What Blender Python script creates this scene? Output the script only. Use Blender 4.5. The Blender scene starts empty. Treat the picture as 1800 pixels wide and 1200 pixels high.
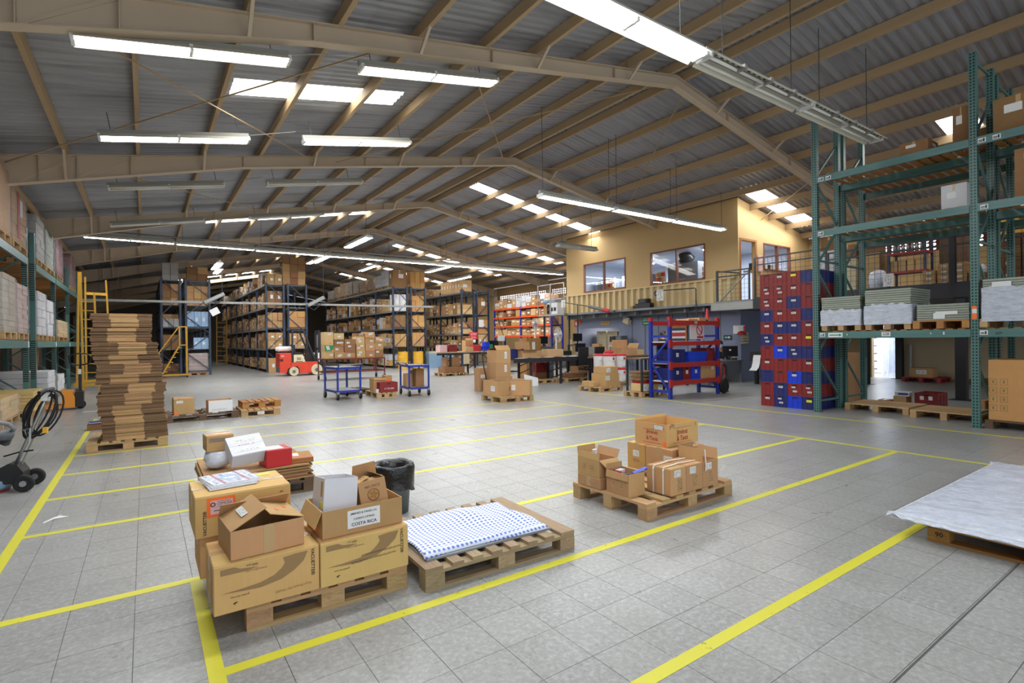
import bpy, bmesh, math, random
from mathutils import Vector, Matrix

rnd = random.Random(11)
sc = bpy.context.scene
COL = sc.collection
PI = math.pi

# ------------------------------------------------------------------ camera, sky, exposure
cam_d = bpy.data.cameras.new('camera')
cam_d.sensor_width = 36.0
cam_d.lens = 36.0 * 923.9 / 1800.0
cam_d.clip_start = 0.05
cam_d.clip_end = 300
cam = bpy.data.objects.new('camera', cam_d)
COL.objects.link(cam)
yaw, pitch, roll = math.radians(34.929), math.radians(-0.157), math.radians(-0.724)
fw = Vector((math.sin(yaw) * math.cos(pitch), math.cos(yaw) * math.cos(pitch), math.sin(pitch)))
r0 = Vector((math.cos(yaw), -math.sin(yaw), 0)); u0 = r0.cross(fw)
rt = math.cos(roll) * r0 + math.sin(roll) * u0; up = rt.cross(fw)
mw = Matrix((rt, up, -fw)).transposed().to_4x4()
mw.translation = Vector((0, 0, 1.536))
cam.matrix_world = mw
sc.camera = cam

world = bpy.data.worlds.new('sky')
sc.world = world
world.use_nodes = True
bg = world.node_tree.nodes['Background']
bg.inputs[0].default_value = (0.86, 0.93, 1.0, 1)
bg.inputs[1].default_value = 1.5

vs = sc.view_settings
vs.view_transform = 'Standard'; vs.look = 'None'
vs.gamma = 1.0; vs.use_curve_mapping = False
vs.exposure = 0.0
sc.cycles.use_denoising = True
sc.cycles.max_bounces = 7
sc.cycles.transparent_max_bounces = 12
sc.cycles.sample_clamp_indirect = 4.0

LAMP_W = 62.0          # watts of one lit 2.4 m twin-tube fitting
DAY_W = 26.0           # daylight through one translucent roof sheet, per square metre

def area_light(name, loc, sx, sy, power, col=(1, 1, 1), rot=(0, 0, 0), parent=None):
    d = bpy.data.lights.new(name, 'AREA'); d.shape = 'RECTANGLE'
    d.size = sx; d.size_y = sy; d.energy = power; d.color = col
    o = bpy.data.objects.new(name, d); COL.objects.link(o)
    o.location = loc; o.rotation_euler = rot
    if parent: o.parent = parent
    return o

# ------------------------------------------------------------------ materials
def S(r, g, b):
    f = lambda c: (c / 255 / 12.92) if c / 255 <= 0.04045 else ((c / 255 + 0.055) / 1.055) ** 2.4
    return (f(r), f(g), f(b))

class NT:
    def __init__(s, name):
        s.m = bpy.data.materials.new(name); s.m.use_nodes = True
        s.t = s.m.node_tree; s.n = s.t.nodes; s.b = s.n['Principled BSDF']; s.out = s.n['Material Output']
    def add(s, typ, **kw):
        n = s.n.new(typ)
        for k, v in kw.items(): setattr(n, k, v)
        return n
    def link(s, a, b): s.t.links.new(a, b)
    def math(s, op, a, b=None, c=None):
        n = s.add('ShaderNodeMath', operation=op)
        for i, v in enumerate((a, b, c)):
            if v is None: continue
            if isinstance(v, (int, float)): n.inputs[i].default_value = v
            else: s.link(v, n.inputs[i])
        return n.outputs[0]
    def coord(s, kind='Object', scale=(1, 1, 1), jitter=False):
        if kind == 'Position':
            o = s.add('ShaderNodeNewGeometry').outputs['Position']
        else:
            o = s.add('ShaderNodeTexCoord').outputs[kind]
        mp = s.add('ShaderNodeMapping'); s.link(o, mp.inputs[0]); mp.inputs['Scale'].default_value = scale
        if jitter:
            oi = s.add('ShaderNodeObjectInfo')
            v = s.add('ShaderNodeCombineXYZ')
            for i in range(3): s.link(s.math('MULTIPLY', oi.outputs['Random'], 17.0 + 9 * i), v.inputs[i])
            s.link(v.outputs[0], mp.inputs['Location'])
        return mp.outputs[0]
    def noise(s, co, scale, detail=3, rough=.55):
        n = s.add('ShaderNodeTexNoise'); s.link(co, n.inputs['Vector'])
        n.inputs['Scale'].default_value = scale; n.inputs['Detail'].default_value = detail; n.inputs['Roughness'].default_value = rough
        return n.outputs['Fac']
    def ramp(s, fac, stops):
        r = s.add('ShaderNodeValToRGB'); s.link(fac, r.inputs[0])
        e = r.color_ramp.elements
        while len(e) < len(stops): e.new(0.5)
        for el, (p, c) in zip(e, stops):
            el.position = p; el.color = (*c, 1) if len(c) == 3 else c
        return r.outputs[0]
    def mix(s, fac, a, b, blend='MIX'):
        n = s.add('ShaderNodeMix', data_type='RGBA', blend_type=blend)
        for sock, v in ((n.inputs[0], fac), (n.inputs[6], a), (n.inputs[7], b)):
            if isinstance(v, (int, float)): sock.default_value = v
            elif isinstance(v, tuple): sock.default_value = (*v, 1) if len(v) == 3 else v
            else: s.link(v, sock)
        return n.outputs[2]
    def bump(s, h, strength=.2, dist=.01):
        n = s.add('ShaderNodeBump'); s.link(h, n.inputs['Height'])
        n.inputs['Strength'].default_value = strength; n.inputs['Distance'].default_value = dist
        s.link(n.outputs[0], s.b.inputs['Normal'])
    def objvar(s, col, val=.1, hue=.0):
        oi = s.add('ShaderNodeObjectInfo'); ge = s.add('ShaderNodeNewGeometry')
        r = s.math('FRACT', s.math('ADD', oi.outputs['Random'], ge.outputs['Random Per Island']))
        h = s.add('ShaderNodeHueSaturation'); s.link(col, h.inputs['Color']) if not isinstance(col, tuple) else None
        if isinstance(col, tuple): h.inputs['Color'].default_value = (*col, 1)
        s.link(s.math('MULTIPLY_ADD', r, 2 * val, 1 - val), h.inputs['Value'])
        if hue:
            r2 = s.math('FRACT', s.math('MULTIPLY', r, 7.31))
            s.link(s.math('MULTIPLY_ADD', r2, 2 * hue, .5 - hue), h.inputs['Hue'])
        return h.outputs[0]
    def base(s, c):
        if isinstance(c, tuple): s.b.inputs['Base Color'].default_value = (*c, 1)
        else: s.link(c, s.b.inputs['Base Color'])

def plain(name, col, rough=.6, metal=0.0, var=.0, dirt=.12, nscale=3.0, bump=0.0, hue=0.0, coat=0.0, spec=.5):
    k = NT(name)
    co = k.coord('Object', jitter=True)
    n = k.noise(co, nscale, 4)
    c = k.mix(n, tuple(x * (1 - dirt) for x in col), tuple(min(1, x * (1 + dirt)) for x in col))
    if var or hue: c = k.objvar(c, var, hue)
    k.base(c)
    k.b.inputs['Roughness'].default_value = rough; k.b.inputs['Metallic'].default_value = metal
    k.b.inputs['Specular IOR Level'].default_value = spec
    if coat: k.b.inputs['Coat Weight'].default_value = coat
    if bump: k.bump(k.noise(co, nscale * 6, 3), bump, .01)
    return k.m

def emis(name, col, strength, sample=True):
    k = NT(name)
    k.b.inputs['Base Color'].default_value = (.8, .8, .8, 1)
    k.b.inputs['Emission Color'].default_value = (*col, 1); k.b.inputs['Emission Strength'].default_value = strength
    if not sample: k.m.cycles.emission_sampling = 'NONE'
    return k.m

def wood(name, light, dark, rough=.75):
    k = NT(name)
    co = k.coord('Object', (1.3, 9, 9), True)
    n = k.noise(co, 2.2, 5, .65)
    c = k.ramp(n, [(.25, dark), (.5, tuple((a + b) / 2 for a, b in zip(light, dark))), (.75, light)])
    co2 = k.coord('Object', (.9, 1.2, 1.2), True)
    d = k.noise(co2, 4, 4)
    c = k.mix(k.ramp(d, [(.55, (0, 0, 0)), (.8, (.45, .45, .45))]), c, tuple(x * .45 for x in dark))
    k.base(k.objvar(c, .16, .012))
    k.b.inputs['Roughness'].default_value = rough
    k.bump(n, .25, .004)
    return k.m

def card(name, col, var=.12, rough=.8, hue=.012):
    k = NT(name)
    co = k.coord('Object', (1, 1, 1), True)
    n = k.noise(co, 4, 4)
    f = k.noise(k.coord('Object', (60, 60, 6), True), 1.5, 2)
    c = k.mix(n, tuple(x * .86 for x in col), tuple(x * 1.1 for x in col))
    c = k.mix(.12, c, k.mix(f, tuple(x * .6 for x in col), tuple(x * 1.3 for x in col)))
    k.base(k.objvar(c, var, hue))
    k.b.inputs['Roughness'].default_value = rough; k.b.inputs['Specular IOR Level'].default_value = .3
    k.bump(n, .12, .01)
    return k.m

def label_print(name, paper, ink, rows=9, dens=.5):
    """White paper with printed rows of small marks."""
    k = NT(name)
    g = k.add('ShaderNodeTexCoord').outputs['Generated']
    sp = k.add('ShaderNodeSeparateXYZ'); k.link(g, sp.inputs[0])
    oi = k.add('ShaderNodeObjectInfo').outputs['Random']
    row = k.math('MULTIPLY', sp.outputs[1], float(rows))
    line = k.math('LESS_THAN', k.math('ABSOLUTE', k.math('SUBTRACT', k.math('FRACT', row), .5)), .24)
    cv = k.add('ShaderNodeCombineXYZ')
    k.link(k.math('FLOOR', k.math('MULTIPLY', sp.outputs[0], 26.0)), cv.inputs[0])
    k.link(k.math('FLOOR', row), cv.inputs[1]); k.link(k.math('MULTIPLY', oi, 91.0), cv.inputs[2])
    w = k.add('ShaderNodeTexWhiteNoise'); k.link(cv.outputs[0], w.inputs[0])
    ink_on = k.math('MULTIPLY', line, k.math('LESS_THAN', w.outputs['Value'], dens))
    for i in (0, 1):
        ink_on = k.math('MULTIPLY', ink_on, k.math('LESS_THAN', k.math('ABSOLUTE', k.math('SUBTRACT', sp.outputs[i], .5)), .42))
    k.base(k.mix(ink_on, paper, ink)); k.b.inputs['Roughness'].default_value = .5
    return k.m

M = {}
CARDC = S(190, 150, 104)
M['card'] = card('cardboard', CARDC)
M['card_new'] = card('cardboard_fresh', S(212, 172, 112), .03)
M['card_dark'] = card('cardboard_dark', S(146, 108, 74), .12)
M['card_light'] = card('cardboard_light', S(208, 172, 124), .08)
M['card_edge'] = card('cardboard_cut_edge', S(120, 94, 66), .1)
M['card_white'] = plain('white_carton', S(214, 214, 218), .55, var=.05)
M['card_grey'] = plain('grey_carton', S(166, 164, 160), .6, var=.08)
M['card_blue'] = plain('pale_blue_carton', S(150, 185, 222), .5, var=.06)
M['card_red'] = plain('red_carton', S(186, 34, 36), .45)
M['card_yellow'] = card('ochre_cardboard', S(200, 154, 94), .08)
M['tape'] = plain('packing_tape', S(190, 158, 112), .25, dirt=.05)
M['tape_white'] = plain('white_strap', S(228, 226, 220), .4, dirt=.04)
M['wood'] = wood('pallet_wood', S(206, 172, 124), S(150, 116, 76))
M['wood_old'] = wood('weathered_wood', S(186, 162, 128), S(122, 100, 74))
M['wood_orange'] = wood('orange_wood', S(196, 140, 78), S(140, 92, 46))
M['wood_dark'] = wood('dark_wood', S(126, 100, 74), S(72, 54, 40))
M['wood_red'] = plain('red_painted_wood', S(150, 34, 32), .6)
M['wood_table'] = wood('bench_top_wood', S(196, 178, 150), S(150, 128, 98), .5)
M['label'] = label_print('shipping_label_print', S(232, 232, 230), S(70, 70, 74))
M['label_dark'] = label_print('stamped_print', S(186, 146, 98), S(86, 66, 48), 8, .55)
M['label_pink'] = label_print('pink_slip_print', S(226, 188, 190), S(90, 60, 80), 8, .3)
M['pink_paper'] = plain('pink_paper', S(226, 188, 192), .55, dirt=.03)
M['red_print'] = label_print('white_marks_on_red', S(196, 44, 50), S(236, 214, 214), 4, .7)
M['crate_print'] = label_print('pale_marks_on_crate', S(134, 36, 36), S(214, 196, 200), 2, .75)
M['red_marks'] = label_print('red_marks_on_white', S(214, 214, 218), S(186, 60, 56), 1, .7)
M['card_marks'] = label_print('dark_marks_on_card', S(190, 150, 104), S(70, 50, 36), 1, .8)
M['paper'] = plain('white_paper', S(226, 226, 226), .6, dirt=.03)
M['orange_sticker'] = plain('orange_sticker', S(255, 118, 46), .5, dirt=.03)
M['yellow_sticker'] = plain('yellow_sticker', S(232, 226, 60), .5, dirt=.03)
M['ink'] = plain('dark_ink', S(62, 52, 44), .7, dirt=.05)
M['ink_red'] = plain('red_ink', S(176, 44, 50), .7, dirt=.05)
M['ink_brown'] = plain('brown_ink', S(152, 122, 82), .8, dirt=.05)
M['ink_black'] = plain('black_ink', S(24, 24, 26), .6, dirt=.05)
M['ink_white'] = plain('white_ink', S(236, 236, 236), .5, dirt=.02)
M['black'] = plain('black_plastic', S(26, 26, 28), .5)
M['rubber'] = plain('black_rubber', S(30, 30, 31), .8)
M['steel'] = plain('bare_steel', S(170, 172, 175), .35, .8)
M['galv'] = plain('galvanised_steel', S(150, 150, 146), .5, .35)
M['darksteel'] = plain('dark_steel', S(58, 60, 64), .5, .3)
M['navy'] = plain('navy_rack_paint', S(40, 58, 86), .45)
M['blue'] = plain('blue_paint', S(34, 52, 148), .4)
M['blue_bright'] = plain('bright_blue_plastic', S(24, 66, 208), .4)
M['red_paint'] = plain('red_paint', S(176, 44, 38), .4)
M['orange_paint'] = plain('orange_paint', S(226, 84, 36), .45)
M['maroon'] = plain('maroon_paint', S(112, 40, 34), .5)
M['yellow_paint'] = plain('yellow_enamel', S(206, 156, 46), .45)
M['crate_red'] = plain('red_crate_plastic', S(134, 36, 36), .45, var=.08)
M['crate_navy'] = plain('navy_crate_plastic', S(34, 42, 108), .45, var=.08)
M['crate_blue'] = plain('blue_crate_plastic', S(22, 62, 206), .45)
M['fork_red'] = plain('forklift_red', S(208, 66, 44), .4, dirt=.22, nscale=5)
M['cream'] = plain('cream_enamel', S(214, 200, 164), .5)
M['grey_metal'] = plain('grey_enamel', S(128, 132, 136), .5)
M['midgrey'] = plain('mid_grey_paint', S(96, 100, 106), .5)
M['white_plastic'] = plain('white_plastic', S(226, 226, 224), .35)
M['skin'] = plain('skin', S(196, 142, 112), .6, dirt=.06)
M['hair'] = plain('dark_hair', S(36, 28, 24), .7)
M['cloth_dark'] = plain('dark_cloth', S(40, 42, 50), .9)
M['cloth_blue'] = plain('blue_face_mask', S(130, 180, 222), .8)
M['bag_black'] = plain('black_bin_bag', S(22, 22, 24), .28, bump=.6, nscale=6)
M['orange_cover'] = plain('orange_cover', S(232, 148, 48), .45)
M['green_sign'] = plain('green_sign', S(40, 132, 84), .5, dirt=.03)
M['darkgreen_sign'] = plain('dark_green_sign', S(14, 74, 62), .5, dirt=.03)
M['red_sign'] = plain('red_sign', S(196, 44, 50), .5, dirt=.03)
M['drum_yellow'] = plain('yellow_drum', S(222, 170, 52), .45)
M['blue_metal'] = plain('slate_blue_metal', S(120, 148, 172), .45)
M['screen'] = plain('dark_screen', S(18, 19, 22), .2)
M['plastic_film_white'] = plain('white_film', S(218, 222, 234), .22, bump=.5, nscale=3, dirt=.06)
M['pink_load'] = plain('pale_pink_sacks', S(196, 168, 160), .6, var=.1, dirt=.2, nscale=6)
M['tan_load'] = plain('tan_sacks', S(176, 164, 144), .6, var=.1, dirt=.2, nscale=6)
M['redwine_load'] = plain('wine_red_cartons', S(118, 28, 28), .45, var=.08)
M['yellow_load'] = card('yellow_timber_layers', S(206, 176, 116), .12)
M['board_green'] = plain('grey_green_board', S(150, 156, 142), .6, var=.07, dirt=.08)

def green_rack_mat():
    """Green uprights with their punched rows of slots."""
    k = NT('green_rack_paint')
    co = k.coord('Object')
    n = k.noise(co, 3, 4)
    k.base(k.mix(n, S(68, 106, 104), S(90, 130, 126)))
    k.b.inputs['Roughness'].default_value = .42
    return k.m
M['green'] = green_rack_mat()

def slot_mat(name, c0, c1):
    k = NT(name)
    g = k.add('ShaderNodeNewGeometry').outputs['Position']
    sp = k.add('ShaderNodeSeparateXYZ'); k.link(g, sp.inputs[0])
    z = k.math('ABSOLUTE', k.math('SUBTRACT', k.math('FRACT', k.math('MULTIPLY', sp.outputs[2], 1 / .0508)), .5))
    gen = k.add('ShaderNodeTexCoord').outputs['Generated']
    sg = k.add('ShaderNodeSeparateXYZ'); k.link(gen, sg.inputs[0])
    nrm = k.add('ShaderNodeNewGeometry').outputs['Normal']
    sn = k.add('ShaderNodeSeparateXYZ'); k.link(nrm, sn.inputs[0])
    isx = k.math('GREATER_THAN', k.math('ABSOLUTE', sn.outputs[0]), .5)
    u = k.math('ADD', k.math('MULTIPLY', isx, sg.outputs[1]), k.math('MULTIPLY', k.math('SUBTRACT', 1.0, isx), sg.outputs[0]))
    du = k.math('ABSOLUTE', k.math('SUBTRACT', k.math('ABSOLUTE', k.math('SUBTRACT', u, .5)), .22))
    hole = k.math('MULTIPLY', k.math('LESS_THAN', z, .26), k.math('LESS_THAN', du, .11))
    n = k.noise(k.coord('Object'), 3, 4)
    k.base(k.mix(hole, k.mix(n, c0, c1), S(16, 22, 22)))
    k.b.inputs['Roughness'].default_value = .42
    return k.m
M['green_slot'] = slot_mat('green_slotted_upright', S(66, 106, 102), S(88, 130, 124))
M['navy_slot'] = slot_mat('navy_slotted_upright', S(38, 52, 76), S(56, 74, 100))

def film_mat(name='stretch_film', op=.26, col=(.85, .86, .9)):
    k = NT(name)
    n = k.noise(k.coord('Object', (1, 1, 3), True), 7, 5, .7)
    k.b.inputs['Base Color'].default_value = (*col, 1)
    k.b.inputs['Roughness'].default_value = .12
    k.bump(n, .9, .05)
    k.link(k.math('MULTIPLY_ADD', n, op, op * .4), k.b.inputs['Alpha'])
    return k.m
M['film'] = film_mat()

def glass_mat():
    k = NT('window_glass')
    t = k.add('ShaderNodeBsdfTransparent'); g = k.add('ShaderNodeBsdfGlossy')
    g.inputs['Roughness'].default_value = .02
    m = k.add('ShaderNodeMixShader'); m.inputs[0].default_value = .035
    k.link(t.outputs[0], m.inputs[1]); k.link(g.outputs[0], m.inputs[2]); k.link(m.outputs[0], k.out.inputs[0])
    return k.m
M['glass'] = glass_mat()

def roof_mat():
    k = NT('corrugated_zinc')
    co = k.coord('Position', (1, 1, 1))
    n = k.noise(co, .8, 5, .6); n2 = k.noise(k.coord('Position', (.4, 6, 1)), 1.2, 4)
    c = k.mix(n, S(142, 144, 150), S(176, 177, 182))
    c = k.mix(k.ramp(n2, [(.5, (0, 0, 0)), (.72, (.5, .5, .5))]), c, S(104, 102, 102))
    k.base(k.objvar(c, .08)); k.b.inputs['Metallic'].default_value = .2; k.b.inputs['Roughness'].default_value = .34
    return k.m
M['roof'] = roof_mat()
M['sky_sheet'] = emis('translucent_roof_sheet', (1, .98, .93), 5.0)
M['purlin'] = plain('tan_steel_paint', S(182, 156, 120), .6, dirt=.18, nscale=1.2)
M['frame_tan'] = plain('tan_frame_paint', S(200, 182, 158), .6, dirt=.16, nscale=.8)
M['tube_on'] = emis('lit_fluorescent_tube', (.93, .97, 1), 34.0)
M['tube_off'] = plain('unlit_tube', S(226, 226, 220), .3)
M['reflector'] = plain('white_reflector', S(216, 212, 196), .35, dirt=.08)
M['fixture_body'] = plain('fixture_channel', S(150, 150, 142), .5)
M['wall_tan'] = plain('tan_wall_paint', S(200, 170, 120), .75, dirt=.05, nscale=.6)
M['wall_slate'] = plain('slate_wall_paint', S(130, 137, 162), .6, dirt=.07, nscale=.7)
M['wall_grey'] = plain('grey_hall_wall', S(120, 112, 102), .8, dirt=.2, nscale=.5)
M['wall_board'] = plain('bare_board_wall', S(186, 168, 138), .8, dirt=.1, nscale=1)
M['wall_office'] = plain('office_white_wall', S(196, 204, 222), .8, dirt=.03)
M['parapet'] = plain('cream_ribbed_sheet', S(208, 186, 140), .55, dirt=.06)
M['sill_brown'] = plain('brown_window_frame', S(120, 66, 44), .5)
M['slab'] = plain('slab_edge_grey', S(110, 112, 112), .6)
M['black_steel'] = plain('black_steel_paint', S(36, 36, 42), .5)

def floor_mats():
    out = []
    g = .3048
    for far in (False, True):
        k = NT('vinyl_floor_far' if far else 'vinyl_floor_tile')
        pos = k.add('ShaderNodeNewGeometry').outputs['Position']
        mp = k.add('ShaderNodeMapping'); k.link(pos, mp.inputs[0])
        mp.inputs['Location'].default_value = (-.23837 / g, -.0434 / g, 0); mp.inputs['Scale'].default_value = (1 / g, 1 / g, 0)
        fl = k.add('ShaderNodeVectorMath', operation='FLOOR'); k.link(mp.outputs[0], fl.inputs[0])
        wn = k.add('ShaderNodeTexWhiteNoise'); k.link(fl.outputs[0], wn.inputs[0])
        fleck = k.add('ShaderNodeTexVoronoi'); k.link(pos, fleck.inputs['Vector']); fleck.inputs['Scale'].default_value = 70
        n1 = k.noise(pos, 34, 4, .65); n2 = k.noise(pos, .55, 5, .62); n3 = k.noise(pos, 2.6, 5, .7)
        c = k.mix(wn.outputs['Value'], S(150, 150, 148), S(160, 160, 157))
        c = k.mix(k.ramp(n1, [(.45, (0, 0, 0)), (.68, (.8, .8, .8))]), c, S(186, 187, 186))
        c = k.mix(k.ramp(fleck.outputs['Color'], [(.72, (0, 0, 0)), (.95, (.42, .42, .42))]), c, S(126, 122, 116))
        c = k.mix(k.ramp(n3, [(.48, (0, 0, 0)), (.9, (.3, .3, .3))]), c, S(118, 113, 104))
        c = k.mix(k.ramp(n2, [(.38, (0, 0, 0)), (.75, (.4, .4, .4))]), c, S(130, 126, 118))
        if far:
            fr = k.add('ShaderNodeVectorMath', operation='FRACTION'); k.link(mp.outputs[0], fr.inputs[0])
            sp = k.add('ShaderNodeSeparateXYZ'); k.link(fr.outputs[0], sp.inputs[0])
            e = k.math('MAXIMUM', k.math('ABSOLUTE', k.math('SUBTRACT', sp.outputs[0], .5)), k.math('ABSOLUTE', k.math('SUBTRACT', sp.outputs[1], .5)))
            c = k.mix(k.math('GREATER_THAN', e, .493), c, S(92, 90, 86))
        k.base(c)
        k.link(k.ramp(n3, [(.3, (.27, .27, .27)), (.75, (.34, .34, .34))]), k.b.inputs['Roughness'])
        k.b.inputs['Specular IOR Level'].default_value = .42
        out.append(k.m)
    return out
M['tile'], M['floor_far'] = floor_mats()
M['grout'] = plain('floor_joint', S(84, 82, 78), .9)

def line_mat():
    k = NT('worn_yellow_floor_paint')
    pos = k.add('ShaderNodeNewGeometry').outputs['Position']
    n = k.noise(pos, 9, 6, .72); n2 = k.noise(pos, 1.3, 3)
    c = k.mix(n2, S(206, 200, 50), S(222, 214, 66))
    c = k.mix(k.ramp(n, [(.635, (0, 0, 0)), (.68, (.7, .7, .7))]), c, S(110, 108, 84))
    k.base(c); k.b.inputs['Roughness'].default_value = .45
    return k.m
M['line'] = line_mat()

def dots_mat():
    k = NT('blue_dotted_cloth')
    co = k.coord('Object', (1 / .034, 1 / .034, 0))
    fr = k.add('ShaderNodeVectorMath', operation='FRACTION'); k.link(co, fr.inputs[0])
    sb = k.add('ShaderNodeVectorMath', operation='SUBTRACT'); k.link(fr.outputs[0], sb.inputs[0]); sb.inputs[1].default_value = (.5, .5, 0)
    ln = k.add('ShaderNodeVectorMath', operation='LENGTH'); k.link(sb.outputs[0], ln.inputs[0])
    k.base(k.mix(k.math('LESS_THAN', ln.outputs['Value'], .29), S(222, 226, 240), S(98, 126, 206)))
    k.b.inputs['Roughness'].default_value = .7
    return k.m
M['dots'] = dots_mat()

# ------------------------------------------------------------------ mesh helpers
class MB:
    def __init__(s): s.v = []; s.f = []; s.mi = []
    def poly(s, pts, mi=0):
        n = len(s.v); s.v += [tuple(p) for p in pts]; s.f.append(tuple(range(n, n + len(pts)))); s.mi.append(mi); return s
    def box(s, x0, y0, z0, x1, y1, z1, mi=0, T=None):
        n = len(s.v)
        p = [(x, y, z) for z in (z0, z1) for y in (y0, y1) for x in (x0, x1)]
        if T is not None: p = [tuple(T @ Vector(q)) for q in p]
        s.v += p
        for f in ((0, 2, 3, 1), (4, 5, 7, 6), (0, 1, 5, 4), (2, 6, 7, 3), (0, 4, 6, 2), (1, 3, 7, 5)):
            s.f.append(tuple(n + i for i in f)); s.mi.append(mi)
        return s
    def bar(s, a, b, w, h=None, mi=0, upv=(0, 0, 1)):
        a = Vector(a); b = Vector(b); d = (b - a); L = d.length; d.normalize(); h = w if h is None else h
        u = Vector(upv)
        if abs(d.dot(u)) > .95: u = Vector((1, 0, 0))
        r = d.cross(u).normalized(); u = r.cross(d)
        T = Matrix((r, d, u)).transposed().to_4x4(); T.translation = a
        return s.box(-w / 2, 0, -h / 2, w / 2, L, h / 2, mi, T)
    def tube(s, pts, r, n=8, mi=0, close=False, caps=True):
        pts = [Vector(p) for p in pts]; m = len(pts); base = len(s.v); prev = None
        rr = r if isinstance(r, (list, tuple)) else [r] * m
        for i, p in enumerate(pts):
            if close: d = pts[(i + 1) % m] - pts[i - 1]
            else: d = pts[min(i + 1, m - 1)] - pts[max(i - 1, 0)]
            d.normalize()
            if prev is None:
                u = Vector((0, 0, 1)) if abs(d.z) < .9 else Vector((1, 0, 0))
                x = d.cross(u).normalized()
            else:
                x = (prev - d * prev.dot(d)).normalized()
            prev = x; y = d.cross(x)
            for j in range(n):
                a = 2 * PI * j / n
                s.v.append(tuple(p + (x * math.cos(a) + y * math.sin(a)) * rr[i]))
        for i in range(m if close else m - 1):
            for j in range(n):
                a = base + i * n + j; b = base + i * n + (j + 1) % n
                c = base + ((i + 1) % m) * n + (j + 1) % n; e = base + ((i + 1) % m) * n + j
                s.f.append((a, b, c, e)); s.mi.append(mi)
        if caps and not close:
            s.f.append(tuple(base + j for j in range(n))[::-1]); s.mi.append(mi)
            s.f.append(tuple(base + (m - 1) * n + j for j in range(n))); s.mi.append(mi)
        return s
    def lathe(s, prof, c=(0, 0, 0), n=20, mi=0, axis='z'):
        base = len(s.v); c = Vector(c)
        for (r, z) in prof:
            for j in range(n):
                a = 2 * PI * j / n; p = (r * math.cos(a), r * math.sin(a), z)
                if axis == 'x': p = (p[2], p[0], p[1])
                if axis == 'y': p = (p[0], p[2], p[1])
                s.v.append(tuple(c + Vector(p)))
        for i in range(len(prof) - 1):
            for j in range(n):
                s.f.append((base + i * n + j, base + i * n + (j + 1) % n, base + (i + 1) * n + (j + 1) % n, base + (i + 1) * n + j)); s.mi.append(mi)
        for i in (0, len(prof) - 1):
            if prof[i][0] > 1e-5:
                s.f.append(tuple(base + i * n + j for j in range(n))); s.mi.append(mi)
        return s
    def prism(s, pts, y0, y1, mi=0, plane='xz'):
        """extrude a polygon given in xz (along y), yz (along x) or xy (along z)"""
        def P(p, t): return {'xz': (p[0], t, p[1]), 'yz': (t, p[0], p[1]), 'xy': (p[0], p[1], t)}[plane]
        n = len(s.v); m = len(pts)
        s.v += [P(p, y0) for p in pts] + [P(p, y1) for p in pts]
        s.f.append(tuple(range(n, n + m))); s.f.append(tuple(range(n + m, n + 2 * m))[::-1]); s.mi += [mi, mi]
        for i in range(m):
            s.f.append((n + i, n + m + i, n + m + (i + 1) % m, n + (i + 1) % m)); s.mi.append(mi)
        return s
    def mesh(s, name, mats, smooth=False):
        me = bpy.data.meshes.new(name)
        me.from_pydata(s.v, [], s.f)
        for m in (mats if isinstance(mats, (list, tuple)) else [mats]): me.materials.append(m)
        if any(s.mi): me.polygons.foreach_set('material_index', s.mi)
        bm = bmesh.new(); bm.from_mesh(me); bmesh.ops.recalc_face_normals(bm, faces=bm.faces); bm.to_mesh(me); bm.free()
        if smooth: me.polygons.foreach_set('use_smooth', [True] * len(me.polygons))
        me.update()
        return me
    def build(s, name, mats, parent=None, smooth=False, loc=None, rz=None, kind=None):
        return obj(name, s.mesh(name, mats, smooth), parent, loc, rz, kind)

def obj(name, me, parent=None, loc=None, rz=None, kind=None):
    o = bpy.data.objects.new(name, me); COL.objects.link(o)
    if parent is not None: o.parent = parent
    if loc is not None: o.location = loc
    if rz is not None: o.rotation_euler = (0, 0, rz)
    if kind: o['kind'] = kind
    return o

def tag(o, label, cat, group=None):
    o['label'] = label; o['category'] = cat
    if group: o['group'] = group
    return o

def thing(name, label, cat, loc=(0, 0, 0), rz=0.0, group=None):
    o = bpy.data.objects.new(name, None); COL.objects.link(o); o.empty_display_size = .1
    o.location = loc; o.rotation_euler = (0, 0, rz)
    return tag(o, label, cat, group)

_unit = {}
def unit(mname):
    if mname not in _unit:
        _unit[mname] = MB().box(-.5, -.5, -.5, .5, .5, .5).mesh('unit_' + mname, M[mname])
    return _unit[mname]

def piece(name, parent, x0, y0, z0, x1, y1, z1, mname, kind=None):
    """a box-shaped piece on shared mesh data, its long axis along local x so that grain follows it"""
    d = Vector((x1 - x0, y1 - y0, z1 - z0)); o = bpy.data.objects.new(name, unit(mname)); COL.objects.link(o)
    o.parent = parent; o.location = ((x0 + x1) / 2, (y0 + y1) / 2, (z0 + z1) / 2)
    if d.y > d.x and d.y >= d.z: o.rotation_euler = (0, 0, PI / 2); o.scale = (d.y, d.x, d.z)
    elif d.z > d.x and d.z > d.y: o.rotation_euler = (0, PI / 2, 0); o.scale = (d.z, d.y, d.x)
    else: o.scale = d
    if kind: o['kind'] = kind
    return o

def beam(name, parent, a, b, w, h, mname, upv=(0, 0, 1)):
    """a straight bar between two points on shared mesh data"""
    a = Vector(a); b = Vector(b); d = b - a; L = d.length; d.normalize(); u = Vector(upv)
    if abs(d.dot(u)) > .95: u = Vector((0, 1, 0))
    y = u.cross(d).normalized(); z = d.cross(y)
    o = bpy.data.objects.new(name, unit(mname)); COL.objects.link(o); o.parent = parent
    T = Matrix((d, y, z)).transposed().to_4x4(); T.translation = (a + b) / 2
    o.matrix_local = T @ Matrix.Diagonal((L, w, h, 1))
    return o

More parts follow.
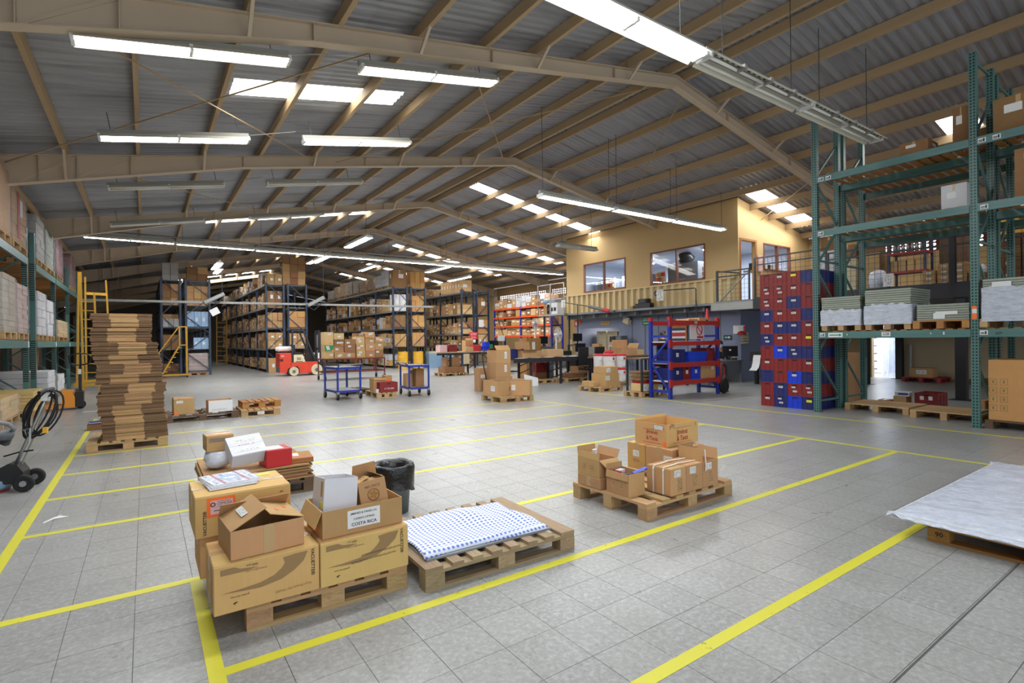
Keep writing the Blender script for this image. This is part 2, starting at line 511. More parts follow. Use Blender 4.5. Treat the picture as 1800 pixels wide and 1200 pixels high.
_fm = {}
def face_matrix(face, w, d, h, u, v, rot, off):
    if face == 'front': T = Matrix(((1, 0, 0, u), (0, 0, -1, -off), (0, 1, 0, v), (0, 0, 0, 1)))
    elif face == 'back': T = Matrix(((-1, 0, 0, w - u), (0, 0, 1, d + off), (0, 1, 0, v), (0, 0, 0, 1)))
    elif face == 'left': T = Matrix(((0, 0, -1, -off), (-1, 0, 0, d - u), (0, 1, 0, v), (0, 0, 0, 1)))
    elif face == 'right': T = Matrix(((0, 0, 1, w + off), (1, 0, 0, u), (0, 1, 0, v), (0, 0, 0, 1)))
    else: T = Matrix(((1, 0, 0, u), (0, 1, 0, v), (0, 0, 1, h + off), (0, 0, 0, 1)))
    return T @ Matrix.Rotation(rot, 4, 'Z')

_st = {}
def sticker(parent, dims, face, u, v, sw, sh, mname='label', name='shipping_label', rot=0, off=.0012):
    key = (mname,)
    if key not in _st:
        _st[key] = MB().box(-.5, -.5, -.5, .5, .5, .5).mesh('sticker_' + mname, M[mname])
    o = bpy.data.objects.new(name, _st[key]); COL.objects.link(o); o.parent = parent
    o.matrix_local = face_matrix(face, *dims, u, v, rot, off) @ Matrix.Diagonal((sw, sh, .0015, 1))
    return o

def text(parent, dims, face, u, v, body, size, mname='ink', rot=0, off=.0022, name='printed_text', align='CENTER', bold=0.0, sx=1.0, label=None):
    c = bpy.data.curves.new(name, 'FONT'); c.body = body; c.size = size; c.align_x = align; c.align_y = 'CENTER'
    c.materials.append(M[mname]); c.resolution_u = 2; c.offset = bold * size; c.fill_mode = 'FRONT'
    o = bpy.data.objects.new(name, c); COL.objects.link(o); o.parent = parent
    o.matrix_local = face_matrix(face, *dims, u, v, rot, off) @ Matrix.Diagonal((sx, 1, 1, 1))
    if label: o['label'] = label
    return o
# ------------------------------------------------------------------ floor
G = .3048; GX = .23837; GY = .0434
i0, i1, j0, j1 = -9, 32, 2, 33            # the range of tiles that are built one by one
tx0, tx1, ty0, ty1 = GX + i0 * G, GX + i1 * G, GY + j0 * G, GY + j1 * G
fb = MB()
fb.box(tx0, ty0, -.05, tx1, ty1, -.004, 1)
for (x0, y0, x1, y1) in ((-7, -6, 26, ty0), (-7, ty1, 26, 64), (-7, ty0, tx0, ty1), (tx1, ty0, 26, ty1)):
    fb.box(x0, y0, -.05, x1, y1, 0, 0)
floor = fb.build('floor', [M['floor_far'], M['grout']], kind='structure')
tile_me = MB()
e = G / 2 - .0014
tile_me.box(-e, -e, -.004, e, e, 0)
tile_me = tile_me.mesh('floor_tile', M['tile'])
Mi = mw.inverted()
cells = []
for i in range(i0, i1):
    for j in range(j0, j1):
        p = Vector((GX + (i + .5) * G, GY + (j + .5) * G, 0)); c = Mi @ p
        seen = c.z < -.6 and abs(c.x / -c.z) < 1.02 and -.68 < c.y / -c.z < .68
        cells.append((not seen, -c.z if seen else p.length, i, j))
cells.sort()
rest = MB()
for k, (hid, dist, i, j) in enumerate(cells):
    x, y = GX + (i + .5) * G, GY + (j + .5) * G
    if k < 300 and not hid:
        obj('tile', tile_me, floor, (x, y, rnd.uniform(-.0005, 0)))
    else:
        rest.box(x - e, y - e, -.004, x + e, y + e, 0)
rest.build('tiles_beyond', M['tile'], floor, kind='stuff')
# saw-cut expansion joint seen at the lower right, a strip of dark filler
piece('expansion_joint', floor, 0, .616 * 1.536 - .0045, -.003, 9.5, .616 * 1.536 + .0045, .0012, 'grout')

def stripe(x0, y0, x1, y1):
    MB().box(x0, y0, 0, x1, y1, .0016).build('floor_marking', M['line'], kind='structure')
for (x0, x1, y0, y1) in ((-3, .22, 3.97, 4.045), (-.82, 8.1, 5.67, 5.74), (-.82, 8.1, 6.91, 6.98), (-.82, 8.1, 8.13, 8.2), (-.82, 8.1, 9.43, 9.5),
                         (.29, 8.1, 2.76, 2.83), (1.2, 9.3, 1.56, 1.63), (.29, 8.1, 3.97, 4.045), (-.82, 8.1, 10.75, 10.82)):
    stripe(x0, y0, x1, y1)
for (x0, x1, y0, y1) in ((-.89, -.82, 2.2, 14.0), (.22, .29, 1.2, 4.045), (8.1, 8.165, -1, 11.5), (10.5, 10.57, -1, 11.5)):
    stripe(x0, y0, x1, y1)

# ------------------------------------------------------------------ roof: sheets, purlins, portal frames
ceiling = bpy.data.objects.new('ceiling', None); COL.objects.link(ceiling); ceiling['kind'] = 'structure'
def zs(x): return 7.72 - .183 * abs(x - 10)
def ztop(x): return 7.50 - .183 * abs(x - 10)
W = .71
_sh = {}
def sheet(x0, x1, y0, clear=False, lift=0.0):
    key = (x0, x1, clear)
    if key not in _sh:
        b = MB(); n = 16
        for t in range(n + 2):
            y = t * (W + .0444) / (n + 1); ph = (t % 4)
            z = (0, .028, .028, 0)[ph]
            b.v += [(x0, y, zs(x0) + z), (x1, y, zs(x1) + z)]
        for t in range(n + 1):
            b.f.append((2 * t, 2 * t + 1, 2 * t + 3, 2 * t + 2)); b.mi.append(0)
        _sh[key] = b.mesh('roof_sheet', M['sky_sheet'] if clear else M['roof'])
    obj('skylight_sheet' if clear else 'roof_sheet', _sh[key], ceiling, (0, y0, lift))
    if clear:
        cx = (x0 + x1) / 2; s = math.atan(.183) * (1 if x0 < 10 else -1)
        area_light('daylight', (cx, y0 + W / 2, zs(cx) - .25), x1 - x0, W, DAY_W * (x1 - x0) * W, (1, .98, .94), (0, -s, 0))
sky_l = {10.85: (1.33, 4.5), 23.6: (2.0, 8.6), 36.6: (2.0, 8.6), 46: (2, 8.6)}
sky_r = {17.45: (10.62, 17.3), 9.75: (16.6, 20.8), 4.45: (15.4, 17.3), 23.6: (12.85, 19.8), 30.0: (12.3, 19.8), 36.5: (12.8, 19.8), 43: (12.8, 19.8)}
ny = 96
def near(d, y):
    for c, r in d.items():
        if abs(y + W / 2 - c) < W / 2: return r
    return None
for s in range(ny):
    y = -4 + s * W
    r = near(sky_l, y)
    if r: sheet(-5.6, r[0], y); sheet(r[0], r[1], y, True); sheet(r[1], 10.02, y)
    else: sheet(-5.6, 3.0, y); sheet(2.85, 10.02, y)
    r = near(sky_r, y)
    if r:
        sheet(r[0], r[1], y, True); sheet(r[1], 22.2, y)
        if r[0] > 10.3: sheet(9.98, r[0], y)
    else: sheet(9.98, 17.2, y); sheet(17.05, 22.2, y)
PX = [9.75, 8.42, 7.18, 5.98, 4.87, 3.63, 2.37, 1.17, -.07, -1.28, -2.5, -3.7, -4.9, 10.25, 11.5, 12.78, 14.02, 15.22, 16.5, 17.8, 19.0, 20.2, 21.4]
for x in PX:
    beam('purlin', ceiling, (x, -4, ztop(x) + .1), (x, 64, ztop(x) + .1), .07, .2, 'purlin')
FY = [1.3 + 6.4 * i for i in range(0, 10)]
def zb(x):
    a = abs(x - 10)
    return 7.27 - .1875 * min(a, 8) - (.255 * (a - 8) if a > 8 else 0)
for k, y in enumerate(FY):
    fr = bpy.data.objects.new('portal_frame', None); COL.objects.link(fr); fr['kind'] = 'structure'; fr.location = (0, y, 0)
    for sgn in (-1, 1):
        xs = [10 + sgn * a for a in (0, 4, 8, 12.3, 14.9 if sgn < 0 else 11.9)]
        if sgn > 0: xs = xs[:3] + [21.9]
        pts = [(x, zb(x)) for x in xs] + [(x, ztop(x)) for x in reversed(xs)]
        MB().prism(pts, -.008, .008).build('rafter_web', M['frame_tan'], fr)
        for fn, nm in ((zb, 'bottom_flange'), (ztop, 'top_flange')):
            b = MB()
            for a, c in zip(xs[:-1], xs[1:]): b.bar((a, 0, fn(a)), (c, 0, fn(c)), .17, .016)
            b.build(nm, M['frame_tan'], fr)
        for a in (2.0, 5.0, 8.0, 10.2, 11.1, 11.7):
            x = 10 + sgn * a
            piece('stiffener', fr, x - .006, -.08, zb(x), x + .006, .08, ztop(x), 'frame_tan')
        for a, c in ((10.2, 11.1), (11.1, 12.0)):
            for q in (-.012, .012):
                beam('web_brace', fr, (10 + sgn * a, q, ztop(10 + sgn * a) - .02), (10 + sgn * c, q, zb(10 + sgn * c) + .03), .02, .05, 'frame_tan')
        for x in PX[1:12:2] if sgn < 0 else PX[14:23:2]:
            beam('fly_brace', fr, (x, -.42, ztop(x) + .02), (x, -.08, zb(x) + .01), .045, .045, 'frame_tan')
    xe = -4.9
    piece('frame_column', fr, xe - .15, -.12, 0, xe + .15, .12, zb(-4.5), 'frame_tan')
    if y > 10: piece('frame_column', fr, 21.62, -.12, 0, 21.9, .12, zb(21.8), 'frame_tan')
for (a, b) in (((-1.1, 7.75), (3.7, 14.05)), ((3.2, 7.75), (-2.2, 14.05)), ((4.6, 7.75), (9.6, 14.05)), ((9.8, 7.75), (4.2, 14.05)),
               ((10.4, 7.75), (15.2, 14.05)), ((15.3, 7.75), (10.6, 14.05)), ((-1.1, 14.15), (3.7, 20.4)), ((16.4, 7.75), (21.2, 14.05))):
    o = beam('roof_tie_rod', ceiling, (a[0], a[1], ztop(a[0]) - .14), (b[0], b[1], ztop(b[0]) - .14), .02, .02, 'purlin')

# ------------------------------------------------------------------ outer walls
MB().box(-5.7, -4, 0, -5.5, 64, 4.75).build('wall_left', M['wall_grey'], kind='structure')
def gable(y, name):
    MB().prism([(-5.6, 0), (22.2, 0), (22.2, zs(22.2) - .05), (10, 7.65), (-5.6, zs(-5.6) - .05)], y, y + .2).build(name, M['wall_grey'], kind='structure')
gable(63.8, 'wall_far')
def holed_wall(name, axis, c0, c1, u0, u1, v0, top, holes, mname):
    us = sorted({u0, u1, *[h[0] for h in holes], *[h[1] for h in holes]})
    b = MB()
    for a, e in zip(us[:-1], us[1:]):
        cuts = sorted([(h[2], h[3]) for h in holes if h[0] <= a + 1e-6 and h[1] >= e - 1e-6])
        z = v0
        segs = []
        for (h0, h1) in cuts:
            if h0 > z + 1e-6: segs.append((z, h0, h0))
            z = h1
        segs.append((z, top(a), top(e)))
        for (zb0, ta, te) in segs:
            pts = [(a, zb0), (e, zb0), (e, te), (a, ta)]
            b.prism(pts, c0, c1, plane='yz' if axis == 'x' else 'xz')
    return b.build(name, M[mname], kind='structure')
wall_right = holed_wall('wall_right', 'x', 22.0, 22.2, -4, 64, 0, lambda u: 5.45, [(7.48, 8.31, 0, 2.3), (4.2, 5.5, 4.34, 4.75), (21.5, 33, 4.45, 4.85), (5.9, 10.3, 4.4, 4.85)], 'wall_tan')
# pierced vent blocks high in that wall, daylight through their round holes
M['vent_brown'] = plain('vent_block_brown', S(110, 54, 40), .8)
M['vent_day'] = emis('daylight_through_vent', (1, .98, .95), 3.2)
def vents(y0, y1, z0, rows, pitch=.2):
    n = int((y1 - y0) / .4); w = (y1 - y0) / n
    vm = MB(); vm.box(0, 0, 0, .16, w, rows * pitch * .68, 0)
    for r in range(rows):
        for q in range(2):
            cy, cz = (q + .5) * w / 2, (r + .5) * pitch * .68
            vm.poly([(-.002, cy + .05 * math.cos(a * PI / 5), cz + .05 * math.sin(a * PI / 5)) for a in range(10)], 1)
    me = vm.mesh('vent_block', [M['vent_brown'], M['vent_day']])
    for k in range(n): obj('vent_block', me, wall_right, (22.0, y0 + k * w, z0))
vents(4.2, 5.5, 4.34, 3); vents(21.5, 33, 4.45, 3); vents(5.9, 10.3, 4.4, 3)
piece('wall_board', wall_right, 21.93, -3, 0, 22.0, 7.42, 2.45, 'wall_board')
# bright room behind the opening
MB().box(26, 6.2, 0, 26.1, 10.2, 3).box(22.2, 10, 0, 26, 10.1, 3).box(22.2, 6.3, 0, 26, 6.4, 3).build('wall_back_room', M['wall_office'], kind='structure')
area_light('back_room_light', (24, 8.2, 2.7), 2, 2, 300, (.85, .92, 1))
MB().box(22.2, 6.3, 2.8, 26.1, 10.2, 2.9).build('ceiling_2', M['wall_office'], kind='structure')

# ------------------------------------------------------------------ office and mezzanine
OY0, OY1 = 10.5, 19.6
holed_wall('wall_office_front', 'x', 17.0, 17.1, OY0, OY1, 2.72, lambda u: zs(17) - .03, [(15.74, 18.36, 3.72, 5.04), (11.82, 14.38, 3.70, 5.02)], 'wall_tan')
holed_wall('wall_office_side', 'y', OY0, OY0 + .1, 17.1, 22.0, 2.72, lambda u: zs(u) - .03, [(17.16, 18.06, 2.72, 4.95), (18.62, 20.5, 4.0, 4.98)], 'wall_tan')
MB().box(17.1, OY1 - .1, 2.72, 22, OY1, zs(20)).build('wall_office_end', M['wall_office'], kind='structure')
MB().box(21.9, OY0 + .1, 2.72, 22, OY1 - .1, 5.3).build('wall_office_back', M['wall_office'], kind='structure')
MB().box(17.1, OY0 + .1, 5.22, 21.9, OY1 - .1, 5.3).build('ceiling_office', M['wall_office'], kind='structure')
for y in (12.6, 17): area_light('office_light', (19.3, y, 5.1), 2.4, 1.2, 190, (.84, .91, 1))
def window(n, axis, c, u0, u1, z0, z1, mull):
    w = bpy.data.objects.new('window_%d' % n, None); COL.objects.link(w); w['kind'] = 'structure'
    def P(name, a, za, b_, zb_, m, d0=-.02, d1=.09):
        if axis == 'x': piece(name, w, c + d0, a, za, c + d1, b_, zb_, m)
        else: piece(name, w, a, c + d0, za, b_, c + d1, zb_, m)
    t = .045
    P('window_frame', u0, z0, u0 + t, z1, 'sill_brown'); P('window_frame', u1 - t, z0, u1, z1, 'sill_brown')
    P('window_frame', u0, z1 - t, u1, z1, 'sill_brown'); P('window_sill', u0, z0, u1, z0 + t, 'sill_brown', -.035)
    P('mullion', mull - .03, z0, mull + .03, z1, 'sill_brown')
    P('pane', u0 + t, z0 + t, mull - .03, z1 - t, 'glass', .03, .036); P('pane', mull + .03, z0 + t, u1 - t, z1 - t, 'glass', .03, .036)
window(1, 'x', 17.0, 15.74, 18.36, 3.72, 5.04, 17.05)
window(2, 'x', 17.0, 11.82, 14.38, 3.70, 5.02, 13.1)
window(3, 'y', OY0, 18.62, 20.5, 4.0, 4.98, 19.6)
dr = bpy.data.objects.new('door_1', None); COL.objects.link(dr); dr['kind'] = 'structure'
piece('door_frame', dr, 17.1, OY0 - .02, 2.72, 17.16, OY0 + .12, 4.95, 'wood_orange'); piece('door_frame', dr, 18.06, OY0 - .02, 2.72, 18.16, OY0 + .12, 5.02, 'wood_orange')
piece('door_frame', dr, 17.1, OY0 - .02, 4.95, 18.1, OY0 + .12, 5.02, 'wood_orange')
# slab with its grey edge, beam stubs, ribbed parapet
slab = MB().box(17.0, OY0, 2.5, 22, OY1, 2.72).box(15.6, -4, 2.5, 22, OY0, 2.72).build('floor_mezzanine', M['slab'], kind='structure')
piece('edge_beam', slab, 15.5, -4, 2.4, 15.6, 9.1, 2.72, 'black_steel')
piece('edge_beam', slab, 15.5, 9.1, 2.42, 15.6, 10.5, 2.66, 'galv'); piece('edge_beam', slab, 15.5, 10.5, 2.42, 17, 10.58, 2.66, 'galv')
ledge = piece('slab_ledge', slab, 16.52, OY0, 2.68, 17.0, OY1, 2.76, 'grey_metal')
for k in range(11): piece('beam_stub', slab, 16.78, 10.9 + k * .82, 2.5, 17.0, 10.98 + k * .82, 2.66, 'grey_metal')
par = MB().box(16.97, OY0 + .08, 2.78, 17.0, OY1, 3.62).build('parapet_wall', M['parapet'], kind='structure')
piece('coping', par, 16.85, OY0 + .05, 3.6, 17.0, OY1, 3.66, 'parapet')
rib = MB().prism([(0, 0), (.03, -.1), (.15, -.1), (.18, 0)], 2.78, 3.6, plane='xy')
for v in range(len(rib.v)): x, y, z = rib.v[v]; rib.v[v] = (y, x, z)
ribm = rib.mesh('rib', M['parapet'])
for k in range(26): obj('rib', ribm, par, (16.97, OY0 + .2 + k * .345, 0))
# slate lower wall, hatch, return
lw = holed_wall('wall_lower', 'x', 17.6, 17.7, 10.8, OY1, 0, lambda u: 2.5, [(16.75, 19.3, .75, 2.05)], 'wall_slate')
for k in range(7): piece('panel_joint', lw, 17.585, 11.6 + k * .72, 0, 17.6, 11.63 + k * .72, 2.5, 'midgrey')
MB().box(17.7, 10.8, 0, 22, 10.9, 2.5).build('wall_lower_return', M['wall_slate'], kind='structure')
MB().box(17.7, OY1 - .1, 0, 22, OY1, 2.5).build('wall_lower_end', M['wall_slate'], kind='structure')
area_light('store_room_light', (19.3, 18, 2.4), 1.5, 1.5, 90, (1, .97, .88))
for n, (x, y) in enumerate(((18.67, 7.23), (15.66, 4.06), (21.8, 7.37))):
    c = MB().box(x - .1, y - .1, 0, x + .1, y + .1, 2.5).build('mezzanine_column', M['black_steel'], kind='structure')
    piece('base_plate', c, x - .2, y - .2, 0, x + .2, y + .2, .012, 'darksteel')
# ------------------------------------------------------------------ fluorescent fittings
def ordinal(k): return ['first', 'second', 'third', 'fourth', 'fifth', 'sixth', 'seventh', 'eighth', 'ninth', 'tenth', 'eleventh', 'twelfth'][k]

def fitting(label, p0, p1, lit, group, wide=.30, hang=None, taped=False, power=1.0, tubes=2, tilt=0.0):
    """twin-tube batten with a white reflector, hung between two points"""
    p0 = Vector(p0); p1 = Vector(p1); d = p1 - p0; L = d.length
    rz = math.atan2(d.y, d.x); ry = -math.asin(d.z / L)
    t = thing('fluorescent_light', label, 'light fitting', p0, 0, group)
    t.rotation_euler = (tilt, ry, rz)
    piece('channel', t, 0, -.045, .02, L, .045, .1, 'fixture_body')
    b = MB()
    for s in (-1, 1):
        b.poly([(0.02, s * .045, .03), (L - .02, s * .045, .03), (L - .02, s * wide / 2, -.05), (.02, s * wide / 2, -.05)])
        b.poly([(0.02, s * .045, .036), (L - .02, s * .045, .036), (L - .02, s * (wide / 2 + .004), -.044), (.02, s * (wide / 2 + .004), -.044)])
        b.poly([(0.02, s * wide / 2, -.05), (L - .02, s * wide / 2, -.05), (L - .02, s * (wide / 2 + .004), -.044), (.02, s * (wide / 2 + .004), -.044)])
    b.build('reflector', M['reflector'], t)
    ys = (-.065, .065) if tubes == 2 else (0,)
    halves = 2
    for y in ys:
        for h in range(halves):
            a = .04 + h * (L - .04) / halves; c = a + (L - .12) / halves
            MB().tube([(a, y, -.035), (c, y, -.035)], .019, 8).build('tube', M['tube_on' if lit else 'tube_off'], t, smooth=True)
    for x in (.02, L / 2, L - .02): piece('lamp_holder', t, x - .02, -.11, -.05, x + .02, .11, .02, 'white_plastic')
    if taped:
        for x in (L * .25, L * .5, L * .75): piece('tape_band', t, x - .03, -wide / 2 - .006, -.055, x + .03, -wide / 2 + .12, .0, 'galv')
        sl = MB()
        for k in range(int(L / .12)): sl.box(.06 + k * .12, -wide / 2 + .055, -.018, .12 + k * .12, -wide / 2 + .075, -.0145)
        sl.build('reflector_slots', M['darksteel'], t, kind='stuff')
    if lit: area_light('lamp_light', (L / 2, 0, -.06), L * .95, wide * .8, LAMP_W * power * L / 2.4, (.94, .97, 1), parent=t)
    return t
def hanger(t, x, length):
    MB().tube([(x, 0, .1), (x, 0, .1 + length)], .006, 5).build('hanger_rod', M['darksteel'], t)

def zl(x): return ztop(x) - .46
for Y, xs in ((7.85, ((-.67, 1.72), (2.72, 5.2))), (11.35, ((-.62, 1.72), (2.72, 5.1))), (14.9, ((-.65, 1.68), (2.65, 5.2))), (19.4, ((-.8, 1.6), (2.9, 5.35))), (4.3, ((-.67, 1.72), (2.72, 5.2))), (.8, ((-.67, 1.72),))):
    for k, (a, b) in enumerate(xs):
        lit = Y < 14
        where = {7.85: 'right behind the nearest roof frame', 11.35: 'before the second roof frame', 14.9: 'behind the second roof frame', 19.4: 'at the third roof frame', 4.3: 'ahead of the nearest roof frame', .8: 'high over the near floor lines'}[Y]
        side = 'nearer the eaves' if k == 0 else 'nearer the ridge'
        if Y == .8: side = 'by the eaves'
        t = fitting(f"{'lit' if lit else 'unlit'} twin-tube fitting {where}, {side}", (a, Y, zl(a)), (b, Y, zl(b)), lit, 'sloping tube fittings under the roof', tubes=2)
        for x in (.2, 2.2): hanger(t, x, .3)
        MB().tube([(2.4, .02, .08), (3.3, .02, .18)], .008, 5).build('feed_conduit', M['galv'], t)
# big near run: first fitting lit, two unlit with taped reflectors
for k in range(3):
    x = 3.15 + k * 2.55
    t = fitting(['lit first fitting of the long near run overhead', 'unlit middle fitting of the near run with taped reflector', 'unlit end fitting of the near run with slotted reflector'][k], (x, 3.95, 5.0 + .012 * k), (x + 2.5, 3.95, 5.01 + .012 * k), k == 0, 'near overhead run of fittings', wide=.36, taped=k > 0)
    hanger(t, .4, 1.2); hanger(t, 2.1, 1.4)
# run in front of the office
for k in range(3):
    x = 7.65 + k * 2.47
    t = fitting(f"{ordinal(k)} lit fitting of the run hanging before the office windows", (x, 9.75, 4.95), (x + 2.42, 9.75, 4.95), True, 'run of lit fittings before the office', wide=.26, power=.8)
    hanger(t, .1, 2.0 - .15 * k); hanger(t, 2.3, 1.7 - .35 * k)
# the long run across the hall
for k in range(8):
    x = -1.55 + k * 2.44
    t = fitting(f"{ordinal(k)} lit fitting from the pallet racks in the long cross run", (x, 21.0, 4.95), (x + 2.42, 21.0, 4.96), True, 'long cross-hall run of fittings', wide=.2, power=.75)
    hanger(t, .2, 1.0)
MB().tube([(-1.2, 21.15, 5.16), (17.6, 21.15, 5.2)], .03, 6).build('cable_conduit', M['galv'])
tag(bpy.data.objects['cable_conduit'], 'grey conduit above the long cross-hall run of lamps', 'conduit')
for n, (x, y0, z) in enumerate(((6.15, 17.0, 5.05), (6.1, 21.4, 5.05), (2.65, 25.4, 5.0), (11.6, 21.6, 5.0), (6.9, 25.6, 5.6), (14.4, 24.5, 5.0), (9.6, 25.6, 5.4), (3.2, 30.5, 5.4))):
    t = fitting(f"lit fitting running down the hall, {['before the cross run above the open floor', 'just beyond the cross run, mid hall', 'over the aisle of the rack by the stairs', 'beyond the cross run above the yellow drums', 'above the aisle behind the forklift truck', 'above the racks near the back right wall', 'between the two tall box racks', 'deep over the far aisle'][n]}", (x, y0, z), (x, y0 + 2.4, z), True, 'fittings running down the hall', wide=.3, power=.8)
    hanger(t, .3, 1.2); hanger(t, 2.1, 1.2)
t = fitting('unlit fitting hanging beside the far office corner', (11.75, 14.0, 4.8), (13.6, 14.0, 4.8), False, None, wide=.24)
hanger(t, .2, 1.9); hanger(t, 1.6, 1.7)

# ------------------------------------------------------------------ pallets
def pallet(label, x, y, L, W_, rz=0.0, wd='wood', nb=7, group='wooden pallets', along='x', mark=None, h=.144, solid=False, inner=.098):
    """stringers along local x, deck boards across; blocks 3 x 3"""
    p = thing('pallet', label, 'pallet', (x, y, 0), rz, group)
    bw = .1
    def pc(n, x0, y0, z0, x1, y1, z1):
        j = rnd.uniform(-.003, .003)
        return piece(n, p, x0, y0 + j, z0, x1, y1 + j, z1, wd)
    for k in range(3):
        yy = k * (W_ - bw) / 2
        pc('bottom_board', 0, yy, 0, L, yy + bw, .02)
        pc('stringer_board', 0, yy, .1, L, yy + bw, .121)
        for q in range(3):
            xx = q * (L - .13) / 2
            pc('block', xx, yy, .02, xx + .13, yy + bw, .1)
    edge = .12; gap = (L - nb * .098 - .044) / (nb - 1)
    xx = 0
    for k in range(nb):
        w = edge if k in (0, nb - 1) else inner
        g = (L - 2 * edge - (nb - 2) * inner) / (nb - 1)
        if solid: w += g - .004; g = .004
        pc('deck_board', xx, 0, .121, xx + w, W_, .144)
        xx += w + g
    if mark: text(p, (L, W_, .1), 'left' if along == 'y' else 'front', *mark)
    return p

# ------------------------------------------------------------------ cartons
def carton(label, x, y, z, w, d, h, rz=0.0, m='card', closed=True, flaps=(), tape=True, name='carton', group=None, cat='box', tilt=None, wall=.005):
    """anchor: front left bottom corner; front faces -y"""
    c = thing(name, label, cat, (x, y, z), rz, group)
    if tilt: c.rotation_euler = (tilt[0], tilt[1], rz)
    c['dims'] = (w, d, h)
    if closed:
        b = MB().box(0, 0, 0, w, d, h)
        me = b.mesh('body', M[m]); bm = bmesh.new(); bm.from_mesh(me)
        bmesh.ops.bevel(bm, geom=list(bm.edges), offset=.004, segments=1, affect='EDGES'); bm.to_mesh(me); bm.free()
        obj('body', me, c)
        # the two top flaps meet along a seam
        piece('flap', c, .003, .003, h - .001, w - .003, d / 2 - .0015, h + .003, m); piece('flap', c, .003, d / 2 + .0015, h - .001, w - .003, d - .003, h + .003, m)
        if tape:
            piece('tape_strip', c, -.0008, d / 2 - .03, h + .003, w + .0008, d / 2 + .03, h + .0042, 'tape')
            piece('tape_strip', c, -.0012, d / 2 - .03, h - .09, -.0002, d / 2 + .03, h + .0042, 'tape')
    else:
        t = wall; b = MB()
        b.box(0, 0, 0, w, d, t)
        for q in ((0, 0, w, t), (0, d - t, w, d), (0, t, t, d - t), (w - t, t, w, d - t)): b.box(q[0], q[1], t, q[2], q[3], h)
        b.build('body', M[m], c)
        for fl in flaps:
            side, ang, ln = fl[0], fl[1], fl[2]
            ln2 = fl[3] if len(fl) > 3 else 0.0
            a = math.radians(ang); v = (math.cos(a) * ln, math.sin(a) * ln)   # up, outward
            def pt(u, k):
                o = v[1] * k; zz = h + v[0] * k
                return {'f': (u, -o, zz), 'b': (u, d + o, zz), 'l': (-o, u, zz), 'r': (w + o, u, zz)}[side]
            top = w if side in 'fb' else d
            p0, p1, p2, p3 = Vector(pt(.003, 0)), Vector(pt(top - .003, 0)), Vector(pt(top - .003 - ln2, 1)), Vector(pt(.003 + ln2, 1))
            nrm = (p1 - p0).cross(p3 - p0).normalized() * .004
            f = MB(); f.v = [tuple(q) for q in (p0, p1, p2, p3, p0 + nrm, p1 + nrm, p2 + nrm, p3 + nrm)]
            f.f = [(0, 1, 2, 3), (4, 7, 6, 5), (0, 4, 5, 1), (1, 5, 6, 2), (2, 6, 7, 3), (3, 7, 4, 0)]; f.mi = [0] * 6
            f.build('flap', M[m], c)
    return c
def D(c): return tuple(c['dims'])

# ---- pallet with the large printed cartons (nearest group)
pallet('pallet under the two big printed cartons at the near floor line', .425, 3.1, .9, 1.05, -.03, 'wood', 6)
def swoosh(c, dims, flip=False):
    """the curved print on the carton front: a wedge that widens along an arc"""
    w, d, h = dims
    for P in ([(.07, .43), (.25, .45), (.42, .485), (.55, .57), (.62, .68), (.655, .78), (.635, .9), (.75, .925), (.88, .93), (.84, .74), (.745, .58), (.62, .45), (.42, .38), (.25, .4)],
              [(.06, .8), (.06, .92), (.18, .93), (.24, .87), (.4, .84), (.3, .8)]):
        MB().poly([(x * w, -.0016, y * h) for x, y in P]).build('printed_swoosh', M['ink_brown'], c)
F1 = carton('big printed carton at the front corner of the nearest pallet, tape peeling off its side', .27, 3.06, .146, .522, .41, .25, 0, 'card_new')
F2 = carton('big printed carton beside the polka-dot pallet, under the lettered address box', .797, 3.055, .146, .53, .42, .25, 0, 'card_new')
for c in (F1, F2):
    swoosh(c, D(c))
    text(c, D(c), 'front', .486, .165, 'VACUETTE®', .0265, 'ink', -PI / 2, bold=.014)
    text(c, D(c), 'front', .18, .226, '1800 pcs.', .017, 'ink', PI); text(c, D(c), 'front', .2, .196, 'www.gbo.com', .018, 'ink_brown', PI)
    text(c, D(c), 'front', .12, .078, 'greiner bio-one', .014, 'ink', PI)
    text(c, D(c), 'front', .1, .052, '❨', .035, 'ink', PI / 2) if False else None
    MB().poly([(.085, -.0016, .045), (.1, -.0016, .052), (.112, -.0016, .05), (.1, -.0016, .044), (.095, -.0016, .036), (.093, -.0016, .042)]).build('printed_mark', M['ink'], c)
text(F1, D(F1), 'front', .385, .05, 'Your Power for Health', .02, 'ink_brown', PI + .04)
text(F2, D(F2), 'front', .31, .105, 'VACUETTE® Multiple Use Drawing Needle', .0155, 'ink', PI + .03); text(F2, D(F2), 'front', .36, .135, 'VACUETTE® Mehrfachentnahmekanüle', .0155, 'ink', PI + .03)
piece('hanging_tape', F1, -.006, .08, .02, -.002, .14, .2, 'film')
B0 = carton('printed carton at the back of the nearest pallet, holding up the orange-stickered one', .251, 3.6, .146, .52, .41, .247, 0, 'card_new')
B1 = carton('printed carton with an orange and pink sticker, magazines lying on top', .226, 3.56, .397, .525, .44, .24, .01, 'card_new')
text(B1, D(B1), 'front', .05, .085, 'VACUETTE®', .0255, 'ink', PI / 2, bold=.014)
sticker(B1, D(B1), 'front', .135, .172, .15, .112, 'orange_sticker', 'sticker'); sticker(B1, D(B1), 'front', .138, .172, .118, .08, 'pink_paper', 'sticker_sheet', off=.0025); sticker(B1, D(B1), 'front', .14, .152, .09, .004, 'ink', 'printed_line', off=.0035); sticker(B1, D(B1), 'front', .15, .205, .07, .002, 'ink', 'printed_line', off=.0035)
text(B1, D(B1), 'front', .152, .19, 'CEMUSA', .021, 'ink', 0, off=.0036)
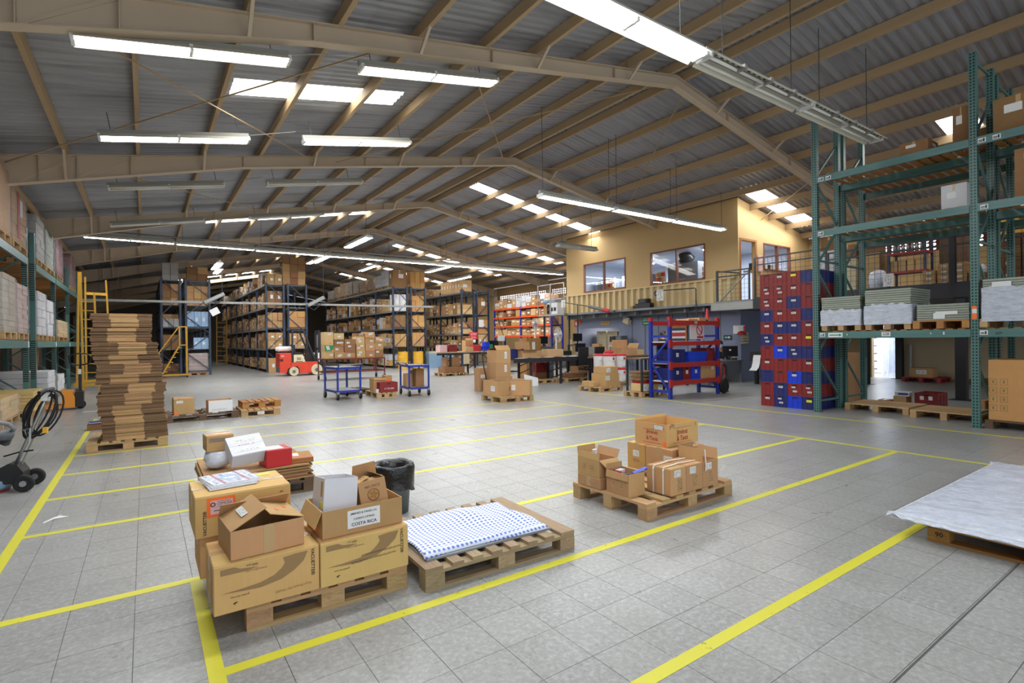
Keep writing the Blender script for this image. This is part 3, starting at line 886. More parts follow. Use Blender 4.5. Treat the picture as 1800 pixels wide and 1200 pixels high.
MB().tube([(.092 + .011 * math.cos(a * PI / 6), -.0045, .19 + .011 * math.sin(a * PI / 6)) for a in range(12)], .0028, 5, close=True).build('printed_ring', M['ink'], B1)
MB().poly([(.09, -.0042, .168), (.14, -.0042, .178), (.192, -.0042, .172), (.14, -.0042, .181)]).build('printed_swoosh', M['ink'], B1)
text(B1, D(B1), 'front', .47, .178, 'greiner bio-one', .014, 'ink'); MB().poly([(.455, -.0016, .2), (.47, -.0016, .206), (.485, -.0016, .205), (.47, -.0016, .199)]).build('printed_mark', M['ink'], B1)
sticker(B1, D(B1), 'top', .43, .36, .075, .05, 'yellow_sticker', 'sticker', .1, .005)
# magazines in a clear bag
M['mag'] = label_print('magazine_cover', S(206, 210, 222), S(98, 120, 176), 6, .5)
for k in range(3):
    mg = thing('magazine', ['bagged magazine at the bottom of the pile on the stickered carton', 'middle magazine of the bagged pile on the stickered carton', 'top magazine with blue cover art on the stickered carton'][k], 'magazine', (.31 + .012 * k, 3.66 + .01 * k, .6445 + .009 * k), .09 + .05 * k, 'bagged magazines')
    piece('pages', mg, 0, 0, 0, .27, .3, .007, 'paper')
    piece('cover', mg, 0, 0, .007, .27, .3, .0082, 'mag')
    if k == 2:
        for q in (.06, .2): piece('cover_stripe', mg, q, 0, .0083, q + .012, .3, .0089, 'card_red')
        MB().poly([(.09, .1, .0092), (.18, .08, .0092), (.19, .2, .0092), (.13, .23, .0092), (.08, .17, .0092)]).build('cover_print', M['card_blue'], mg)
        piece('address_slip', mg, .1, .11, .0095, .17, .16, .0101, 'paper')
        fb_ = MB()
        for i in range(9):
            for j in range(9): fb_.v.append((-.03 + i * .042, -.025 + j * .044, .012 + .006 * math.sin(i * 2.1 + j) + (.0 if 0 < i < 8 and 0 < j < 8 else -.012)))
        for i in range(8):
            for j in range(8): fb_.f.append((i * 9 + j, (i + 1) * 9 + j, (i + 1) * 9 + j + 1, i * 9 + j + 1)); fb_.mi.append(0)
        fb_.build('clear_bag', M['film'], mg, smooth=True)
O = carton('open brown carton with its flaps half shut, two orange dots on one flap', .353, 3.085, .402, .372, .34, .152, .07, 'card', closed=False, flaps=(('l', -62, .2), ('r', -74, .185), ('b', -40, .1)))
sf = [c for c in O.children if c.name.startswith('flap')]
T_l = Matrix.Translation((0, 0, 0))
a = math.radians(-62); s_ = MB()
def on_flap(c, side, w, d, h, ang, t, u, sw, sl, mname, nm, off=.006):
    """a small label lying on a flap: t distance from hinge, u position along it"""
    a = math.radians(ang); o = math.sin(a); zz = math.cos(a)
    hinge = Vector((0, u, h)) if side == 'l' else Vector((w, u, h))
    dirv = Vector((-o, 0, zz)) if side == 'l' else Vector((o, 0, zz))
    along = Vector((0, 1, 0)); n = along.cross(dirv) if side == 'l' else dirv.cross(along)
    if n.z < 0: n = -n
    p = hinge + dirv * t + n * off
    q = bpy.data.objects.new(nm, _st.get((mname,)) or MB().box(-.5, -.5, -.5, .5, .5, .5).mesh('sticker_' + mname, M[mname])); COL.objects.link(q); q.parent = c
    T = Matrix((dirv, along, n)).transposed().to_4x4(); T.translation = p
    q.matrix_local = T @ Matrix.Diagonal((sl, sw, .002, 1))
on_flap(O, 'l', *D(O), -62, .1, .16, .15, .036, 'label', 'shipping_label')
on_flap(O, 'r', *D(O), -74, .06, .2, .035, .016, 'orange_sticker', 'sticker'); on_flap(O, 'r', *D(O), -74, .12, .12, .035, .018, 'orange_sticker', 'sticker')
piece('tape_strip', O, .16, -.0012, .0, .215, 0, .152, 'tape')
CR = carton('open lettered carton with an address label, holding the white and the small brown box', .822, 3.1, .402, .49, .33, .158, .02, 'card', closed=False, flaps=(('l', 155, .1), ('f', 172, .0), ('r', 20, .0)))
for f in list(CR.children):
    if f.name.startswith('flap') and max(abs(v.co.z - .158) for v in f.data.vertices) < .005: bpy.data.objects.remove(f)
sticker(CR, D(CR), 'front', .245, .083, .2, .105, 'paper', 'address_label')
for k, (tx, sz) in enumerate((('JIMENEZ & TANZI, S.A.', .0165), ('CAPEN’S CF/9622', .017), ('COSTA RICA', .027))):
    text(CR, D(CR), 'front', .245, .115 - .032 * k, tx, sz, 'ink_black', 0, off=.004, bold=.008)
sticker(CR, D(CR), 'left', .2, .04, .03, .04, 'orange_sticker', 'sticker')
text(CR, D(CR), 'right', .12, .1, 'Jiménez', .05, 'ink_red', 0, bold=.008); text(CR, D(CR), 'right', .12, .055, '& Tanzi', .05, 'ink_red', 0, bold=.008)
WB = carton('tall white open box tilted inside the lettered carton', .848, 3.19, .49, .205, .2, .235, .05, 'card_white', closed=False, tilt=(-.1, .1), wall=.006)
piece('inner_edge', WB, 0, 0, .234, .205, .006, .237, 'card_grey')
sticker(WB, D(WB), 'left', .16, .075, .05, .035, 'yellow_sticker', 'sticker'); sticker(WB, D(WB), 'left', .16, .17, .03, .09, 'label_dark', 'printed_panel'); sticker(WB, D(WB), 'left', .1, .045, .14, .035, 'label', 'printed_panel')
SB = carton('small brown box with orange emblem and folded flaps leaning in the lettered carton', 1.085, 3.19, .5, .17, .19, .16, -.08, 'card', closed=False, flaps=(('b', -30, .12, .01), ('l', -70, .08), ('r', -55, .075), ('f', -80, .06)), tilt=(-.16, -.12))
MB().tube([(.085 + .035 * math.cos(a * PI / 8), -.002, .075 + .035 * math.sin(a * PI / 8)) for a in range(16)], .003, 4, close=True).build('printed_emblem', M['wood_orange'], SB)
MB().poly([(.085 + .024 * (1 + .25 * math.cos(5 * a)) * math.cos(a), -.0016, .075 + .024 * (1 + .25 * math.cos(5 * a)) * math.sin(a)) for a in [k * PI / 15 for k in range(30)]]).build('printed_emblem', M['wood_orange'], SB)
text(SB, D(SB), 'front', .085, .126, 'NO CFC’S', .021, 'ink', 0); sticker(SB, D(SB), 'front', .085, .024, .09, .012, 'card_marks', 'printed_panel')

# ---- flat cardboard pile behind, with parcels on it
pallet('pallet under the pile of flattened cardboard behind the nearest cartons', .45, 5.66, 1.0, .95, 0, 'wood_dark', 7)
for k in range(9):
    cp = MB().box(0, 0, 0, .98 - .02 * (k % 3), .92, .015)
    for s in (.33, .62): cp.box(s, -.006, .002, s + .012, 0, .013)
    o = cp.build('flattened_carton', M['card_dark' if k % 2 else 'card'], None, loc=(.44 + rnd.uniform(-.02, .02), 5.68 + rnd.uniform(-.03, .03), .145 + .0165 * k), rz=rnd.uniform(-.03, .03))
    tag(o, f'{ordinal(k)} flattened carton up in the low pile carrying the red box', 'cardboard', 'flattened cartons behind the nearest pallet')
zt = .145 + .0165 * 9 + .001
def bag(label, x, y, z, rx, ry, rz_, m, name='bag', cat='bag', seed=1):
    r = random.Random(seed); b = MB(); n = 14; mm = 8
    prof = []
    b.v.append((0, 0, 0))
    for i in range(1, mm):
        a = PI * i / mm
        for j in range(n):
            q = 2 * PI * j / n; k = 1 + r.uniform(-.19, .15)
            b.v.append((rx * math.sin(a) ** .7 * math.cos(q) * k, ry * math.sin(a) ** .7 * math.sin(q) * k, rz_ * (1 - math.cos(a)) / 2))
    b.v.append((0, 0, rz_))
    for j in range(n): b.f.append((0, 1 + (j + 1) % n, 1 + j)); b.mi.append(0)
    for i in range(mm - 2):
        for j in range(n):
            b.f.append((1 + i * n + j, 1 + i * n + (j + 1) % n, 1 + (i + 1) * n + (j + 1) % n, 1 + (i + 1) * n + j)); b.mi.append(0)
    t_ = len(b.v) - 1
    for j in range(n): b.f.append((t_, 1 + (mm - 2) * n + j, 1 + (mm - 2) * n + (j + 1) % n)); b.mi.append(0)
    return tag(b.build(name, M[m], None, smooth=True, loc=(x, y, z)), label, cat)
bag('bubble-wrapped parcel under the small taped box on the flat pile', .585, 6.0, zt, .125, .14, .2, 'plastic_film_white', 'wrapped_parcel', 'parcel', 4)
c = carton('small taped brown box on top of the bubble-wrapped parcel', .48, 5.9, zt + .185, .24, .24, .15, .06, 'card'); piece('tape_strip', c, .02, -.0014, .09, .22, 0, .13, 'film')
c = carton('white printed box propped up beside the bubble-wrapped parcel', .67, 5.72, zt + .04, .32, .28, .14, .12, 'card_white', tilt=(.55, -.06), tape=False)
sticker(c, D(c), 'top', .16, .2, .26, .05, 'label', 'printed_panel', off=.004); sticker(c, D(c), 'top', .16, .14, .18, .016, 'red_marks', 'printed_panel', off=.004); sticker(c, D(c), 'top', .16, .06, .26, .03, 'label', 'printed_panel', off=.004)
c = carton('bright red box with white top panel on the flat cardboard pile', .97, 5.66, zt, .25, .26, .17, .1, 'card_red', tape=False)
sticker(c, D(c), 'top', .1, .14, .17, .18, 'label', 'printed_panel', off=.004)
c = carton('flat orange-edged folder box beside the bright red box', 1.16, 5.72, zt, .27, .36, .05, -.12, 'wood_orange', tape=False)
sticker(c, D(c), 'top', .08, .2, .12, .14, 'label', 'shipping_label', off=.004)
# bin with black liner
t = thing('waste_bin', 'grey waste bin with black liner behind the nearest cartons', 'bin', (1.83, 4.52, 0))
MB().lathe([(.0, .012), (.125, .012), (.13, 0), (.16, .4), (.166, .4), (.166, .42), (.15, .42), (.12, .03), (0, .03)], n=20).build('bin_body', M['grey_metal'], t, smooth=True)
b = MB(); r = random.Random(3); prof = []
for i, (rad, z) in enumerate(((.13, .36), (.148, .43), (.178, .44), (.19, .41), (.186, .33), (.182, .25), (.186, .22))):
    for j in range(22):
        a = 2 * PI * j / 22; k = 1 + r.uniform(-.04, .04) * (1.6 if i > 3 else .6)
        b.v.append((rad * k * math.cos(a), rad * k * math.sin(a), z + (r.uniform(-.03, .03) if i == 6 else r.uniform(-.008, .008))))
for i in range(6):
    for j in range(22): b.f.append((i * 22 + j, i * 22 + (j + 1) % 22, (i + 1) * 22 + (j + 1) % 22, (i + 1) * 22 + j)); b.mi.append(0)
b.build('bin_liner', M['bag_black'], t, smooth=True)

# ---- polka-dot pallet
pallet('weathered pallet under the blue-dotted white cloth', 1.383, 2.93, 1.175, .99, -.027, 'wood_old', 8, inner=.08)
pn = thing('grey_board', 'thin grey board between the dotted cloth and the weathered pallet', 'board', (1.44, 3.03, .1445), -.03)
piece('board', pn, 0, 0, 0, .98, .66, .012, 'grey_metal')
b = MB(); nx, ny_ = 40, 28
r = random.Random(5)
for i in range(nx + 1):
    for j in range(ny_ + 1):
        u, v = i / nx, j / ny_
        z = .018 + .012 * math.sin(3.1 * u + 5 * v) ** 2 + .05 * math.exp(-((u - .62) ** 2 / .012 + (v - .72) ** 2 / .06)) + .035 * math.exp(-((u - .9) ** 2 / .004 + (v - .45) ** 2 / .09)) + .02 * math.exp(-((u - .42) ** 2 / .02 + (v - .95) ** 2 / .02))
        ed = min(u, v, 1 - u, 1 - v)
        if v < .04: z = .013 + .02 * v / .04
        b.v.append((u * .97 + .015 * math.sin(6 * v), v * .68 + .015 * math.sin(5 * u) - (.02 if v == 0 else 0), z - (.008 if ed < .02 else 0)))
for i in range(nx):
    for j in range(ny_):
        q = i * (ny_ + 1) + j; b.f.append((q, q + ny_ + 1, q + ny_ + 2, q + 1)); b.mi.append(0)
cl = b.mesh('cloth', M['dots'], True)
cl_o = obj('cloth', cl, None, (1.43, 3.06, .157), -.025); tag(cl_o, 'white cloth with blue dots spread on the weathered pallet', 'cloth')
md = cl_o.modifiers.new('thickness', 'SOLIDIFY'); md.thickness = .006
# ---- second pallet with small open boxes
pallet('pallet in the middle of the floor under the white-strapped boxes', 3.427, 2.965, 1.262, .905, .02, 'wood', 7)
al = carton('low closed box under the small open one at the corner of the strapped-box pallet', 3.415, 3.5, .146, .3, .31, .1, .0, 'card')
au = carton('small open box on a low box with white card inside', 3.42, 3.52, .252, .24, .29, .16, .0, 'card', closed=False, flaps=(('f', 128, .1, .02), ('b', 8, .09), ('l', -8, .06), ('r', 25, .08)))
ca = thing('packet', 'white and blue packet poking out of the small open box', 'packet', (3.5, 3.66, .31), .3); piece('wrapper', ca, 0, 0, 0, .05, .03, .17, 'card_white'); piece('printed_band', ca, -.0006, -.0006, .03, .0506, .0306, .1, 'navy')
bo = carton('open box holding red and blue packets on the strapped-box pallet', 3.437, 3.175, .146, .205, .27, .2, 0, 'card', closed=False, flaps=(('r', 100, .05), ('b', 5, .05), ('l', 172, .06)))
for k, (n, m, px, py, pz, sx, sy, sz, rz_, ry) in enumerate((('red packet leaning in the packet box', 'card_red', 3.47, 3.3, .3, .1, .08, .05, .3, .3), ('blue glossy packet sticking out of the packet box', 'blue_bright', 3.56, 3.22, .325, .13, .05, .012, -.5, -.35), ('dark printed packet between the red and the blue one', 'navy', 3.5, 3.22, .29, .07, .07, .045, .6, .1), ('white packet at the back of the packet box', 'card_white', 3.52, 3.36, .28, .08, .05, .06, .1, .0))):
    p = thing('packet', n, 'packet', (px, py, pz), rz_, 'packets in the open box'); p.rotation_euler = (0, ry, rz_)
    piece('wrapper', p, 0, 0, 0, sx, sy, sz, m); piece('printed_band', p, .01, -.0006, .004, sx - .03, .004, sz - .004, 'label')
c1 = carton('first strapped box from the packet box, white straps across its top', 3.757, 2.98, .146, .213, .27, .235, 0, 'card', tape=False)
c2 = carton('middle box of the white-strapped row', 3.975, 2.98, .146, .238, .27, .237, 0, 'card', tape=False)
c3 = carton('open box with tall raised flaps at the end of the strapped row', 4.22, 2.985, .146, .235, .27, .24, 0, 'card', closed=False, flaps=(('b', 4, .12), ('l', 0, .115, .0), ('r', 20, .1, .03), ('f', 150, .0)))
for f in list(c3.children):
    if f.name.startswith('flap') and max(v.co.z for v in f.data.vertices) < .246 and min(v.co.z for v in f.data.vertices) > .235: bpy.data.objects.remove(f)
for c in (c1, c2, c3):
    sticker(c, D(c), 'front', .09, .19, .085, .06, 'label', 'shipping_label'); sticker(c, D(c), 'front', .125, .09, .07, .13, 'label_dark', 'stamped_text')
for c in (al, au, bo):
    w, d, h = D(c); sticker(c, D(c), 'left', .09, h * .5, .05, h * .4, 'label_dark', 'stamped_text'); sticker(c, D(c), 'left', .19, h * .5, .06, h * .35, 'label_dark', 'stamped_text')
for k, yy in enumerate((3.06, 3.17)):
    s = thing('packing_strap', ['nearer white strap over the two strapped boxes', 'farther white strap over the two strapped boxes'][k], 'strap', (0, 0, 0), 0, 'white packing straps')
    pts = [(3.752, yy, .15), (3.752, yy, .36), (3.765, yy, .39), (3.86, yy, .393), (3.97, yy + .005, .4), (4.09, yy, .395), (4.21, yy, .393), (4.216, yy, .36)]
    b = MB()
    for p, q in zip(pts[:-1], pts[1:]): b.bar(p, q, .016, .003, upv=(1, 0, .2) if abs(p[0] - q[0]) < .02 else (0, 0, 1))
    b.build('strap_band', M['tape_white'], s)
s = thing('packing_strap', 'loose white strap end curling past the open strapped box', 'strap', (0, 0, 0), 0, 'white packing straps')
b = MB()
for p, q in zip([(4.24, 2.975, .5), (4.245, 2.972, .42), (4.25, 2.97, .36)], [(4.245, 2.972, .42), (4.25, 2.97, .36), (4.25, 2.974, .3)]): b.bar(p, q, .014, .003, upv=(0, 1, 0))
b.bar((4.46, 3.0, .22), (4.56, 2.98, .31), .012, .003); b.build('strap_band', M['tape_white'], s)
d1 = carton('ochre box with black print behind the small open boxes', 4.17, 3.625, .146, .47, .24, .3, 0, 'card_yellow')
d2 = carton('plain brown box under the red-lettered carton', 4.17, 3.285, .146, .5, .335, .3, 0, 'card')
sticker(d1, D(d1), 'left', .12, .2, .08, .06, 'label', 'shipping_label'); sticker(d1, D(d1), 'left', .12, .13, .1, .035, 'label_dark', 'stamped_text'); sticker(d2, D(d2), 'left', .28, .2, .1, .07, 'label', 'shipping_label')
J = carton('red-lettered open carton at the top of the pile on the strapped-box pallet', 4.215, 3.385, .452, .52, .4, .225, .03, 'card_new', closed=False, flaps=(('b', 15, .03),))
MB().poly([(.27, -.0016, .06), (.5, -.0016, .06), (.5, -.0016, .063), (.27, -.0016, .063)]).poly([(.27, -.0016, .2), (.5, -.0016, .2), (.5, -.0016, .197), (.27, -.0016, .197)]).build('printed_border', M['ink_red'], J) if False else None
for (fc, u, k) in (('front', .25, 1.0), ('left', .22, .8)):
    text(J, D(J), fc, u, .135, 'Jiménez', .068 * k, 'ink_red', 0, bold=.008, sx=.84); text(J, D(J), fc, u, .07, '& Tanzi', .068 * k, 'ink_red', 0, bold=.008, sx=.88)
    for vv in (.03, .18): sticker(J, D(J), fc, u, vv * (1 if k == 1 else .9), .3 * k, .0025, 'ink_red', 'printed_border')
for u in (.05, .47): text(J, D(J), 'front', u, .19, '⬆' if False else '1', .055, 'ink_red', 0, bold=.02)
sticker(J, D(J), 'left', .3, .19, .13, .05, 'film', 'tape_strip'); sticker(J, D(J), 'left', .3, .185, .1, .04, 'label', 'shipping_label', off=.002); sticker(J, D(J), 'left', .37, .03, .04, .045, 'orange_sticker', 'sticker')
piece('tape_strip', J, .06, -.0015, .19, .12, .0, .2255, 'film')

# ---- wrapped white sheets on pallets at the right edge
pallet('brown pallet stamped 90 carrying the near end of the wrapped sheets', 5.98, .25, 1.2, 1.2, PI / 2, 'wood_orange', 6)
text([o for o in COL.objects if o.name.startswith('pallet') and o.get('label', '').startswith('brown pallet stamped')][0], (1.2, 1.2, .1), 'back', .07, .062, '90', .05, 'ink_black', 0, off=.004, bold=.01)
pallet('brown pallet carrying the far end of the wrapped sheets', 6.1, .3, 1.2, 1.2, 0, 'wood_orange', 6)
for k in range(4):
    s = thing('board_sheet', f'{ordinal(k)} white sheet up in the low wrapped pile on the two brown pallets', 'board', (4.66 + .008 * (k % 2), .2, .146 + .009 * k), 0, 'white board sheets under film')
    piece('sheet', s, 0, 0, 0, 2.7, 1.45 - .01 * (k % 2), .0082, 'card_white')
b = MB(); nx, ny_ = 54, 30; r = random.Random(9)
for i in range(nx + 1):
    for j in range(ny_ + 1):
        u, v = i / nx, j / ny_
        z = .036 + .006 * abs(math.sin(9 * u + 4 * v)) + .012 * math.exp(-((u - .55 - .25 * v) ** 2) / .0012) + .012 * math.exp(-((u - .2 + .1 * v) ** 2) / .0008) + r.uniform(0, .003)
        if j in (0, ny_) or i in (0, nx): z = .002 + r.uniform(0, .012)
        if (j in (1, ny_ - 1) or i in (1, nx - 1)) and z > 0: z = .037
        b.v.append((-.012 + u * 2.745, -.015 + v * 1.49, z))
for i in range(nx):
    for j in range(ny_):
        q = i * (ny_ + 1) + j; b.f.append((q, q + ny_ + 1, q + ny_ + 2, q + 1)); b.mi.append(0)
M['film_white'] = film_mat('white_wrap_film', .85, (.82, .87, 1))
tag(b.build('plastic_film', M['film_white'], None, smooth=True, loc=(4.65, .195, .151)), 'crinkled clear film covering the white sheets on the two brown pallets', 'plastic film')

# ---- tall stack of flattened cartons
pallet('pallet under the tall leaning stack of flattened cartons', -.7, 9.55, .97, 1.15, 0, 'wood', 7)
bund = [(45, 90, 140, 288, 515, 640), (95, 165, 160, 303, 530, 640), (168, 285, 140, 272, 505, 635), (285, 380, 150, 360, 590, 690), (385, 460, 165, 285, 520, 715), (460, 548, 190, 405, 630, 725), (548, 640, 180, 293, 525, 728), (625, 705, 215, 435, 660, 755), (705, 800, 185, 405, 630, 735), (800, 880, 190, 305, 540, 735), (880, 965, 215, 325, 560, 760), (965, 1085, 225, 330, 565, 765)]
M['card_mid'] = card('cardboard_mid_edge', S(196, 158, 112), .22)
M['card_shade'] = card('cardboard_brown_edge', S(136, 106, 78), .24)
cx = lambda p: -.52 + (p - 225) * .001463
cz = lambda p: .148 + (1085 - p) * .00178
zz = .146
for (ya, yb, xl, a, c, xr) in reversed(bund):
    z1 = cz(ya); n = max(3, round((z1 - zz) / .021)); hh = (z1 - zz) / n
    x0, xa, xc, x1 = cx(xl), cx(a), cx(c), cx(xr)
    v = MB()
    # one flattened carton: two leaves, the middle panel standing a little proud of its neighbours
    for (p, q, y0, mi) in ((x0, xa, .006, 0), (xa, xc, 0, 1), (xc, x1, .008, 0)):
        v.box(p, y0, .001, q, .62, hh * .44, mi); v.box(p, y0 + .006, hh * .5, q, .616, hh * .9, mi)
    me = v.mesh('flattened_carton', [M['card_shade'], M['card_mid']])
    bi = len([1 for q in bund if q[0] > ya])
    for k in range(n):
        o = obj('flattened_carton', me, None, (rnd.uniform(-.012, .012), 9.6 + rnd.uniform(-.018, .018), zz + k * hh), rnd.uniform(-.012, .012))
        tag(o, f'{ordinal(k)} flattened carton up in the {ordinal(bi)} bundle from the floor, tall leaning stack', 'cardboard', 'flattened cartons in the tall stack')
    zz = z1

# ---- low row of pallets behind it
pallet('long dark weathered pallet under the taped box and the white open box', .3, 12.2, 1.28, 1.0, .02, 'wood_dark', 6)
c = carton('brown box with loose lid and orange dot on the dark weathered pallet', .45, 12.28, .146, .35, .36, .3, .05, 'card', closed=False, flaps=(('f', -70, .1), ('b', -80, .16), ('l', -82, .12), ('r', -85, .1)))
sticker(c, D(c), 'front', .1, .245, .11, .05, 'label', 'shipping_label'); sticker(c, D(c), 'front', .03, .03, .05, .06, 'orange_sticker', 'sticker')
c = carton('open box with one white printed side on the dark weathered pallet', 1.04, 12.25, .146, .44, .34, .235, .05, 'card', closed=False)
sticker(c, D(c), 'front', .22, .117, .438, .232, 'paper', 'white_panel'); sticker(c, D(c), 'front', .2, .05, .34, .035, 'label', 'printed_panel', off=.003)
pallet('light pallet with a paper tag below the upturned one', 1.62, 12.15, .75, 1.0, -.02, 'wood', 6)
sticker(COL.objects[[o.name for o in COL.objects if o.get('label', '').startswith('light pallet with')][0]], (.75, 1, .1), 'front', .37, .07, .13, .06, 'label', 'paper_tag', off=.006)
up_ = pallet('upturned half pallet lying on the light tagged pallet', 1.68, 12.4, .76, .62, .01, 'wood_orange', 6); up_.location.z = .146; 
t = carton('small flat box with purple magazines by the tall carton stack', -.87, 12.1, 0, .3, .26, .11, .02, 'card_dark', tape=False)
for k in range(3): p = thing('magazine', f"{['purple', 'white-edged', 'dark blue'][k]} magazine on the small flat box by the carton stack", 'magazine', (-.86 + .02 * k, 12.1, .1155 + .012 * k), .1 * k, 'magazines on the small flat box'); piece('cover', p, 0, 0, 0, .24, .2, .01, ['navy', 'card_white', 'blue'][k]); piece('pages', p, .004, .004, .001, .2405, .196, .009, 'paper')

# ---- trolleys
def trolley(label, x, y, w, d, rz=0.0, hgt=.84, handle='x0'):
    t = thing('platform_trolley', label, 'trolley', (x, y, 0), rz, 'blue two-deck trolleys')
    for (a, b_) in ((0, 0), (w, 0), (0, d), (w, d)):
        piece('leg', t, a - .022, b_ - .022, .22, a + .022, b_ + .022, hgt, 'blue')
        cst = thing_part('caster', t, (a, b_, 0))
    for z in (.22, hgt):
        fr = MB()
        fr.box(-.022, -.022, z - .03, w + .022, .022, z + .03).box(-.022, d - .022, z - .03, w + .022, d + .022, z + .03).box(-.022, .022, z - .03, .022, d - .022, z + .03).box(w - .022, .022, z - .03, w + .022, d - .022, z + .03)
        fr.build('deck_frame', M['blue'], t)
        piece('deck', t, .022, .022, z + .005, w - .022, d - .022, z + .028, 'grey_deck')
    hb = MB()
    if handle == 'front':
        hb.tube([(0, 0, hgt), (-.0, -.12, hgt + .1)], .02, 6).tube([(w, 0, hgt), (w, -.12, hgt + .1)], .02, 6)
        hb.build('handle_bracket', M['blue'], t); MB().tube([(0, -.12, hgt + .1), (w, -.12, hgt + .1)], .015, 8).build('handle', M['galv'], t, smooth=True)
    else:
        hb.tube([(0, 0, hgt), (-.12, 0, hgt + .1)], .02, 6).tube([(0, d, hgt), (-.12, d, hgt + .1)], .02, 6)
        hb.build('handle_bracket', M['blue'], t); MB().tube([(-.12, 0, hgt + .1), (-.12, d, hgt + .1)], .015, 8).build('handle', M['galv'], t, smooth=True)
    return t
M['grey_deck'] = plain('grey_ply_deck', S(150, 146, 138), .7)
_cas = {}
def thing_part(name, parent, loc, r=.085):
    if r not in _cas:
        _cas[r] = (MB().box(-.03, -.04, r * 1.6, .03, .04, r * 2.55).box(-.034, -.02, r * .7, -.026, .03, r * 1.9).box(.026, -.02, r * .7, .034, .03, r * 1.9).mesh('caster_fork', M['galv']),
                   MB().lathe([(0, -.02), (r * .5, -.02), (r * .52, -.026), (r * .95, -.024), (r, -.012), (r, .012), (r * .95, .024), (r * .52, .026), (r * .5, .02), (0, .02)], (0, 0, r), 18, axis='x').mesh('caster_wheel', M['rubber'], True))
    f = obj('caster', _cas[r][0], parent, loc); w = obj('wheel', _cas[r][1], f)
    return f
trolley('empty blue trolley nearer the forklift, its handle toward the viewer', 4.16, 14.02, .62, .98, .06, handle='front')
trolley('blue trolley with brown boxes on its lower deck beside the small crate pallet', 6.02, 13.64, .56, .88, -.13, handle='x0')
def cart_boxes(lst, **kw):
    for (lab, x, y, z, w, d, h, m) in lst: carton(lab, x, y, z, w, d, h, kw.get('rz', 0), m, group=kw.get('group'))
cart_boxes((('tall brown box at the back of the blue trolley lower deck', 6.27, 14.02, .251, .26, .3, .45, 'card'), ('second tall box on the blue trolley, against its far leg', 6.26, 13.72, .251, .24, .28, .5, 'card_dark'), ('shorter brown box at the left of the blue trolley lower deck', 6.08, 14.0, .251, .17, .28, .36, 'card')), rz=-.1)
# small pallet between the trolleys
pallet('small pallet with a red crate between the two blue trolleys', 5.14, 13.78, .55, 1.1, -.06, 'wood', 4)
pallet('dark pallet poking out behind the small crate pallet', 4.75, 15.3, .8, .8, .1, 'wood_dark', 5)
carton('open brown box behind the red crate on the small pallet', 5.2, 14.18, .146, .34, .4, .37, -.05, 'card', closed=False, flaps=(('f', 160, .05),))
cr = carton('small printed box with orange slip beside the open brown box', 5.62, 14.4, .146, .2, .3, .42, -.05, 'card'); sticker(cr, D(cr), 'front', .1, .26, .15, .08, 'orange_sticker', 'sticker')

def crate_mesh(m):
    """stacking crate, long side front: ribbed walls, rim, hand slot"""
    b = MB(); w, d, h = 1, 1, 1
    b.box(.02, .02, 0, .98, .98, .03)
    for q in ((.02, .02, .98, .05), (.02, .95, .98, .98), (.02, .05, .05, .95), (.95, .05, .98, .95)): b.box(q[0], q[1], .03, q[2], q[3], .985)
    for q in ((0, 0, 1, .035), (0, .965, 1, 1), (0, .035, .03, .965), (.97, .035, 1, .965)):
        b.box(q[0], q[1], .93, q[2], q[3], 1.0); b.box(q[0], q[1], 0, q[2], q[3], .07)
        b.box(q[0], q[1], .33, q[2], q[3], .37); b.box(q[0], q[1], .6, q[2], q[3], .63)
    for x in (0, .31, .655, .96): b.box(x, .004, .07, x + .04, .02, .93); b.box(.004, x, .07, .02, x + .04, .93)
    return b.mesh('crate_shell', M[m])
_cr = {}
def crate(label, x, y, z, w, d, h, m, rz=0.0, group=None, face='left', lab=None, slot=True):
    if m not in _cr: _cr[m] = crate_mesh(m)
    c = thing('storage_crate', label, 'crate', (x, y, z), rz, group); c['dims'] = (w, d, h)
    o = obj('shell', _cr[m], c); o.scale = (w, d, h)
    if slot: sticker(c, (w, d, h), face, (d if face in ('left', 'right') else w) / 2, h * .86, .1, h * .09, 'black', 'hand_slot', off=.0005)
    if lab: 
        for (mm, u, v, sw, sh) in lab: sticker(c, (w, d, h), face, u, v, sw, sh, mm, 'crate_label', off=.003)
    return c
c = crate('red lettered crate on the small pallet between the trolleys', 5.25, 13.84, .146, .5, .3, .27, 'crate_red', -.06, face='front')
sticker(c, D(c), 'front', .25, .1, .34, .05, 'crate_print', 'printed_panel', off=.003)
tb = MB().lathe([(0, 0), (.04, 0), (.04, .1), (0, .1)], n=14).build('tape_roll', M['card_white'], None, loc=(5.17, 13.83, .146)); tag(tb, 'small white can standing beside the red lettered crate', 'can')

# long red trolley with its load of labelled boxes
t = thing('long_trolley', 'long maroon tube trolley loaded with labelled boxes beside the forklift', 'trolley', (5.84, 21.3, 0), 0)
for z in (.86, .34):
    for (a, b_) in (((0, 0, z), (2.45, 0, z)), ((0, 1.0, z), (2.45, 1.0, z)), ((0, 0, z), (0, 1.0, z)), ((2.45, 0, z), (2.45, 1.0, z))):
        beam('rail', t, a, b_, .045, .045, 'maroon')
for (a, b_) in ((0, 0), (1.2, 0), (2.0, 0), (2.45, 0), (0, 1.0), (1.2, 1.0), (2.45, 1.0)): piece('leg', t, a - .02, b_ - .02, .22 if a in (0, 2.45) else .34, a + .02, b_ + .02, .86, 'maroon')
for (a, b_) in ((0, 0), (2.45, 0), (0, 1.0), (2.45, 1.0)): thing_part('caster', t, (a, b_, 0), .1)
piece('deck', t, .02, .02, .86, 2.43, .98, .885, 'wood_dark')
r = random.Random(21); k = 0
cols = [(0, .36), (.38, .4), (.8, .44), (1.27, .36), (1.66, .4), (2.08, .36)]
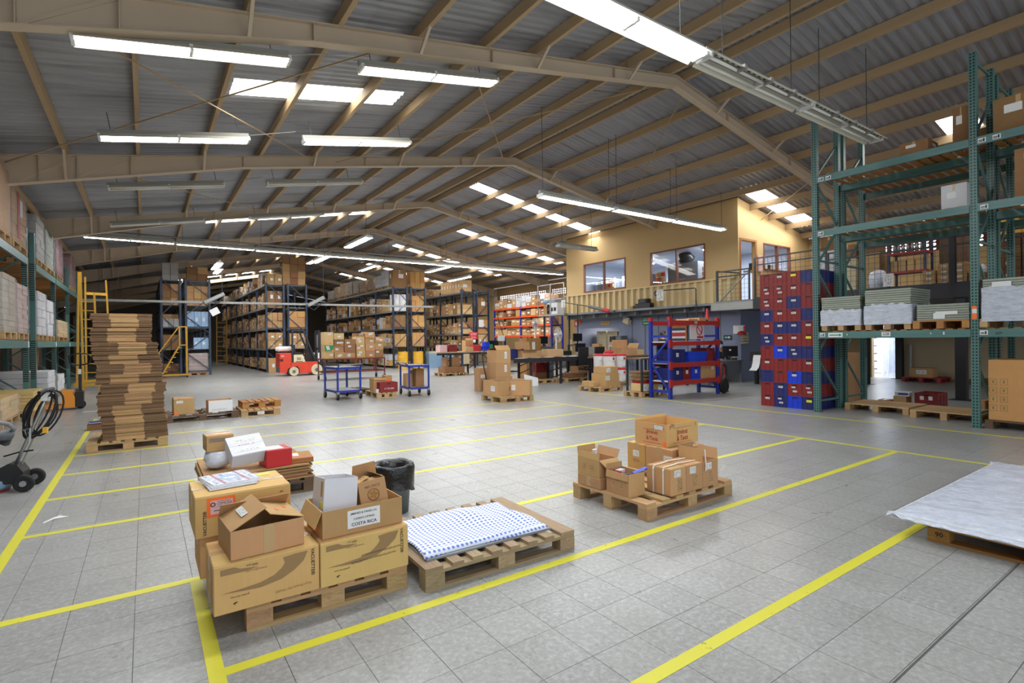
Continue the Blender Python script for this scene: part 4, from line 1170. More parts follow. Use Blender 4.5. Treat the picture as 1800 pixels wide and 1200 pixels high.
nm = ['beside the forklift mast', 'second column from the forklift', 'third column from the forklift', 'fourth column from the forklift', 'fifth column from the forklift', 'column at the far end']
tops = [1.98, 1.9, 1.65, 1.9, 1.95, 1.75]
for ci, (cx0, cw) in enumerate(cols):
    z = .886; row = 0
    while z < tops[ci] - .12:
        h = min(r.choice((.24, .28, .32, .5 if ci == 0 else .3)), tops[ci] - z)
        m = r.choice(('card', 'card', 'card_dark', 'card_light'))
        c = carton(f"{['lowest', 'second', 'third', 'fourth', 'fifth', 'sixth'][row]} labelled box on the maroon trolley, {nm[ci]}", 5.84 + cx0 + r.uniform(-.01, .01), 21.34 + r.uniform(0, .05), z, cw, .5, h - .004, r.uniform(-.04, .04), m, group='labelled boxes on the maroon trolley', tape=False)
        for q in range(r.choice((1, 2))): sticker(c, D(c), 'front', r.uniform(.1, cw - .1), r.uniform(.08, h - .06), .12, .07, 'label', 'shipping_label')
        if r.random() < .6: sticker(c, D(c), 'front', r.uniform(.05, cw - .05), .05, .07, .05, 'orange_sticker', 'sticker')
        if ci == 0 and row == 1: sticker(c, D(c), 'front', cw / 2, h * .5, cw, h * .8, 'green_sign', 'printed_panel', off=.0006)
        z += h; row += 1

# ---- forklift
f = thing('forklift', 'red counterbalance forklift with gas bottle and number 30 on its cream side', 'forklift', (5.05, 25.75, 0), 0)
MB().prism([(0, .16), (0, 1.05), (.06, 1.07), (.5, 1.07), (.52, .62), (.52, .42), (.36, .36), (.3, .15)], .05, 1.0).build('counterweight', M['fork_red'], f)
MB().prism([(.5, .62), (.95, .62), (1.0, .645), (1.62, .645), (1.66, .6), (1.5, .12), (.86, .12), (.84, .3), (.76, .44), (.5, .44)], 0, .95).build('chassis', M['fork_red'], f)
piece('bumper_scuff', f, -.003, .1, .18, .002, .95, .42, 'midgrey')
MB().prism([(.6, .63), (.6, .98), (1.0, .98), (1.12, .63)], .02, .9).build('engine_cover', M['cream'], f)
text(f, (1, 1, 1), 'front', .82, .78, '30', .2, 'ink_black', 0, off=-.015, bold=.012); sticker(f, (1, 1, 1), 'front', .83, .66, .3, .03, 'black', 'badge_strip', off=-.017); sticker(f, (1, 1, 1), 'front', .97, .87, .18, .05, 'label', 'badge', off=-.017)
sticker(f, (1, 1, 1), 'front', .12, .93, .18, .09, 'red_print', 'worn_marking', off=-.0485)
piece('rear_light', f, -.006, .2, .7, .0, .32, .8, 'black'); piece('rear_light', f, .02, .046, .68, .14, .052, .8, 'black')
MB().lathe([(0, -.02), (.1, -.02), (.13, .05), (.13, .55), (.1, .62), (0, .62)], (.0, .5, 1.25), 16, axis='x').build('gas_bottle', M['white_plastic'], f, smooth=True)
MB().lathe([(.05, 0), (.1, .01), (.1, .08), (.05, .09)], (-.1, .5, 1.25), 14, axis='x').build('bottle_collar', M['white_plastic'], f, smooth=True)
for y in (.02, .93): piece('bottle_cradle', f, .1, .42 if y < .5 else .52, 1.07, .45, .46 if y < .5 else .56, 1.14, 'black')
for y in (.06, .9):
    beam('guard_post', f, (.55, y, .6), (.56, y, 2.1), .07, .07, 'black_steel'); beam('guard_post', f, (1.05, y, 2.1), (1.55, y, .75), .07, .07, 'black_steel')
g = MB().box(.5, .02, 2.07, 1.1, .08, 2.13).box(.5, .88, 2.07, 1.1, .94, 2.13)
for k in range(6): g.box(.5 + k * .11, .08, 2.08, .54 + k * .11, .88, 2.12)
g.build('overhead_guard', M['black_steel'], f)
MB().box(.66, .2, .98, 1.0, .72, 1.08).box(.6, .2, 1.06, .7, .72, 1.45).build('seat', M['black'], f)
MB().tube([(1.25 + .13 * math.cos(a) * .6, .46 + .16 * math.sin(a), 1.3 + .13 * math.cos(a) * .8) for a in [k * PI / 8 for k in range(16)]], .014, 6, close=True).build('steering_wheel', M['black'], f, smooth=True)
MB().prism([(1.1, .62), (1.22, 1.2), (1.34, 1.24), (1.6, .9), (1.62, .62)], .2, .75).build('dashboard', M['black'], f)
for y in (.14, .72):
    piece('mast_rail', f, 1.74, y, .08, 1.82, y + .09, 2.12, 'black_steel'); piece('mast_rail', f, 1.84, y + .02, .12, 1.9, y + .09, 2.05, 'black_steel')
for z in (.3, 1.2, 2.02): piece('mast_crossbar', f, 1.75, .14, z, 1.81, .81, z + .08, 'black_steel')
MB().tube([(1.79, .48, .15), (1.79, .48, 1.9)], .035, 10).build('lift_cylinder', M['steel'], f)
for y in (.22, .66): MB().box(1.92, y, .1, 1.97, y + .12, .7).box(1.92, y, .1, 2.75, y + .12, .14).build('fork', M['black_steel'], f)
MB().box(1.9, .1, .3, 1.94, .86, .36).box(1.9, .1, .62, 1.94, .86, .68).build('carriage', M['black_steel'], f)
for (x, y, r_) in ((.6, -.02, .21), (.6, .82, .21), (1.62, -.04, .26), (1.62, .84, .26)):
    w = MB().lathe([(0, 0), (r_ * .4, 0), (r_ * .5, .02), (r_ * .62, 0), (r_ * .95, .0), (r_, .03), (r_, .15), (r_ * .95, .18), (0, .18)], (0, 0, 0), 22, axis='y').build('wheel', plain('cream_tyre', S(206, 192, 160), .8, dirt=.2) if 'cream_tyre' not in bpy.data.materials else bpy.data.materials['cream_tyre'], f, smooth=False, loc=(x, y, r_))
    MB().lathe([(0, -.012), (r_ * .28, -.012), (r_ * .4, .01)], n=14, axis='y').build('hub', M['midgrey'], w)
for k in range(2): MB().box(1.7, .05 + k * .78, .62, 1.76, .12 + k * .78, 1.05).build('work_lamp', M['white_plastic'], f)
piece('warning_lamp', f, 1.15, .4, .98, 1.2, .46, 1.03, 'orange_sticker')

# ---- pallet with two open boxes in front of the benches
pallet('light pallet under two deep open boxes in front of the long bench', 7.1, 10.6, .95, .98, 0, 'wood', 6)
c = carton('deep open brown box, left of the pair before the long bench', 7.12, 10.84, .146, .34, .73, .37, -.04, 'card', closed=False); sticker(c, D(c), 'left', .5, .18, .2, .13, 'label', 'shipping_label')
c = carton('deep open brown box turned at an angle, right of the pair before the long bench', 7.5, 10.86, .146, .5, .36, .37, -.85, 'card', closed=False); sticker(c, D(c), 'front', .09, .2, .1, .13, 'label', 'shipping_label')
pj = thing('hand_pallet_truck', 'dark hand pallet truck under the stacked boxes before the benches', 'pallet truck', (8.35, 12.95, 0), 0)
for y in (.1, .42): piece('fork', pj, .1, y, .06, 1.1, y + .15, .12, 'black_steel')
MB().box(-.05, .15, .08, .1, .52, .34).build('pump_housing', M['black_steel'], pj)
MB().tube([(0, .33, .3), (-.12, .33, .8), (-.16, .33, 1.15)], .018, 8).tube([(-.16, .2, 1.12), (-.16, .22, 1.25), (-.16, .44, 1.25), (-.16, .46, 1.12), (-.16, .2, 1.12)], .014, 6).build('tiller', M['black_steel'], pj)
for y in (.24, .36): MB().lathe([(0, 0), (.09, 0), (.09, .05), (0, .05)], (-.02, y, .09), 14, axis='y').build('wheel', M['rubber'], pj)
for k, (z, h, w, lab) in enumerate(((.13, .31, .62, 'lowest box of the stack on the hand pallet truck'), (.445, .41, .54, 'middle box with white slip on the hand pallet truck'), (.86, .38, .52, 'top box with a half-open lid on the hand pallet truck'))):
    c = carton(lab, 8.47 + .02 * k, 13.0, z, w, .5, h, .03, 'card', group='boxes on the hand pallet truck', closed=k < 2, flaps=(('f', -40, .18), ('b', -70, .2)))
    if k: sticker(c, D(c), 'front', w * .65, h * .6, .09, .2, 'label', 'shipping_label')
c = carton('small labelled box behind the stacked boxes by the benches', 8.25, 13.55, .0, .3, .3, .7, 0, 'card'); sticker(c, D(c), 'front', .12, .45, .15, .1, 'label', 'shipping_label')
c = carton('flat brown box lying beside the stacked boxes by the benches', 9.15, 13.2, .0, .5, .4, .32, -.1, 'card')
# ------------------------------------------------------------------ racks
def rack(label, name, x0, x1, ys, h, levels, pm, bm, pw=.09, bh=.12, deck='panel', dm='galv', bw=.05, ends=True, group=None):
    t = thing(name, label, 'rack', (x0, ys[0], 0), 0, group); w = x1 - x0
    for k, y in enumerate(ys):
        y -= ys[0]
        for x in (0, w): piece('upright', t, x - pw / 2, y - pw / 2, 0, x + pw / 2, y + pw / 2, h, pm); 
        for x in (0, w): piece('foot_plate', t, x - pw * .8, y - pw * .7, 0, x + pw * .8, y + pw * .7, .008, bm)
        z = .25; side = 0
        bmn = 'green' if 'green' in pm else ('navy' if 'navy' in pm else pm)
        while z < h - .5:
            beam('brace', t, (0 if side else w, y, z), (w if side else 0, y, z + .85), .035, .035, bmn)
            z += .9; side = 1 - side
        for z in (.22, h * .5, h - .12): beam('brace', t, (0, y, z), (w, y, z), .03, .04, bmn)
    for a, b_ in zip(ys[:-1], ys[1:]):
        a -= ys[0]; b_ -= ys[0]
        for z in levels:
            for x in (-pw * .45, w + pw * .45): piece('beam', t, x - bw / 2, a + pw / 2, z - bh, x + bw / 2, b_ - pw / 2, z, bm)
            if deck == 'slat':
                n = int((b_ - a) / .17)
                for k in range(n):
                    yy = a + .1 + (k + .5) * (b_ - a - .2) / n
                    piece('deck_slat', t, .0, yy - .05, z, w, yy + .05, z + .018, dm)
            else: piece('shelf_deck', t, 0, a + pw * .6, z - .03, w, b_ - pw * .6, z, dm)
    return t
def beam_tag(x, y, z, kind, body=None):
    """label plates on the aisle face of a beam"""
    return (x, y, z, kind, body)

# green racks, right hand side, back to back
RY = [-2.26, .23, 2.72, 5.21]
gr = rack('tall green pallet rack at the aisle beside the stacked crates, slotted uprights', 'pallet_rack', 11.2, 12.15, RY, 6.15, [1.62, 3.66, 4.74], 'green_slot', 'green', .1, .13, 'slat', 'wood_orange')
gr2 = rack('second green rack standing back to back behind the one beside the crates', 'pallet_rack', 12.4, 13.35, RY, 6.1, [1.62, 3.66, 4.74], 'green_slot', 'green', .1, .13, 'slat', 'wood_orange')
def plate(parent, y, z, w, h, m='paper', x=-.0715, name='beam_label'):
    o = piece(name, parent, x - .004, y - w / 2, z - h / 2, x, y + w / 2, z + h / 2, m); return o
def ry(y): return y - RY[0]
for (y, z) in ((5.07, 4.67), (4.93, 4.67), (2.6, 4.67), (2.42, 4.67), (5.08, 3.59), (2.58, 3.59), (5.07, 1.56), (2.6, 1.56)):
    plate(gr, ry(y), z, .1, .075, 'paper'); plate(gr, ry(y) - .025, z, .018, .05, 'ink_black', -.0757, 'arrow_mark'); plate(gr, ry(y) + .015, z, .05, .012, 'ink_black', -.0757, 'print_mark'); plate(gr, ry(y) + .015, z - .02, .05, .008, 'ink_black', -.0757, 'print_mark')
plate(gr, ry(4.83), 1.555, .26, .085); plate(gr, ry(4.84), 1.555, .2, .02, 'green_sign', -.0757, 'arrow_mark')
b = MB().prism([(ry(4.76), 1.53), (ry(4.71), 1.555), (ry(4.76), 1.58)], -.0797, -.0757, plane='yz').build('arrow_head', M['green_sign'], gr)
plate(gr, ry(3.97), 1.56, .14, .08)
def rtext(parent, y, z, body, size, m='ink_black', x=-.078, bold=.01):
    c = bpy.data.curves.new('printed_text', 'FONT'); c.body = body; c.size = size; c.align_x = 'CENTER'; c.align_y = 'CENTER'; c.materials.append(M[m]); c.offset = bold * size
    o = bpy.data.objects.new('printed_text', c); COL.objects.link(o); o.parent = parent
    o.matrix_local = Matrix(((0, 0, -1, x), (-1, 0, 0, y), (0, 1, 0, z), (0, 0, 0, 1)))
    return o
rtext(gr, ry(3.97), 1.56, '228', .07); rtext(gr, ry(2.42), 1.545, '229', .055, x=-.074)
plate(gr, ry(3.3), 1.56, .012, .03); plate(gr, ry(3.12), 1.56, .02, .05); plate(gr, ry(4.62), 1.56, .012, .03)
piece('reflector_tag', gr, -.056, ry(2.72) - .03, 1.95, -.05, ry(2.72) + .03, 2.0, 'orange_sticker'); piece('reflector_tag', gr, -.056, ry(2.72) - .03, 1.78, -.05, ry(2.72) + .03, 1.88, 'orange_sticker'); piece('reflector_tag', gr, -.056, ry(2.72) - .03, 1.88, -.05, ry(2.72) + .03, 1.95, 'paper')

def raise_(p, z): p.location.z = z; return p
# board stacks on the first beam level
def boards(label, x, y, w, d, z, n, th, film_to=None, group='board stacks on the green rack'):
    t = thing('board_stack', label, 'board stack', (x, y, z), 0, group)
    for k in range(n):
        j = rnd.uniform(-.008, .008)
        o = piece('board', t, j, rnd.uniform(-.006, .006), k * th, w + j, d, k * th + th * .82, 'board_green' if film_to is None or k * th > film_to * .55 else 'board_green')
    if film_to:
        b = MB(); m_ = 16
        pts = []
        for k in range(m_ + 1): pts.append((-.02, d + .015 - k * (d + .03) / m_))
        for k in range(1, m_ + 1): pts.append((-.02 + k * (w + .04) / m_, -.015))
        for (px, py) in pts: 
            for (zz, o) in ((-.05, .0), (film_to * .3, .008), (film_to * .7, .0), (film_to + rnd.uniform(-.03, .03), -.006)): b.v.append((px + rnd.uniform(-.008, .008), py + rnd.uniform(-.006, .006), zz))
        for k in range(len(pts) - 1):
            for q in range(3): a = k * 4 + q; b.f.append((a, a + 4, a + 5, a + 1)); b.mi.append(0)
        b.build('stretch_film', M['film_white'], t, smooth=True)
    return t
for (lab, y0, d, wd) in (('pale pallet under the first wrapped board stack from the crates', 4.4, .7, 'wood'), ('pale pallet under the tall middle board stack on the green rack', 3.6, .72, 'wood'), ('orange pallet under the short board stack by the middle upright', 2.79, .78, 'wood_orange'), ('pale pallet under the big wrapped stack past the middle upright', 1.5, 1.16, 'wood')):
    raise_(pallet(lab, 11.16, y0, .98, d, 0, wd, 5, 'pallets on the green rack'), 1.641)
boards('grey-green board stack with white film below, first from the crates', 11.17, 4.41, .9, .69, 1.787, 13, .04, .26)
boards('tallest board stack in white film, in the middle of the bay', 11.17, 3.6, .95, .72, 1.787, 15, .04, .32)
bs = boards('short unwrapped board stack on the orange pallet with taped slips', 11.2, 2.8, .9, .72, 1.787, 7, .04)
for (y, z, w, h) in ((.32, .07, .16, .1), (.15, .12, .3, .06)): piece('paper_slip', bs, -.016, y, z - h / 2, -.01, y + w, z + h / 2, 'paper')
bs = boards('big board stack mostly wrapped in white film past the middle upright', 11.17, 1.52, .95, 1.1, 1.787, 16, .04, .5)
piece('paper_slip', bs, -.03, .75, .5, -.022, .98, .58, 'paper')
# big worn carton with handling marks on a pallet at the right edge
pallet('dark pallet under the big worn carton at the right edge', 11.22, 1.5, 1.0, 1.12, 0, 'wood_dark', 6)
W_ = carton('big worn carton with handling symbols under the green rack', 11.25, 1.42, .146, .85, 1.16, .97, 0, 'card_yellow', tape=False)
for k in range(4):
    for q in range(2):
        sticker(W_, D(W_), 'left', .06 + .13 * q, .2 + .14 * k, .09, .1, 'ink_brown', 'printed_symbol'); sticker(W_, D(W_), 'left', .06 + .13 * q, .2 + .14 * k, .075, .085, 'card_yellow', 'printed_symbol', off=.002)
        sticker(W_, D(W_), 'left', .06 + .13 * q, .2 + .14 * k, .03, .05, 'ink_brown', 'printed_symbol', off=.003)
# floor pallets under the rack
pallet('long pale pallet on the floor under the first bay of the green rack', 11.95, 3.9, .95, 1.12, 0, 'wood', 8, solid=True)
pallet('pale pallet on the floor beside the middle upright of the green rack', 11.75, 2.8, 1.0, 1.02, 0, 'wood', 8, solid=True)
c = crate('dark red crate with torn stickers on the floor behind the green rack', 13.5, 3.9, 0, .6, .4, .3, 'crate_red', group=None)
sticker(c, D(c), 'left', .28, .2, .07, .08, 'paper', 'crate_label', off=.003); sticker(c, D(c), 'left', .13, .2, .07, .08, 'paper', 'crate_label', off=.003)
c = crate('dark red crate partly hidden by the middle green upright', 13.55, 2.65, 0, .6, .4, .3, 'crate_red')
carton('small low box beside the torn-stickered crate behind the green rack', 13.45, 4.75, 0, .3, .22, .1, 0, 'card'); carton('small box under the blue-white packet behind the green rack', 13.5, 4.45, 0, .3, .24, .2, 0, 'card')
p = thing('packet', 'blue and white packet on the small box behind the green rack', 'packet', (13.52, 4.4, .205), .1); piece('wrapper', p, 0, 0, 0, .25, .26, .09, 'card_white'); piece('printed_band', p, -.002, .02, .03, 0, .2, .07, 'blue')
carton('small box beside the half-hidden crate behind the green rack', 13.5, 3.15, 0, .3, .2, .22, 0, 'card')
pallet('red pallet against the bare board wall under the mezzanine', 20.7, 5.9, 1.0, 1.05, 0, 'wood_red', 6)
c = carton('labelled box on the red pallet by the bare board wall', 20.85, 6.15, .146, .45, .62, .3, 0, 'card'); sticker(c, D(c), 'left', .32, .17, .28, .13, 'label', 'shipping_label')
pallet('dark pallet beside the red one under the mezzanine', 20.7, 4.2, 1.0, 1.05, 0, 'wood_dark', 6)
tb = MB().lathe([(0, 0), (.055, 0), (.055, 1.2), (0, 1.2)], n=12).build('pipe_roll', M['galv'], None, loc=(21.75, 7.05, 0)); tb.rotation_euler = (0, .04, 0); tag(tb, 'grey wrapped roll leaning on the board wall beside the opening', 'roll')
pn = thing('cardboard_sheet', 'tall cardboard sheets leaning behind the green rack by the crates', 'cardboard', (13.5, 5.3, 0), 0)
for k in range(3): piece('sheet', pn, .03 * k, .02 * k, 0, .02 + .03 * k, .5 + .02 * k, 1.15 - .03 * k, 'card')
# what stands in the bright room behind the opening
t = thing('filing_cabinet', 'white drawer cabinet in the bright room behind the opening', 'cabinet', (24.2, 8.75, 0), 0)
piece('carcass', t, 0, 0, 0, .6, .55, 1.6, 'white_plastic')
for k in range(5): d_ = piece('drawer', t, -.012, .01, .04 + k * .31, 0, .54, .33 + k * .31, 'white_plastic'); 
for k in range(5): piece('handle', t, -.03, .2, .18 + k * .31, -.012, .34, .21 + k * .31, 'navy')
t = thing('fire_extinguisher', 'red fire extinguisher with paper tag behind the hazy curtain', 'extinguisher', (23.6, 8.0, .9), 0)
MB().lathe([(0, 0), (.08, 0), (.08, .34), (.03, .42), (.03, .46), (0, .46)], n=14).build('cylinder', M['red_sign'], t, smooth=True); piece('tag', t, -.09, -.04, .06, -.082, .04, .2, 'paper'); MB().tube([(0, 0, .45), (-.05, -.1, .4), (-.04, -.13, .15)], .012, 6).build('hose', M['black'], t)
M['curtain'] = film_mat('strip_curtain_film', .3)
t = thing('strip_curtain', 'hazy clear strip curtain in the opening of the board wall', 'curtain', (22.25, 7.5, 0), 0)
for k in range(3): piece('strip', t, .02 * (k % 2), .02 + k * .17, .02, .004 + .02 * (k % 2), .2 + k * .17, 2.3, 'curtain')

# left green racks with wrapped loads
L1 = rack('near green pallet rack along the left side, sacks and wrapped cartons on it', 'pallet_rack', -3.3, -2.24, [9.25, 12.75, 16.25], 4.25, [1.66, 3.55], 'green_slot', 'green', .1, .16, 'slat', 'wood_orange')
L2 = rack('far green pallet rack along the left side, holding tall dark red loads', 'pallet_rack', -3.3, -2.24, [17.25, 20.8, 24.3, 27.8, 31.3], 4.3, [1.66, 3.55], 'green_slot', 'green', .1, .16, 'slat', 'wood_orange')
for rk, y0, ys in ((L1, 9.25, (16.1,)), (L2, 17.25, (20.65, 24.15))):
    for y in ys: piece('beam_label', rk, 1.06 + .0715, y - y0 - .07, 1.51, 1.06 + .0755, y - y0 + .05, 1.65, 'paper')
def load(label, y0, y1, z, h, m, n, film=True, x0=-3.15, x1=-2.16, stripe=None, pal=True, group='wrapped pallet loads on the left racks', wd='wood'):
    if pal: raise_(pallet('pallet under the ' + label.split(',')[0], x0, y0, x1 - x0, y1 - y0, 0, wd, 6, 'pallets on the left racks'), z)
    t = thing('pallet_load', label, 'load', (x0, y0, z + (.145 if pal else 0)), 0, group)
    w = x1 - x0; d = y1 - y0; th = h / n
    for k in range(n):
        j = rnd.uniform(-.012, .012); q = rnd.uniform(-.01, .01)
        if n > 1:
            piece('layer', t, .02 + j, .02 + q, k * th, w - .02 + j, d / 2 - .004, (k + .94) * th, m); piece('layer', t, .02 - j, d / 2 + .004, k * th, w - .02 - q, d - .02 + q, (k + .94) * th, m)
        else: piece('layer', t, .01, .01, 0, w - .01, d - .01, h, m)
    if stripe: piece('red_strip', t, w - .012, d * .35, h * .1, w - .002, d * .5, h * .98, stripe)
    if film:
        b = MB(); b.box(-.005, -.005, -.001, w + .006, d + .005, h * .97); me = b.mesh('stretch_film', M['film']); bm = bmesh.new(); bm.from_mesh(me)
        bmesh.ops.subdivide_edges(bm, edges=bm.edges, cuts=7, use_grid_fill=True)
        for v in bm.verts:
            v.co.x += rnd.uniform(0, .016) * (1 if v.co.x > w / 2 else -1); v.co.y += rnd.uniform(0, .014) * (1 if v.co.y > d / 2 else -1)
        bm.to_mesh(me); bm.free(); me.polygons.foreach_set('use_smooth', [True] * len(me.polygons)); obj('stretch_film', me, t)
    return t
zl1, zl2 = 1.68, 3.57
load('yellowish layered sacks, nearest load on the lower beams', 13.55, 14.75, zl1, 1.12, 'tan_load', 10)
load('pink-grey layered sacks, second load on the lower beams', 14.95, 16.1, zl1, 1.05, 'pink_load', 10)
load('plain tan cartons, nearest load on the upper beams', 13.2, 14.3, zl2, 1.25, 'card_light', 1)
s = load('brown carton layers with red strip and white slip, second load on the upper beams', 14.5, 16.05, zl2, 1.1, 'card', 9, stripe='ink_red'); piece('paper_slip', s, .99, .75, .6, .996, 1.0, .95, 'paper')
load('pale grey cartons, first load above the far rack end', 17.4, 18.7, zl2, 1.1, 'card_grey', 6)
load('greenish wrapped cartons, second load above the far rack end', 18.9, 20.4, zl2, 1.02, 'board_green', 6)
c = carton('open lid carton leaning off the greenish wrapped load', -2.95, 19.4, zl2 + 1.19, .7, .8, .12, .1, 'card_light', closed=False, flaps=(('r', 150, .3), ('b', 20, .2)))
load('dark red cartons, nearer of the two red loads', 21.0, 22.4, zl2, 1.15, 'redwine_load', 7, wd='wood_old')
load('dark red cartons in pink film, farther of the two red loads', 24.65, 26.2, zl2, 1.15, 'redwine_load', 7)
load('white shrink-wrapped cartons, first load on the far lower beams', 17.45, 18.8, zl1, 1.1, 'card_white', 5)
load('white wrapped rolls, second load on the far lower beams', 18.95, 20.2, zl1, 1.0, 'card_white', 3)
load('short yellow timber bundle with torn wrap, far lower beams', 21.2, 23.6, zl1, .52, 'yellow_load', 5, film=True)
load('mixed wood layers with red scraps, floor load at the rack foot', 13.3, 14.9, 0, .42, 'yellow_load', 4, group='loads on the floor by the left racks')
load('yellow flat packs, floor load behind the polisher hose', 15.1, 16.3, 0, .42, 'yellow_load', 6, film=False, x0=-2.9, x1=-1.95, group='loads on the floor by the left racks')
load('white paper bundles, floor load by the pallet truck', 17.5, 18.9, 0, .75, 'card_white', 5, group='loads on the floor by the left racks', x1=-2.0)
load('grey bundled tubes, floor load deep in the near rack', 9.8, 12.3, 0, .9, 'card_grey', 4, film=False, group='loads on the floor by the left racks')
load('small white boxes, floor load at the far left rack foot', 21.0, 22.6, 0, .5, 'card_white', 3, film=False, group='loads on the floor by the left racks')
for k in range(2): beam_o = thing('timber_batten', ['pale batten leaning in the far green rack', 'second pale batten crossing it in the far green rack'][k], 'batten', (0, 0, 0)); beam('batten', beam_o, (-2.5, 19.2 + .5 * k, 0.02), (-2.45, 19.6 - .5 * k, 1.5), .05, .03, 'wood')

# blue racks down the hall
A1 = rack('left navy rack with grey cartons on top, behind the rolling stairs', 'shelving_rack', .66, 1.42, [30.0 + 2.7 * k for k in range(5)], 4.7, [1.3, 2.35, 3.45, 4.62], 'navy_slot', 'darksteel', .09, .1, 'panel', 'galv')
A2 = rack('navy rack with pale blue cartons, its twin beside the aisle', 'shelving_rack', 1.65, 2.65, [30.0 + 2.7 * k for k in range(5)], 4.75, [1.3, 2.35, 3.45, 4.62], 'navy_slot', 'darksteel', .09, .1, 'panel', 'galv')
B1 = rack('long navy rack of brown cartons behind the forklift, aisle side', 'shelving_rack', 5.2, 6.05, [29.75 + 2.7 * k for k in range(8)], 4.65, [1.25, 2.3, 3.42, 4.62], 'navy_slot', 'galv', .09, .1, 'panel', 'galv')
B2 = rack('navy rack back to back with it, tall wrapped stack on top', 'shelving_rack', 6.27, 7.2, [29.75 + 2.7 * k for k in range(8)], 4.7, [1.25, 2.3, 3.42, 4.62], 'navy_slot', 'galv', .09, .1, 'panel', 'galv')
C1 = rack('long navy rack of mixed cartons behind the yellow drums', 'shelving_rack', 11.65, 12.5, [28.5 + 2.7 * k for k in range(6)], 4.7, [1.25, 2.3, 3.3, 4.66], 'navy_slot', 'galv', .09, .1, 'panel', 'galv')
C2 = rack('navy rack with ochre labelled cartons, twin of the one behind the drums', 'shelving_rack', 12.75, 13.65, [28.5 + 2.7 * k for k in range(6)], 4.72, [1.25, 2.3, 3.3, 4.66], 'navy_slot', 'galv', .09, .1, 'panel', 'galv')
D1 = rack('navy rack nearest the red sign with carton ends on top', 'shelving_rack', 15.55, 16.4, [27.5 + 2.7 * k for k in range(4)], 4.6, [1.2, 1.95, 3.15, 4.46], 'navy_slot', 'galv', .09, .1, 'panel', 'galv')
D2 = rack('navy rack end beside the orange shelving, white notice on it', 'shelving_rack', 16.62, 17.45, [27.5 + 2.7 * k for k in range(4)], 4.6, [1.2, 1.95, 3.15, 4.46], 'navy_slot', 'galv', .09, .1, 'panel', 'galv')
O1 = rack('orange-beamed shelving full of small cartons against the far office side', 'shelving_rack', 17.65, 18.4, [21.6, 24.35, 27.1], 3.45, [1.8, 2.37, 2.9, 3.42], 'blue', 'orange_paint', .08, .1, 'panel', 'galv')
sg = thing('notice_board', 'white notice paper hanging at the end of the rack near the orange shelving', 'notice', (16.7, 27.42, 2.35)); piece('sheet', sg, 0, 0, 0, .35, .01, .45, 'paper')
sg = thing('hanging_sign', 'red and white warning sign at the rack end above the benches', 'sign', (16.0, 27.3, 1.62)); piece('panel', sg, -.05, 0, 0, .55, .015, .42, 'red_sign'); sticker(sg, (.5, .01, .4), 'front', .25, .31, .5, .17, 'red_print', 'printed_panel', off=.002); sticker(sg, (.5, .01, .4), 'front', .25, .11, .4, .13, 'red_print', 'printed_panel', off=.002); piece('lower_slip', sg, .13, -.002, -.2, .38, .0, -.02, 'paper')

# ------------------------------------------------------------------ stock on the racks
stock = []
def put(label, x, y, z, w, d, h, m, group): stock.append((label, x, y, z, w, d, h, m, group))
def fill_side(rk, x0, dep, y0, y1, z, hmax, n, bay, lev, r, tones, top=False):
    """one bay of one shelf seen from the aisle: n columns of boxes, one or two layers"""
    wy = (y1 - y0 - .16) / n
    for k in range(n):
        zz = z + .002; lay = 0
        hcol = hmax * r.uniform(.62, .96)
        nl = r.choice((1, 2, 2, 3)) if hmax > .6 else r.choice((1, 2))
        if r.random() < .06: continue
        for q in range(nl):
            h = hcol / nl
            m = r.choice(tones); g = r.uniform(.004, .03)
            put(f"{ordinal(k)} carton in bay {ordinal(bay)}, {['lower', 'upper', 'top'][q] if nl > 1 else 'single'} layer, {lev}, {rk}", x0 + r.uniform(0, .06), y0 + .08 + k * wy, zz, dep, wy - g, h - .004, m, 'cartons on the ' + rk)
            zz += h
def fill_end(rk, x0, x1, y0, z, cols, rows, h, lev, m, r, dep=.55, gapx=.05):
    w = (x1 - x0 - 2 * gapx) / cols
    for c_ in range(cols):
        for q in range(rows):
            put(f"{['left', 'middle', 'right'][c_] if cols == 3 else ['left', 'right'][c_ % 2]} carton, row {ordinal(q)} up, at the end of {rk}, {lev}", x0 + gapx + c_ * w + .005, y0 + r.uniform(-.02, .05), z + .003 + q * h, w - .012, dep, h - .005, m if isinstance(m, str) else r.choice(m), 'cartons at rack ends')
r = random.Random(77)
LV = ['on the floor', 'lowest shelf', 'second shelf', 'third shelf', 'top shelf']
br = ('card', 'card', 'card_dark', 'card_light')
mixd = ('card', 'card_light', 'card_dark', 'card_white', 'card_yellow')
# A ends
fill_end('left navy rack', .66, 1.42, 30.02, 4.62, 2, 3, .27, LV[4], 'card_grey', r); fill_end('left navy rack', .66, 1.42, 30.02, 3.45, 2, 3, .33, LV[3], ('card_dark', 'card'), r)
fill_end('left navy rack', .66, 1.42, 30.02, 2.35, 3, 1, .42, LV[2], 'card_grey', r); fill_end('left navy rack', .66, 1.42, 30.02, 1.3, 2, 2, .32, LV[1], 'card_dark', r); fill_end('left navy rack', .66, 1.42, 30.05, 0, 2, 2, .3, LV[0], 'card_dark', r)
fill_end('twin navy rack', 1.65, 2.65, 30.02, 4.62, 2, 2, .35, LV[4], ('card_dark', 'card'), r); fill_end('twin navy rack', 1.65, 2.65, 30.02, 3.45, 3, 3, .31, LV[3], 'card', r)
fill_end('twin navy rack', 1.65, 2.65, 30.02, 2.35, 3, 1, .78, LV[2], 'card_blue', r); fill_end('twin navy rack', 1.9, 2.65, 30.02, 1.3, 2, 1, .55, LV[1], 'card_blue', r)
load('pinkish wrapped sacks at the foot of the twin navy rack', 30.05, 31.2, 0, .95, 'pink_load', 6, x0=1.72, x1=2.58, group='pallet loads at rack feet')
